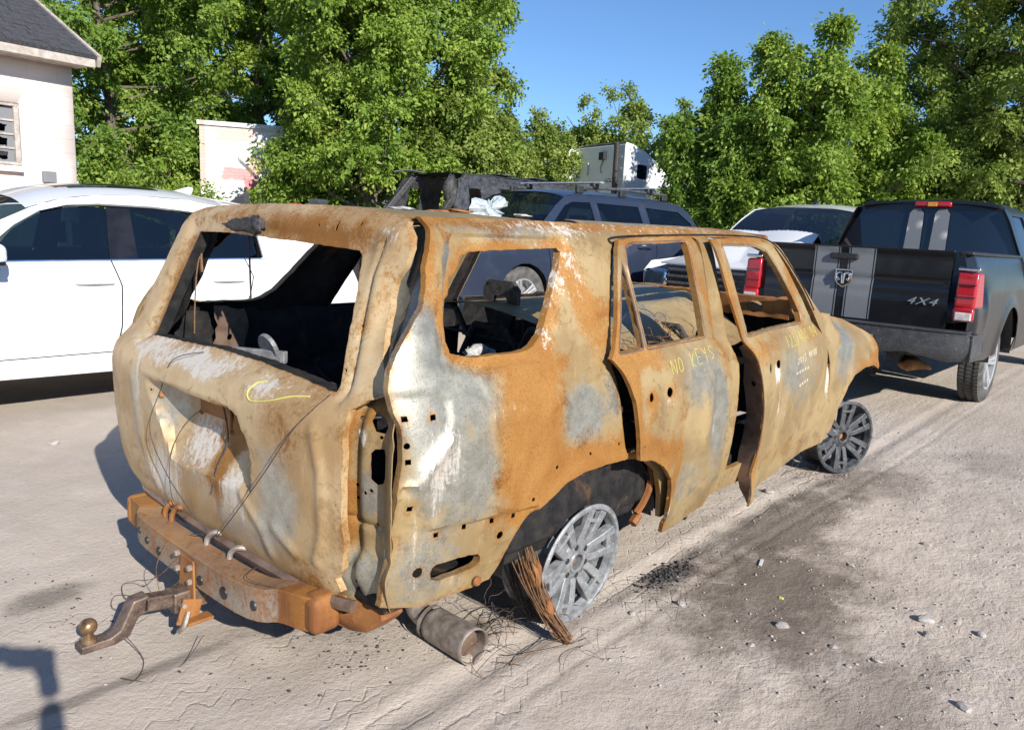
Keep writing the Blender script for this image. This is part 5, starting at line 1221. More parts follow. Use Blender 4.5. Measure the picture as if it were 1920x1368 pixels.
for x in (-.05, -1.15):
    b = MB(); b.box((x, 0, 1.725), (.07, 1.42, .025)); b.build('crossbar', M['silver'], bl, bevel=.01)
    for y in (-.58, .58):
        b = MB(); b.box((x, y, 1.69), (.11, .08, .07)); b.build('bar_clamp', M['blackplastic'], bl, smooth=True, bevel=.02, seg=3)

# ------------------------------------------------------------------ black pickup on the right, tail towards the camera
rm = empty('pickup_truck', 'black pickup with two grey stripes on its tailgate and rear window', 'pickup', (4.88, -.09, 0), 0, 'vehicles parked in the yard')
hwR = prof([(.3, .93), (.55, .985), (.85, 1.0), (1.1, .985), (1.25, .955), (1.36, .925), (1.43, .89)])
MR = Matrix.Translation((1.43, 0, .40))
def arR(cx, r, zc, z0): 
    A = np.linspace(math.pi + .1, -.1, 15); return [(cx + r * math.cos(t), zc + r * math.sin(t) * 1.0) for t in A]
for s in (1, -1):
    fl = s > 0
    dent = (lambda x, z: -.06 * np.exp(-((x - .28) / .16) ** 2 - ((z - 1.13) / .10) ** 2) + .02 * np.exp(-((x - .42) / .07) ** 2 - ((z - 1.0) / .15) ** 2) + .015 * np.exp(-((x - .18) / .05) ** 2 - ((z - 1.18) / .1) ** 2)) if s < 0 else None
    def bfn(x, z, s=s, dent=dent):
        y = hwR(z) + (dent(x, z) if dent else 0) + .02 * np.exp(-(pdist(x, z, arR(1.5, .50, .45, .4), False) / .07) ** 2) - .05 * sst(.12, 0, x)
        return np.stack([x, s * y, z], 1)
    A = arR(1.5, .47, .47, .45)
    sheet('bed_side', [(.0, .80), (.0, .55), (.75, .50)] + A[1:-1] + [(2.05, .50), (2.12, .50), (2.12, 1.40), (0, 1.42)], [[(.0 + .012, .885), (.23, .90), (.22, 1.28), (.012, 1.29)]] if False else [], bfn, M['black'], rm, res=.035, th=.006, flip=fl)
    b = MB(); b.bar((0.02, s * .865, 1.425), (2.12, s * .865, 1.405), .11, .03); b.build('bed_rail', M['blackplastic'], rm, smooth=True, bevel=.012)
    half_arch(rm, 1.5, .47, .50, s * .55, s * .965)
    # tail lamp: red body with a clear reversing panel, chrome cap
    yo, yi = s * 1.012, s * .835
    L_ = MB(); L_.add([(-.03, yi, .99), (-.03, s * .985, .985), (-.01, s * .985, 1.275), (-.02, yi, 1.285), (.16, s * 1.01, .985), (.14, s * .99, 1.27), (.1, yi, .99), (.1, yi, 1.285)],
                      [(0, 1, 2, 3), (1, 4, 5, 2), (0, 3, 7, 6), (3, 2, 5, 7), (0, 6, 4, 1)]); L_ = L_.build('tail_lamp', M['red'], rm, smooth=True, bevel=.02, seg=3)
    for zz_ in (1.075, 1.175):
        MB().box((-.0265, s * .91, zz_), (.012, .14, .006)).build('lens_rib', M['trim'], L_)
    b = MB(); b.box((-.034, s * .915, 1.02 - .10), (.03, .125, .07)); b.build('reversing_lens', M['clear_lens'], L_, bevel=.01)
    b = MB(); b.box((-.020, s * .912, .935), (.05, .155, .115)); b.build('lamp_base', M['red'], L_, smooth=True, bevel=.02)
    b = MB(); b.box((.0, s * .91, 1.300), (.06, .16, .03)); b.build('lamp_cap', M['chrome'], L_, smooth=True, bevel=.012)
    wheel_assy(rm, 1.5, s * .80, s, .39, .215, .265, M['silver'], 5, tread=(s < 0))
    wheel_assy(rm, 5.1, s * .865, s, .40, .275, .265, M['silver'], 5)
    # cab and front flanks
    hc = lambda z: np.interp(z, [.4, .6, .9, 1.15, 1.35, 1.5, 1.75, 1.88, 1.95], [.93, .97, .985, .975, .94, .88, .78, .71, .6])
    cfn = lambda x, z, s=s: np.stack([x, s * hc(z), z], 1)
    sheet('cab_side', [(2.15, .45), (4.45, .45), (4.45, 1.25), (4.1, 1.38), (3.75, 1.70), (3.5, 1.87), (3.0, 1.93), (2.3, 1.93), (2.05, 1.86), (2.08, 1.42), (2.15, 1.40)],
          [[(2.25, 1.38), (2.9, 1.38), (2.9, 1.82), (2.3, 1.82)], [(3.0, 1.38), (3.95, 1.38), (3.6, 1.74), (3.4, 1.82), (3.0, 1.82)]], cfn, M['black'], rm, res=.06, th=.01, flip=fl)
    sheet('door_glass', [(2.22, 1.36), (2.93, 1.36), (2.93, 1.84), (2.27, 1.84)], [], lambda x, z, s=s: np.stack([x, s * (hc(z) - .015), z], 1), M['dark_glass'], rm, res=.1, th=.004)
    sheet('door_glass', [(2.97, 1.36), (4.0, 1.36), (3.62, 1.76), (3.4, 1.84), (2.97, 1.84)], [], lambda x, z, s=s: np.stack([x, s * (hc(z) - .015), z], 1), M['dark_glass'], rm, res=.1, th=.004)
    A2 = arR(5.1, .47, .47, .45)
    sheet('front_fender', [(4.47, .45)] + A2 + [(5.75, .5), (5.8, 1.0), (5.6, 1.15), (4.47, 1.25)], [], cfn, M['black'], rm, res=.08, th=.01, flip=fl)
    b = MB(); b.box((4.0, s * 1.12, 1.38), (.12, .24, .26)); b.build('mirror', M['black'], rm, smooth=True, bevel=.04)
top_c = lambda z: np.interp(z, [1.25, 1.38, 1.70, 1.87, 1.95], [.93, .90, .80, .715, .60])
top_strip('hood', [(5.75, 1.05), (5.4, 1.18), (4.47, 1.26)], lambda z: .92, M['black'], rm, .05)
top_strip('windscreen', [(4.3, 1.29), (3.9, 1.60), (3.5, 1.87)], top_c, M['dark_glass'], rm, .04)
top_strip('cab_roof', [(3.5, 1.87), (3.0, 1.93), (2.5, 1.935), (2.05, 1.87)], top_c, M['black'], rm, .05)
b = MB(); b.box((5.72, 0, .8), (.15, 1.7, .5)); b.build('grille', M['chrome'], rm, bevel=.03)
# cab back wall with one wide pane
def cback(y, z): return np.stack([2.02 + .10 * (z - 1.45) + .10 * (np.abs(y) / .9) ** 3, y, z], 1)
GO = [(-.86, 1.42), (.86, 1.42), (.70, 1.85), (-.70, 1.85)]
sheet('cab_back', [(-.98, .6), (.98, .6), (.96, 1.30), (.90, 1.45), (.71, 1.87), (.60, 1.94), (-.60, 1.94), (-.71, 1.87), (-.90, 1.45), (-.96, 1.30)], [rcorner(GO, .05)], cback, M['black'], rm, res=.05, th=.02, flip=True)
sheet('rear_window', rcorner([(-.87, 1.41), (.87, 1.41), (.71, 1.86), (-.71, 1.86)], .05), [], lambda y, z: cback(y, z) + np.array([.006, 0, 0]), M['dark_glass'], rm, res=.08, th=.004, flip=True)
for y0 in (.165, -.265 + .13):
    c0 = y0 - .085 if y0 > 0 else -.17
    sheet('window_stripe', [(c0 - .075, 1.43), (c0 + .085, 1.43), (c0 + .075, 1.81), (c0 + .04, 1.86), (c0 - .03, 1.86), (c0 - .065, 1.81)], [], lambda y, z: cback(y, z) - np.array([.016, 0, 0]), M['stripe'], rm, res=.06, th=0, flip=True, smooth=False)
b = MB(); b.box((2.05, -.06, 1.905), (.06, .36, .06)); sl = b.build('high_brake_lamp', M['red'], rm, smooth=True, bevel=.02, seg=3)
b = MB(); b.box((2.018, -.06, 1.905), (.01, .09, .045)); b.build('lamp_centre', M['amber'], sl, bevel=.004)
for sx in (2.7, 3.3):
    for sy in (-.42, .42):
        b = MB(); b.bar((sx, sy, .8), (sx - .12, sy, 1.40), .5, .16, up=(1, 0, 0)); b.build('seat', M['interior'], rm, smooth=True, bevel=.05)
        b = MB(); b.box((sx - .14, sy, 1.52), (.12, .28, .2)); b.build('headrest', M['interior'], rm, smooth=True, bevel=.05)
b = MB(); b.box((1.1, 0, .88), (2.1, 1.7, .06)); b.build('bed_floor', M['blackplastic'], rm)
b = MB(); b.box((2.06, 0, 1.1), (.04, 1.75, .6)); b.build('bed_front', M['black'], rm)
b = MB(); b.bar((-.1, .45, .55), (5.6, .45, .55), .1, .15); b.bar((-.1, -.45, .55), (5.6, -.45, .55), .1, .15); b.tube([(1.5, -.8, .4), (1.5, .8, .4)], .05, 10); b.build('chassis', M['blackplastic'], rm)
# tailgate
def tgR(y, z): return np.stack([-.012 + .02 * (z - 1.1) ** 2 - .012 * sst(1.385, 1.42, z) + .016 * sst(1.20, 1.16, z) * sst(1.12, 1.16, z) - .006 * sst(1.04, 1.02, z), y, z], 1)
tg = sheet('tailgate', [(-.785, .80), (.785, .80), (.785, 1.44), (-.785, 1.44)], [], tgR, M['black'], rm, res=.03, th=.05, flip=True)
for c0 in (.225, -.075):
    sheet('tailgate_stripe', [(c0 - .095, .815), (c0 + .095, .815), (c0 + .095, 1.425), (c0 - .095, 1.425)], [], lambda y, z: tgR(y, z) - np.array([.006, 0, 0]), M['stripe'], tg, res=.03, th=0, flip=True, smooth=False)
    for e in (-.11, .11):
        sheet('pinstripe', [(c0 + e - .005, .815), (c0 + e + .005, .815), (c0 + e + .005, 1.425), (c0 + e - .005, 1.425)], [], lambda y, z: tgR(y, z) - np.array([.006, 0, 0]), M['stripe'], tg, res=.03, th=0, flip=True, smooth=False)
b = MB(); b.box((-.026, .075, 1.345), (.034, .24, .055)); b.build('tailgate_handle', M['blackplastic'], tg, bevel=.012)
# badge: shield with a horned head in relief
sh = [(.075, 1.235), (-.075, 1.235), (-.075, 1.14), (-.05, 1.10), (0, 1.07), (.05, 1.10), (.075, 1.14)]
e0 = .06
b = MB(); b.prism([(-.020, y + e0, z) for y, z in sh], (0, 0, 0), (-.012, 0, 0)); bd = b.build('badge', M['chrome'], tg, bevel=.004)
b = MB(); b.prism([(-.0345, y * .84 + e0, 1.16 + (z - 1.16) * .84) for y, z in sh], (0, 0, 0), (-.002, 0, 0)); b.build('badge_field', M['trim'], bd)
for s in (-1, 1):
    b = MB(); b.tube(catmull([(-.040, e0 + s * .008, 1.185), (-.042, e0 + s * .03, 1.205), (-.042, e0 + s * .055, 1.19), (-.041, e0 + s * .055, 1.155), (-.040, e0 + s * .040, 1.135), (-.040, e0 + s * .030, 1.15)], 4), [.012] * 4 + [.012] * 6 + [.010] * 6 + [.006] * 5, 8); b.build('horn', M['chrome'], bd, smooth=True)
    b = MB(); b.bar((-.040, e0 + s * .012, 1.185), (-.042, e0 + s * .006, 1.105), .014, .012, up=(1, 0, 0)); b.build('muzzle', M['chrome'], bd, bevel=.004)
cu = bpy.data.curves.new('drive_lettering', 'FONT'); cu.body = '4X4'; cu.size = .085; cu.shear = .35; cu.extrude = .004; cu.space_character = 1.15; t4 = text_mesh('drive_lettering', cu, M['silver']); t4.parent = tg; t4.matrix_local = Matrix(((0, 0, -1, -.026), (-1, 0, 0, -.475), (0, 1, 0, .985), (0, 0, 0, 1))); t4.scale = (1.45, 1, 1)
# bumper
def bump(y, z): return np.stack([-.20 + .10 * (np.abs(y) / 1.0) ** 4 + .05 * np.clip((.66 - z) / .12, 0, 1) ** 2, y, z], 1)
bo = [(-1.02, .56), (-.86, .545), (-.70, .57), (-.55, .60), (-.35, .56), (.35, .56), (.7, .57), (1.02, .56), (1.02, .74), (.98, .785), (-.98, .785), (-1.02, .74)]
bpr = sheet('rear_bumper', bo, [], bump, M['greyplastic'], rm, res=.04, th=.01, flip=True, flange=(.12, 0, 0))
sheet('bumper_step', [(-.98, 0), (.98, 0), (.98, .17), (-.98, .17)], [], lambda u, v: np.stack([-.195 + v + .10 * (np.abs(u)) ** 4, u, .79 - .01 * v + 0 * u], 1), M['greyplastic'], rm, res=.06, th=.01)
for s in (-1, 1):
    sheet('bumper_corner', [(0, .56), (.42, .60), (.40, .76), (0, .785)], [], lambda u, v, s=s: np.stack([-.10 + u, s * (1.015 - .0 * u), v], 1), M['greyplastic'], rm, res=.05, th=.01, flip=s < 0)
sheet('plate_recess', [(.02, .58), (-.30, .58), (-.30, .71), (.02, .71)], [], lambda y, z: bump(y + .0, z) - np.array([.004, 0, 0]), M['stripe'], bpr, res=.06, th=.003)
lumpy('mud_clod', (.1, -.55, .47), (.10, .12, .05), M['rust'], rm, 61, 1.0, 2)

# ------------------------------------------------------------------ white pickup with a buckled hood, nose towards -x
wp = empty('wrecked_pickup', 'white pickup with buckled hood and chrome grille, beside the black pickup', 'pickup', (8.1, 1.95, .0), math.pi, 'vehicles parked in the yard')
hp = lambda z: np.interp(z, [.4, .6, .9, 1.15, 1.35, 1.5, 1.75, 1.88, 1.95], [.93, .97, .985, .975, .94, .90, .80, .72, .6])
for s in (1, -1):
    fl = s > 0; fn = lambda x, z, s=s: np.stack([x, s * hp(z), z], 1)
    sheet('cab_side', [(-2.2, .45), (.30, .45), (.30, 1.25), (.1, 1.32), (-.35, 1.70), (-.6, 1.88), (-1.1, 1.94), (-1.8, 1.94), (-2.1, 1.85), (-2.2, 1.4)], [[(-1.95, 1.38), (-1.2, 1.38), (-1.2, 1.83), (-1.85, 1.83)], [(-1.1, 1.38), (-.15, 1.38), (-.5, 1.74), (-.7, 1.83), (-1.1, 1.83)]], fn, M['white'], wp, res=.06, th=.01, flip=fl)
    for g in ([(-1.97, 1.36), (-1.18, 1.36), (-1.18, 1.85), (-1.87, 1.85)], [(-1.12, 1.36), (-.12, 1.36), (-.48, 1.76), (-.7, 1.85), (-1.12, 1.85)]):
        sheet('door_glass', g, [], lambda x, z, s=s: np.stack([x, s * (hp(z) - .015), z], 1), M['dark_glass'], wp, res=.1, th=.004)
    A2 = [(1.0 + .47 * math.cos(t), .47 + .47 * math.sin(t)) for t in np.linspace(math.pi + .1, -.1, 13)]
    sheet('front_fender', [(.32, .45)] + A2 + [(1.8, .5), (1.85, 1.0), (1.7, 1.12), (.32, 1.22)], [], fn, M['white'], wp, res=.08, th=.01, flip=fl)
    wheel_assy(wp, 1.0, s * .85, s, .40, .27, .265); wheel_assy(wp, -2.7, s * .85, s, .40, .27, .265)
    sheet('bed_side', [(-2.22, .5), (-2.22, 1.38), (-4.0, 1.38), (-4.05, .5), (-3.15, .5), (-3.1, .8), (-2.7, .95), (-2.3, .8)], [], fn, M['white'], wp, res=.1, th=.01, flip=not fl)
    b = MB(); b.box((1.86, s * .78, .92), (.10, .34, .22)); hl = b.build('headlamp', M['chrome'], wp, smooth=True, bevel=.04)
    b = MB(); b.box((1.90, s * .78, .92), (.05, .28, .16)); b.build('lens', M['glass'], hl, bevel=.02)
top_strip('windscreen', [(.12, 1.31), (-.25, 1.62), (-.62, 1.87)], top_c, M['dark_glass'], wp, .05)
top_strip('cab_roof', [(-.62, 1.87), (-1.1, 1.93), (-1.8, 1.94), (-2.1, 1.85)], top_c, M['white'], wp, .06)
sheet('buckled_hood', [(.22, -.80), (1.75, -.80), (1.82, 0), (1.75, .80), (.22, .80)], [], lambda u, v: np.stack([u, v, 1.20 + .36 * np.clip(1 - np.abs(u - .72 - .12 * v) / .50, 0, 1) * (1 - .20 * (v - .1) ** 2) - .10 * np.clip(u - .9, 0, 2) + .05 * np.abs(np.sin(v * 3)) * np.exp(-((u - 1.0) / .4) ** 2)], 1), [M['white'], M['blackplastic']], wp, res=.028, th=.02)
b = MB(); b.box((1.86, 0, .92), (.06, 1.2, .34)); gr = b.build('grille', M['trim'], wp, bevel=.03)
for k in range(4):
    b = MB(); b.box((1.90, 0, .80 + .08 * k), (.05, 1.2, .035)); b.build('grille_bar', M['alloy_dark'], gr, bevel=.01)
b = MB(); b.box((1.95, 0, .58), (.18, 1.9, .26)); b.build('front_bumper', M['chrome'], wp, smooth=True, bevel=.06, seg=3)
b = MB(); b.box((1.1, 0, .75), (1.3, 1.5, .5)); b.build('engine_bay', M['blackplastic'], wp, bevel=.05)
b = MB(); b.box((-1.0, 0, 1.0), (2.0, 1.7, .3)); b.build('cabin', M['interior'], wp)
b = MB(); b.prism([(-.95, -.03, 1.99), (-1.10, -.03, 1.985), (-1.12, -.03, 2.03), (-1.06, -.03, 2.045)], (0, 0, 0), (0, .06, 0)); b.build('antenna_fin', M['trim'], wp, bevel=.008)

# ------------------------------------------------------------------ charred van body behind
vn = empty('burnt_van', 'charred black van shell with empty window holes behind the blue SUV', 'van', (9.0, 8.1, .255), math.radians(178), 'vehicles parked in the yard')
hv = prof([(.3, .92), (1.0, .95), (1.4, .92), (1.8, .84), (2.0, .76), (2.1, .66)])
VW = [[(1.30, 1.45), (1.62, 1.45), (1.58, 1.82), (1.30, 1.83)], [(.35, 1.40), (.80, 1.40), (.80, 1.86), (.35, 1.86)]]
for s in (1, -1):
    sheet('van_side', [(-2.3, .4), (1.9, .4), (2.3, .5), (2.35, 1.1), (2.0, 1.4), (1.78, 1.98), (1.4, 2.06), (-2.1, 2.06), (-2.3, 1.9)], VW, lambda x, z, s=s: np.stack([x, s * (hv(z) + .03 * fbm(x, z, 2, 3, 4)), z], 1), M['vanblack'], vn, res=.06, th=.02, flip=s > 0, rough_edge=.03)
top_strip('van_roof', [(1.5, 2.05), (.5, 2.07), (-.8, 2.07), (-2.1, 2.05)], hv, M['vanblack'], vn, .06)
for x in (-1.5, -.6, .3):
    b = MB(); b.box((x, 0, 2.14), (.35, 1.1, .03)); b.build('roof_rib', M['vanblack'], vn, bevel=.01)
for s in (1, -1):
    b = MB(); b.bar((1.55, s * .72, 2.05), (2.15, s * .80, 1.35), .09, .12); b.build('windscreen_pillar', M['char'], vn, bevel=.02)
b = MB(); b.box((2.1, 0, 1.0), (.5, 1.6, .7)); b.build('van_nose', M['vanblack'], vn, smooth=True, bevel=.15, seg=3)
b = MB(); b.tube(catmull([(1.5, -.5, 2.10), (1.8, -.6, 2.13), (2.05, -.7, 2.08)], 4), .02, 6); b.build('peeled_strip', M['char'], vn, smooth=True)
lumpy('melted_trim', (1.9, .75, 1.7), (.12, .10, .25), M['char'], vn, 71, 1.0, 3)

# ------------------------------------------------------------------ white highway tractor sleeper, only its top shows
tk = empty('semi_truck', 'white semi truck sleeper cab roof with black exhaust stack, far behind', 'truck', (17.15, 11.65, .0), math.radians(-17), 'vehicles parked in the yard')
TS = [(0, .9), (4.6, .9), (4.7, 1.7), (4.4, 1.95), (3.0, 2.05), (2.65, 2.5), (2.2, 2.65), (1.85, 2.86), (1.6, 3.15), (1.2, 3.5), (.7, 3.8), (.25, 3.96), (0, 4.0)]
for s in (1, -1):
    sheet('sleeper_side', TS, [rcorner([(.42, 3.02), (.80, 2.98), (.80, 3.40), (.42, 3.42)], .06)], lambda x, z, s=s: np.stack([x, s * (1.2 - .05 * sst(3.3, 4.0, z)), z], 1), M['vwhite'], tk, res=.12, th=.03, flip=s > 0)
    sheet('sleeper_window', rcorner([(.40, 3.0), (.82, 2.96), (.82, 3.42), (.40, 3.44)], .06), [], lambda x, z, s=s: np.stack([x, s * 1.185 + 0 * x, z], 1), M['dark_glass'], tk, res=.15, th=.005)
sheet('side_extender', [(-.45, 1.0), (0, 1.0), (0, 3.95), (-.30, 3.92), (-.42, 3.8)], [], lambda x, z: np.stack([x, 1.17 + .04 * x, z], 1), M['vwhite'], tk, res=.12, th=.02, flip=True)
C_ = catmull(TS[4:], 4); V = []; F_ = []
for i, (x, z) in enumerate(C_): V += [(x, -1.16, z), (x, -.5, z + .03), (x, .5, z + .03), (x, 1.16, z)]
for i in range(len(C_) - 1):
    for k in range(3): F_.append((i * 4 + k, i * 4 + k + 1, i * 4 + 4 + k + 1, i * 4 + 4 + k))
MB().add(V, F_).build('roof_fairing', M['vwhite'], tk, smooth=True)
b = MB(); b.box((-.02, 0, 2.5), (.04, 2.36, 2.9)); bw = b.build('back_wall', M['vwhite'], tk, bevel=.02)
for k in range(3):
    b = MB(); b.box((-.045, 0, 2.95 + .32 * k), (.012, 2.1, .02)); b.build('wall_rib', M['vwhite'], bw)
b = MB(); b.tube([(-.22, -1.02, 1.2), (-.22, -1.02, 3.85), (-.27, -1.02, 3.98)], .085, 14); b.build('exhaust_stack', M['char'], tk, smooth=True)
b = MB(); b.box((-.10, -.2, 3.65), (.12, .24, .22)); b.tube(catmull([(-.06, -.2, 3.55), (-.08, -.1, 3.3), (-.06, -.15, 3.15)], 4), .015, 6); b.build('work_lamp', M['blackplastic'], tk, bevel=.03)
b = MB(); b.tube([(-.06, .55, 3.5), (-.08, .55, 3.1)], .02, 6); b.build('grab_handle', M['silver'], tk)
cu = bpy.data.curves.new('lettering', 'FONT'); cu.body = 'HOLD'; cu.size = .17; cu.extrude = .003; t5 = text_mesh('lettering', cu, M['trim']); t5.parent = bw; t5.matrix_local = Matrix(((0, 0, -1, -.045), (-1, 0, 0, -.30), (0, 1, 0, 2.88), (0, 0, 0, 1)))
for x in (.6, 4.0):
    for s in (1, -1): wheel_assy(tk, x, s * 1.0, s, .5, .3, .29)
b = MB(); b.bar((-3, .4, .8), (4.6, .4, .8), .12, .25); b.bar((-3, -.4, .8), (4.6, -.4, .8), .12, .25); b.build('frame_rail', M['blackplastic'], tk)

# ------------------------------------------------------------------ scrap pieces showing over the roof line
def at_dir(px_az, d, z): a = math.radians(px_az); return (CAM.x + d * math.cos(a), CAM.y + d * math.sin(a), z)
# ------------------------------------------------------------------ pink-white house on the left
def wallmat(name, c1, c2, bw_, bh, amt, mort):
    b = NB(name); v = b.n('TexCoord').outputs['Object']
    sp_ = b.n('SeparateXYZ', {0: v}); cv = b.n('CombineXYZ', {0: b.ma('ADD', sp_.outputs[0], sp_.outputs[1]), 1: sp_.outputs[2]}).outputs[0]
    br = b.n('TexBrick', {'Vector': cv, 'Color1': c1, 'Color2': c2, 'Mortar': mort, 'Scale': 1, 'Mortar Size': .008, 'Brick Width': bw_, 'Row Height': bh, 'Bias': 0.}, offset=.5)
    n = b.noise(2, 5, .6); n2 = b.noise(30, 3, .6)
    c = b.mix(b.ma('MULTIPLY', b.ss(n, .4, .7), amt), br.outputs[0], tuple(x * .85 for x in c1))
    h = b.ma('ADD', b.ma('MULTIPLY', br.outputs[1], -1), b.ma('MULTIPLY', n2, .2))
    return b, c, b.bump(h, .35, .01)
b_, c_, n_m = wallmat('painted_block_wall', (.78, .68, .625), (.75, .65, .595), .40, .20, .12, (.70, .61, .56)); M['house'] = b_.pbr(c_, .8, 0, n_m, .2)
M['shingle'] = simple('asphalt_shingle', (.035, .035, .04), (.085, .085, .095), 30, .95, 0, .5, .2, (.14, .14, .15))
M['soffit'] = simple('weathered_board', (.32, .27, .23), (.50, .45, .40), 9, .8, 0, .2)
M['pane'] = glass('old_window_pane', (.5, .5, .5), .75, .1)
M['plaster'] = simple('pale_board', (.55, .53, .50), (.7, .68, .65), 8, .8, 0, .1)
hs = empty('house', 'pale pink block house with dark shingle roof at the left edge', 'house', (2.14, 10.34, 0), math.radians(5))
# local: x along the front wall (right end at 0), wall face towards -y, z up
HWN = [(-2.47, 1.98), (-.74, 1.98), (-.74, 2.80), (-2.47, 2.80)]
wl = sheet('front_wall', [(-9, -.2), (0, -.2), (0, 3.50), (-9, 3.50)], [HWN], lambda x, z: np.stack([x, 0 * x, z], 1), M['house'], hs, res=.5, th=.2, smooth=False)
b = MB(); b.prism([(-.02, .02, -.2), (-.02, 7.0, -.2), (-.02, 7.0, 3.45), (-.02, 3.5, 5.2), (-.02, .02, 3.45)], (0, 0, 0), (-.2, 0, 0)); b.build('gable_wall', M['house'], hs)
wn = MB()
WX = .12
for (x0, x1, z0, z1) in ((-2.61, -.84, 2.77, 2.83), (-2.61, -.84, 1.95, 2.01), (-.92, -.84, 2.01, 2.77), (-1.75, -1.69, 2.01, 2.77)): wn.box(((x0 + x1) / 2 + WX, .05, (z0 + z1) / 2), (x1 - x0, .10, z1 - z0))
wn = wn.build('window_frame', M['soffit'], wl, bevel=.008)
for k in range(1, 4):
    MB().box((-1.18, .055, 2.01 + .19 * k), (.78, .03, .025)).build('glazing_bar', M['soffit'], wn)
for k in range(4):
    z0 = 2.01 + .19 * k
    sheet('pane', [(-1.69, z0), (-.92, z0), (-.92, z0 + .178), (-1.69, z0 + .178)], [[(-1.45, z0 + .05), (-1.02, z0 + .03), (-1.0, z0 + .13), (-1.2, z0 + .16), (-1.35, z0 + .12)]] if k < 3 else [], lambda x, z: np.stack([x + WX, .06 + 0 * x, z], 1), M['stripe'], wn, res=.15, th=.004, rough_edge=.03)
MB().box((-1.7, .6, 2.4), (2.6, .02, 1.4)).build('room_dark', M['interior'], wl)
MB().box((-1.7, -.04, 1.91), (1.9, .12, .07)).build('window_sill', M['house'], wl, bevel=.01)
MB().box((-.40, -.04, 1.84), (.17, .10, .16)).build('meter_box', M['stripe'], wl, bevel=.01)
b = MB(); b.tube([(-.42, -.03, 1.9), (-.42, -.03, 2.75)], .015, 6); b.build('conduit', M['house'], wl, smooth=True)
MB().box((-4.66, -.42, 3.48), (9.6, .06, .14)).build('fascia', M['soffit'], hs, bevel=.01)
MB().box((-4.66, -.20, 3.44), (9.5, .45, .03)).build('soffit', M['soffit'], hs)
rp = math.radians(27)
rf = MB(); rf.bar((-4.66, -.46, 3.54), (-4.66, 3.5, 3.54 + 3.96 * math.tan(rp)), 9.66, .06, up=(0, -math.sin(rp), math.cos(rp))); rf.bar((-4.66, 7.46, 3.54), (-4.66, 3.5, 3.54 + 3.96 * math.tan(rp)), 9.66, .06, up=(0, math.sin(rp), math.cos(rp))); rf = rf.build('roof', M['shingle'], hs)
# shingle courses: separate tabs, sharing a few meshes
tabs = []
for k in range(4):
    w_ = (.26, .31, .36, .22)[k]
    tabs.append(MB().box((0, 0, 0), (w_, .20, .008 + .003 * k)).build('shingle', M['shingle'], rf))
rq = random.Random(3); cnt = 0
sd_, cd_ = math.sin(rp), math.cos(rp)
for row in range(26):
    x = .16 - rq.uniform(0, .2)
    while x > -2.3 and cnt < 290:
        k = rq.randrange(4); w_ = (.26, .31, .36, .22)[k]
        if cnt < 4: o = tabs[cnt]; k = cnt; w_ = (.26, .31, .36, .22)[k]
        else: o = tabs[k].copy(); o.parent = rf; col.objects.link(o)
        d_ = .10 + row * .185; o.matrix_local = Matrix.Translation((x - w_ / 2, -.46 + d_ * cd_ - .036 * sd_, 3.54 + d_ * sd_ + .036 * cd_)) @ Matrix.Rotation(rp - .02, 4, 'X')
        x -= w_ + rq.choice((.004, .004, .18)); cnt += 1
MB().bar((.18, -.48, 3.50), (.18, 3.5, 3.50 + 3.98 * math.tan(rp)), .05, .16, up=(0, -sd_, cd_)).build('rake_board', M['soffit'], hs)
MB().box((-2.1, 1.9, 4.85), (.5, .5, .12), Matrix.Rotation(rp, 3, 'X')).build('roof_vent', M['silver'], hs, bevel=.02)

# ------------------------------------------------------------------ white painted brick wall with faded red lettering remains
b_, c_, n_m = wallmat('old_white_brick', (.80, .80, .79), (.70, .70, .69), .21, .075, .3, (.60, .59, .58))
sp_ = b_.n('SeparateXYZ', {0: b_.co}); Xs, Zs = sp_.outputs[0], sp_.outputs[2]
def patch(cx, cz, rx, rz, sh, colr, amt, c):
    dx = b_.ma('DIVIDE', b_.ma('ADD', b_.ma('SUBTRACT', Xs, cx), b_.ma('MULTIPLY', b_.ma('SUBTRACT', Zs, cz), sh)), rx); dz = b_.ma('DIVIDE', b_.ma('SUBTRACT', Zs, cz), rz)
    d = b_.ma('MAXIMUM', b_.ma('ABSOLUTE', dx), b_.ma('ABSOLUTE', dz)); d = b_.ma('ADD', d, b_.ma('MULTIPLY', b_.ma('SUBTRACT', b_.noise(7, 5, .7), .5), 1.3))
    return b_.mix(b_.ma('MULTIPLY', b_.ss(d, 1.05, .75), amt), c, colr)
c_ = patch(.85, 2.15, .42, .16, 0, (.62, .12, .12), .65, c_); c_ = patch(1.10, 1.75, .16, .34, 0, (.60, .10, .11), .75, c_); c_ = patch(1.42, 2.35, .42, .22, .7, (.70, .36, .18), .55, c_)
c_ = patch(.75, 3.02, .5, .16, .2, (.50, .26, .15), .5, c_); c_ = patch(1.22, 2.1, .06, .45, 1.0, (.05, .06, .06), .8, c_); c_ = patch(.06, 2.9, .07, 1.2, 0, (.50, .25, .15), .6, c_)
M['brickwall'] = b_.pbr(c_, .8, 0, n_m, .2)
aw = math.radians(63.9); dw = 19.5
bw_root = empty('brick_building', 'white painted brick building with faded red and orange paint behind the trees', 'building', (CAM.x + dw * math.cos(aw), CAM.y + dw * math.sin(aw), .2), math.radians(63.9 - 90 - 6))
MB().box((3.6, 2.0, 1.5), (7.2, 4.0, 3.4)).build('wall', M['brickwall'], bw_root)
MB().box((3.6, 2.0, 3.24), (7.3, 4.1, .10)).build('coping', M['brickwall'], bw_root, bevel=.01)
MB().box((3.6, -.05, .95), (7.25, .12, .22)).build('plinth', M['plaster'], bw_root, bevel=.01)

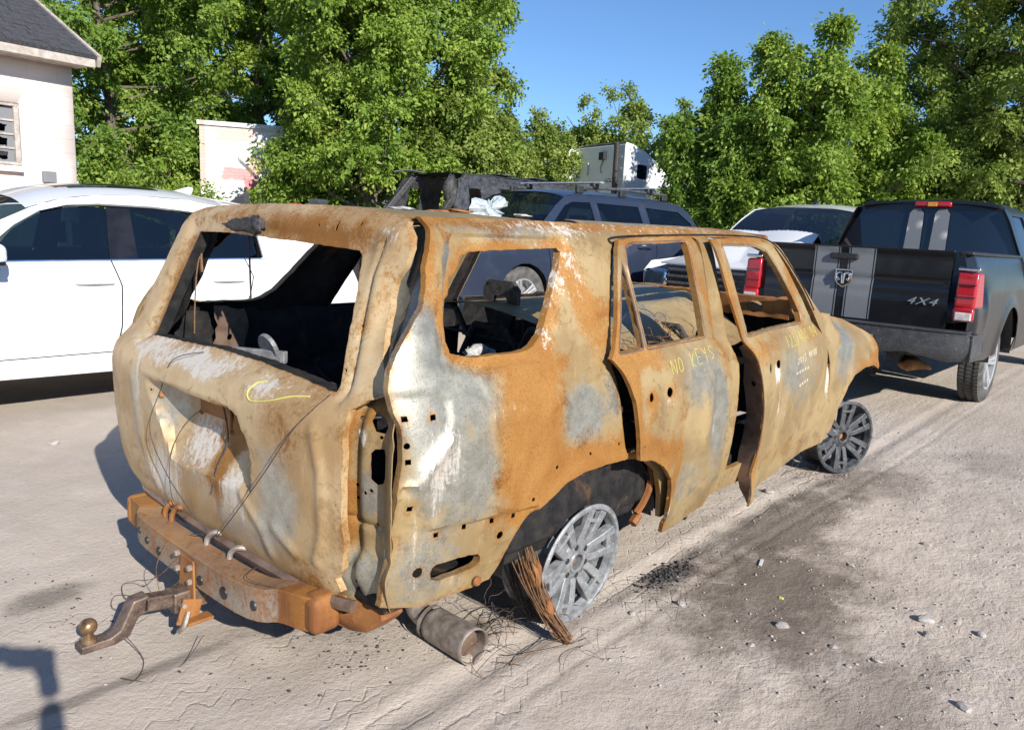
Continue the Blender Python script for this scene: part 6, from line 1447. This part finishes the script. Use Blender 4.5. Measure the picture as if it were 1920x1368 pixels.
# ------------------------------------------------------------------ trees
def leaves(center, rad, n, size, out_from, rng, droop=.5):
    """n leaf quads around clump centres; returns vertices and a per-leaf tone"""
    c = center[rng.integers(0, len(center), n)]
    off = rng.normal(0, 1, (n, 3)); off /= np.maximum(np.linalg.norm(off, axis=1, keepdims=True), 1e-6)
    off *= (rng.random((n, 1)) ** .5) * rad[:, None][rng.integers(0, len(rad), n)] if False else (rng.random((n, 1)) ** .45)
    return c, off
def tree(name, label, base, H, R, n_clump, per, mat, seed, trunk_r=.16, low=.12, leaf=.15, lean=(0, 0), shape=1.0, group='trees behind the yard', sparse=1.0):
    rng = np.random.default_rng(seed); q = random.Random(seed)
    bz = gz(base[0], base[1])
    root = empty(name, label, 'tree', (base[0], base[1], float(bz) - .05), q.uniform(0, 6.28), group)
    # crown clump centres: shell-weighted points of a lumpy ovoid
    # several upright plumes of different height make an uneven, gappy outline
    npl = max(3, int(4 + R * 2.2)); pa = np.arange(npl) * 2.4 + rng.uniform(0, 6.28); prr = R * np.sqrt(rng.uniform(.02, .62, npl)); ptop = H * (1 - .30 * (prr / R) ** 1.5 - rng.uniform(0, .16, npl)); ptop[0] = H; prr[0] *= .3
    pw = R * rng.uniform(.34, .56, npl)
    k_ = rng.integers(0, npl, n_clump); ang = rng.uniform(0, 2 * math.pi, n_clump); u = rng.uniform(0, 1, n_clump) ** .85
    t = low * H + (ptop[k_] - low * H) * u
    pr = np.interp(u, [0, .12, .4, .7, .9, 1.0], [.75, 1.0, 1.0, .78, .42, .06]) ** shape
    rr = pw[k_] * pr * np.sqrt(rng.uniform(.15, 1.0, n_clump))
    C_ = np.stack([prr[k_] * np.cos(pa[k_]) * (.75 + .35 * u) + rr * np.cos(ang) + lean[0] * t / H, prr[k_] * np.sin(pa[k_]) * (.75 + .35 * u) + rr * np.sin(ang) + lean[1] * t / H, t], 1)
    cr = rng.uniform(.24, .52, n_clump) * (.8 + .12 * R)
    # trunk and limbs
    b = MB(); P = [(0, 0, 0)]
    for k in range(1, 8): P.append((q.gauss(0, .08) * k * .4 + lean[0] * k / 8, q.gauss(0, .08) * k * .4 + lean[1] * k / 8, H * .88 * k / 7))
    b.tube(catmull(P, 3), [trunk_r * (1 - .9 * i / 21) for i in range(22)], 9); b.build('trunk', M['bark'], root, smooth=True)
    b = MB()
    for k in range(max(14, n_clump // 5)):
        c = C_[rng.integers(0, n_clump)]; z0 = max(.1 * H, c[2] - rng.uniform(.6, 1.6)); f = z0 / H
        s0 = np.array([lean[0] * f, lean[1] * f, z0]); m_ = (s0 + c) / 2 + np.array([0, 0, -.12]) + rng.normal(0, .12, 3)
        r0 = trunk_r * .34 * (1 - .6 * f)
        b.tube(catmull([s0, m_, c], 4), [r0 * (1 - .8 * i / 8) for i in range(9)], 5, cap=False)
    b.build('limb', M['bark'], root, smooth=True)['kind'] = 'stuff'
    # leaves: sprays hang off short twigs inside each clump
    n = int(n_clump * per * 1.45)
    ci = rng.integers(0, n_clump, n)
    tw = rng.normal(0, 1, (n_clump, 9, 3)); tw /= np.linalg.norm(tw, axis=2, keepdims=True); tw[:, :, 2] *= .7
    k9 = rng.integers(0, 9, n); s_ = rng.random(n) ** .6
    pos = C_[ci] + tw[ci, k9] * (cr[ci] * s_)[:, None] + rng.normal(0, .075, (n, 3)); pos[:, 2] -= .16 * s_ ** 2 + .05 * rng.random(n)
    dirv = tw[ci, k9] + rng.normal(0, .55, (n, 3)); dirv[:, 2] -= .55; dirv /= np.linalg.norm(dirv, axis=1, keepdims=True)
    up = rng.normal(0, .75, (n, 3)) + np.array([0, 0, .55]) + .8 * C_[ci] * np.array([1, 1, 0]) / R
    side = np.cross(dirv, up); side /= np.maximum(np.linalg.norm(side, axis=1, keepdims=True), 1e-6)
    nrm = np.cross(side, dirv)
    L = leaf * .84 * rng.uniform(.5, 1.35, n); Wd = L * rng.uniform(.22, .36, n)
    a0 = pos; a1 = pos + dirv * (L * .45)[:, None] + side * (Wd)[:, None] - nrm * (.12 * L)[:, None]; a2 = pos + dirv * L[:, None] - nrm * (.10 * L)[:, None]; a3 = pos + dirv * (L * .45)[:, None] - side * (Wd)[:, None] - nrm * (.12 * L)[:, None]
    V = np.stack([a0, a1, a2, a3], 1).reshape(-1, 3); i4 = np.arange(n) * 4
    F = np.concatenate([np.stack([i4, i4 + 1, i4 + 2], 1), np.stack([i4, i4 + 2, i4 + 3], 1)])
    me = mesh_np('crown', V, F)
    tone = np.clip(rng.normal(.42, .17, n) + (rng.random(n_clump)[ci] - .5) * .5 + .12 * (s_ - .5) + (rng.random(n) > .985) * .4, 0, 1)
    at = me.attributes.new('leafc', 'FLOAT', 'POINT'); at.data.foreach_set('value', np.repeat(tone, 4).astype(np.float32))
    o = link('crown', me, mat, root, False); o['kind'] = 'stuff'
    return root
def polar(az, d): a = math.radians(az); return (CAM.x + d * math.cos(a), CAM.y + d * math.sin(a))
TREES = [  # az, dist, height, radius, clumps, leaves per clump, material, trunk, low, leaf, label
    (69.2, 22.0, 11.0, 2.6, 200, 270, 'leaf3', .16, .02, .13, 'dark maple crowding the corner of the pink house'),
    (65.6, 25.0, 13.0, 2.8, 200, 250, 'leaf', .20, .02, .15, 'tall yellow-green maple between house and brick building'),
    (66.0, 17.0, 2.6, 1.0, 46, 230, 'leaf', .05, .02, .11, 'low bright bush left of the brick building'),
    (69.5, 18.0, 2.9, .9, 40, 230, 'leaf3', .05, .02, .11, 'low bush beside the wall of the pink house'),
    (60.0, 25.5, 12.5, 3.2, 220, 250, 'leaf', .20, .28, .15, 'tall leafy maple rising above the brick building'),
    (52.6, 17.5, 10.5, 2.1, 240, 280, 'leaf', .20, .20, .115, 'broad green maple in front of the brick building'),
    (55.6, 18.0, 3.4, 1.0, 60, 250, 'leaf', .06, .02, .11, 'leafy shrub under the broad maple by the brick wall'),
    (49.6, 19.0, 12.0, 2.6, 270, 280, 'leaf', .22, .03, .12, 'largest bright maple left of the open sky'),
    (46.2, 18.0, 4.8, 1.2, 110, 250, 'leaf2', .12, .03, .115, 'lower maple at the left edge of the sky gap'),
    (45.6, 19.6, 7.0, .9, 90, 240, 'leaf2', .12, .25, .12, 'slim maple leaning into the sky gap'),
    (41.4, 26.0, 5.0, 2.2, 150, 220, 'leaf2', .10, .02, .13, 'low olive tree behind the charred van'),
    (38.0, 29.0, 6.0, 2.4, 160, 200, 'leaf2', .10, .04, .14, 'thin airy tree behind the semi truck'),
    (34.6, 28.0, 6.4, 2.0, 130, 190, 'leaf2', .10, .04, .14, 'sparse pale tree right of the semi truck'),
    (38.8, 34.0, 5.2, 3.6, 140, 200, 'leaf2', .10, .0, .15, 'distant hedge-like tree between van and semi truck'),
    (31.4, 31.0, 6.2, 2.2, 120, 200, 'leaf2', .10, .02, .15, 'far tree filling the gap right of the semi truck'),
    (43.4, 28.0, 5.4, 2.0, 120, 200, 'leaf', .10, .02, .14, 'far tree filling the gap left of the semi truck'),
    (57.9, 18.2, 3.9, .75, 60, 240, 'leaf', .05, .06, .11, 'upright sapling covering the right half of the white brick wall'),
    (27.6, 19.5, 5.3, 1.3, 150, 270, 'leaf3', .14, .03, .12, 'deep green tree right of the blue SUV'),
    (25.0, 20.0, 6.0, 1.8, 190, 270, 'leaf', .16, .03, .12, 'maple with twin tops above the white pickup'),
    (22.0, 19.0, 6.1, 1.6, 190, 270, 'leaf', .16, .03, .12, 'round-topped maple left of the small sky gap'),
    (18.2, 20.5, 5.8, 1.5, 170, 260, 'leaf', .14, .03, .12, 'narrow maple beside the small sky gap'),
    (13.2, 23.0, 10.0, 2.2, 230, 260, 'leaf2', .20, .03, .12, 'tall olive maple above the black pickup cab'),
    (9.0, 22.0, 13.0, 3.0, 230, 250, 'leaf2', .22, .05, .12, 'big olive tree at the right edge'),
    (22.0, 27.0, 5.0, 3.0, 130, 220, 'leaf3', .14, .0, .15, 'dark thicket tree behind the white pickup'),
    (14.0, 26.0, 5.6, 3.2, 130, 220, 'leaf3', .14, .0, .15, 'dark thicket tree behind the black pickup'),
    (50.0, 27.0, 6.5, 3.2, 130, 220, 'leaf3', .14, .0, .15, 'dark thicket tree behind the largest maple'),
    (65.0, 32.0, 8.0, 3.4, 140, 220, 'leaf3', .14, .0, .16, 'dark thicket tree behind the brick building'),
    (74.6, 28.0, 9.8, 1.6, 60, 180, 'leaf3', .14, .3, .15, 'treetop peeking over the house roof'),
]
for i, (az, d, H, R, nc, per, mt, tr_, lo, lf, lab) in enumerate(TREES):
    tree('maple_tree' if R > 1.6 else 'shrub', lab, polar(az, d), H, R, nc, per, M[mt], int(az * 10) + 7, tr_, lo, lf, group='trees behind the yard' if R > 1.6 else 'shrubs by the brick wall')
# ------------------------------------------------------------------ stones, litter, gravel
def rock(name, label, x, y, r, mat, seed, flat=.6, group='loose stones on the dirt'):
    bm = bmesh.new(); bmesh.ops.create_icosphere(bm, subdivisions=2, radius=1); q = random.Random(seed)
    pl_ = [(Vector((q.gauss(0, 1), q.gauss(0, 1), q.gauss(0, 1))).normalized(), q.uniform(.55, .9)) for _ in range(9)]
    for v in bm.verts:
        for n, d in pl_:
            e = v.co.dot(n) - d
            if e > 0: v.co -= n * e
        v.co = Vector((v.co.x * r * 1.2, v.co.y * r, v.co.z * r * flat))
    me = bpy.data.meshes.new(name); bm.to_mesh(me); bm.free()
    o = link(name, me, mat, None, False); o.location = (x, y, gh1(x, y) + r * flat * .45); o.rotation_euler = (0, 0, q.uniform(0, 6)); return tag(o, label, 'stone', group)
for k, (x, y, r, m_, lab) in enumerate([
    (.544, -1.435, .030, 'stone', 'upright white stone right of the dark damp patch'), (1.026, -1.815, .034, 'stone', 'flat pale stone at the right edge of the dirt'),
    (.483, -2.062, .028, 'stone', 'long pale stone near the lower right corner'), (2.014, -.723, .035, 'stone', 'white stone below the open front door'),
    (.414, -1.066, .022, 'stone', 'small flat white stone beside the damp patch'), (-.666, 2.722, .040, 'stone', 'grey stone left of the wreck near the white SUV'),
    (.331, -1.408, .016, 'stone', 'small pale pebble below the damp patch'), (.553, -1.625, .018, 'stone', 'pebble at the lower edge of the damp patch'),
    (.579, -1.770, .018, 'stone', 'pebble right of the footprints'), (.452, -1.711, .015, 'pebble', 'brownish pebble between the footprints'),
    (.917, -1.851, .024, 'stone', 'rounded stone left of the flat pale stone'), (1.077, -1.999, .022, 'stone', 'pale stone at the far right'),
    (.20, -.98, .018, 'stone', 'white chip beside the rear wheel'), (1.35, -1.42, .020, 'stone', 'pale chip beyond the damp patch'), (-1.30, .16, .013, 'darkstone', 'black cinder by the tow ball'),
    (2.9, -1.9, .03, 'stone', 'pale stone far along the right side'), (1.9, -1.6, .024, 'stone', 'small pale stone in the middle of the right side'), (-.55, .5, .02, 'darkstone', 'dark cinder under the tailgate')]):
    rock('stone', lab, x, y, r * .85, M[m_], 200 + k)
b = MB(); b.box((0, 0, 0), (.07, .014, .004), Matrix.Rotation(.3, 3, 'Z')); o = b.build('plastic_strip', M['plaster'], None); o.location = (1.05, -1.12, gh1(1.05, -1.12) + .006); tag(o, 'small white plastic strip on the damp dirt', 'litter')
b = MB(); b.box((0, 0, 0), (.012, .016, .006)); o = b.build('yellow_scrap', M['chalk'], None); o.location = (.78, -1.33, gh1(.78, -1.33) + .004); tag(o, 'tiny yellow scrap on the damp patch', 'litter')
# coal-black cinders spilled by the rear wheel, and gravel over the whole foreground: too many to count
def scatter(name, label, cat, pts, rmin, rmax, mat, seed):
    rng = np.random.default_rng(seed); n = len(pts)
    ico = np.array([(0, 0, 1), (.9, 0, .2), (.2, .85, .1), (-.8, .4, .2), (-.6, -.7, .1), (.4, -.8, .2), (0, 0, -.6)]); fc = np.array([(0, 1, 2), (0, 2, 3), (0, 3, 4), (0, 4, 5), (0, 5, 1), (6, 2, 1), (6, 3, 2), (6, 4, 3), (6, 5, 4), (6, 1, 5)])
    r = rmin + (rmax - rmin) * rng.random(n) ** 3; a = rng.uniform(0, 6.28, n)
    P = np.tile(ico, (n, 1, 1)) * rng.uniform(.6, 1.3, (n, 7, 1)) * r[:, None, None] * np.array([1.2, .9, .65])
    ca, sa = np.cos(a)[:, None], np.sin(a)[:, None]
    X = P[:, :, 0] * ca - P[:, :, 1] * sa + pts[:, 0:1]; Y = P[:, :, 0] * sa + P[:, :, 1] * ca + pts[:, 1:2]; Z = P[:, :, 2] + gheight(pts[:, 0], pts[:, 1])[:, None] + r[:, None] * .25
    V = np.stack([X, Y, Z], 2).reshape(-1, 3); F = (np.arange(n)[:, None, None] * 7 + fc[None]).reshape(-1, 3)
    o = link(name, mesh_np(name, V, F), mat, None, False); return tag(o, label, cat, kind='stuff')
rg = np.random.default_rng(77)
p1 = np.stack([rg.uniform(-1.8, 4.5, 5200), rg.uniform(-3.0, -.6, 5200)], 1); keep = rg.random(5200) < np.clip(.25 + .6 * (p1[:, 0] * .35 - p1[:, 1] - .6), .12, 1)
scatter('gravel', 'fine pale gravel scattered over the dirt', 'gravel', p1[keep], .0015, .009, M['pebble'], 3)
p2 = np.stack([rg.uniform(-2.2, .5, 900), rg.uniform(-.6, 2.6, 900)], 1); scatter('gravel', 'sparse gravel left of the wreck', 'gravel', p2, .0015, .007, M['pebble'], 5)
p3 = np.stack([rg.normal(.62, .09, 420), rg.normal(-.88, .035, 420)], 1); scatter('cinders', 'black cinders spilled along the track by the rear wheel', 'cinders', p3, .003, .012, M['darkstone'], 6)
p4 = np.concatenate([np.stack([rg.normal(-.75, .22, 260), rg.normal(-.42, .14, 260)], 1), np.stack([rg.normal(-1.35, .15, 140), rg.normal(.5, .2, 140)], 1)]); scatter('cinders', 'fine black cinders under the rear beam', 'cinders', p4, .0015, .008, M['darkstone'], 8)

# scrap showing above the wreck's roof line
sr = empty('scrap_heap', 'dark and red scrap car parts just above the wreck roof line', 'scrap', polar(57.5, 9.5) + (0,), .4)
b = MB(); b.box((0, 0, .7), (1.6, .8, 1.4)); b.build('crushed_panel', M['char'], sr, smooth=True, bevel=.1)
b = MB(); b.box((.25, -.1, 1.53), (.18, .18, .28)); b.build('lamp_housing', M['greyplastic'], sr, bevel=.03)
b = MB(); b.box((-.1, -.1, 1.45), (.35, .2, .2), Matrix.Rotation(.4, 3, 'Y')); b.build('red_lens', M['hatchred'], sr, bevel=.03)
lumpy('torn_trim', (-.55, 0, 1.42), (.35, .2, .10), M['plaster'], sr, 81, .5, 2)
hp_ = empty('hatch_panel', 'grey curved plastic hatch panel behind the white SUV', 'panel', polar(63.4, 8.3) + (0,), math.radians(-25))
sheet('panel_skin', [(0, .4), (.5, .4), (.42, 1.45), (.36, 1.68), (.28, 1.62), (.10, 1.50)], [], lambda x, z: np.stack([x, .15 * np.sin(z * 2), z], 1), M['greyplastic'], hp_, res=.08, th=.02)

# ------------------------------------------------------------------ the photographer, standing behind the lens; only the shadow falls into the frame
pr_ = empty('person', 'person in dark clothes holding a phone up in both hands', 'person', (CAM.x - .36 * math.cos(yaw) - .10 * math.sin(yaw), CAM.y - .36 * math.sin(yaw) + .10 * math.cos(yaw), 0), yaw)
def skin(name, J, E_, mat, parent, sub=2):
    me = bpy.data.meshes.new(name); me.from_pydata([j[0] for j in J], E_, []); o = bpy.data.objects.new(name, me); col.objects.link(o); o.parent = parent
    m = o.modifiers.new('skin', 'SKIN'); m.use_smooth_shade = True
    for i, j in enumerate(J): me.skin_vertices[0].data[i].radius = (j[1], j[1] * (j[2] if len(j) > 2 else 1))
    me.skin_vertices[0].data[0].use_root = True
    s = o.modifiers.new('sub', 'SUBSURF'); s.levels = s.render_levels = sub; me.materials.append(mat); return o
M['cloth'] = simple('dark_jacket', (.03, .035, .05), (.05, .055, .07), 40, .9, 0, .3)
M['skin'] = simple('skin', (.45, .28, .2), (.52, .33, .24), 30, .55, 0, .05)
J = [((0, 0, .88), .15, .75), ((0, 0, 1.08), .14, .75), ((0, 0, 1.25), .16, .65), ((-.01, 0, 1.36), .07), ((.0, .17, 1.30), .06), ((.0, -.17, 1.30), .06), ((.10, .24, 1.16), .045), ((.10, -.24, 1.16), .045), ((.27, .13, 1.36), .032), ((.27, -.13, 1.36), .032),
     ((0, .10, .82), .095), ((0, -.10, .82), .095), ((.01, .11, .45), .065), ((.01, -.11, .45), .065), ((0, .12, .09), .045), ((0, -.12, .09), .045), ((.13, .13, .04), .04), ((.13, -.13, .04), .04)]
skin('body', J, [(0, 1), (1, 2), (2, 3), (2, 4), (2, 5), (4, 6), (5, 7), (6, 8), (7, 9), (0, 10), (0, 11), (10, 12), (11, 13), (12, 14), (13, 15), (14, 16), (15, 17)], M['cloth'], pr_)
hd = lumpy('head', (.02, 0, 1.53), (.098, .078, .118), M['skin'], pr_, 91, .04, 3)
MB().lathe([(0, .06), (.012, .02), (.018, 0)], 10, Matrix.Translation((.115, 0, 1.52)) @ Matrix.Rotation(.3, 4, 'Y')).build('nose', M['skin'], pr_, smooth=True)
lumpy('hair', (0, 0, 1.565), (.105, .088, .10), M['interior'], pr_, 92, .08, 3)
for s in (-1, 1):
    JH = [((.27, s * .13, 1.36), .03), ((.30, s * .11, 1.41), .035, .5)]; EH = [(0, 1)]
    for f in range(4): JH += [((.318, s * (.098 - .004 * f), 1.43 + .018 * f), .010), ((.335, s * (.075 - .003 * f), 1.432 + .018 * f), .009), ((.338, s * (.055 - .003 * f), 1.43 + .018 * f), .008)]; k = 2 + 3 * f; EH += [(1, k), (k, k + 1), (k + 1, k + 2)]
    JH += [((.295, s * .085, 1.425), .011), ((.305, s * .06, 1.44), .010)]; EH += [(1, 14), (14, 15)]
    skin('hand', JH, EH, M['skin'], pr_, 1)
MB().box((.325, -.035, 1.455), (.009, .165, .078)).build('phone', M['trim'], pr_, bevel=.004)
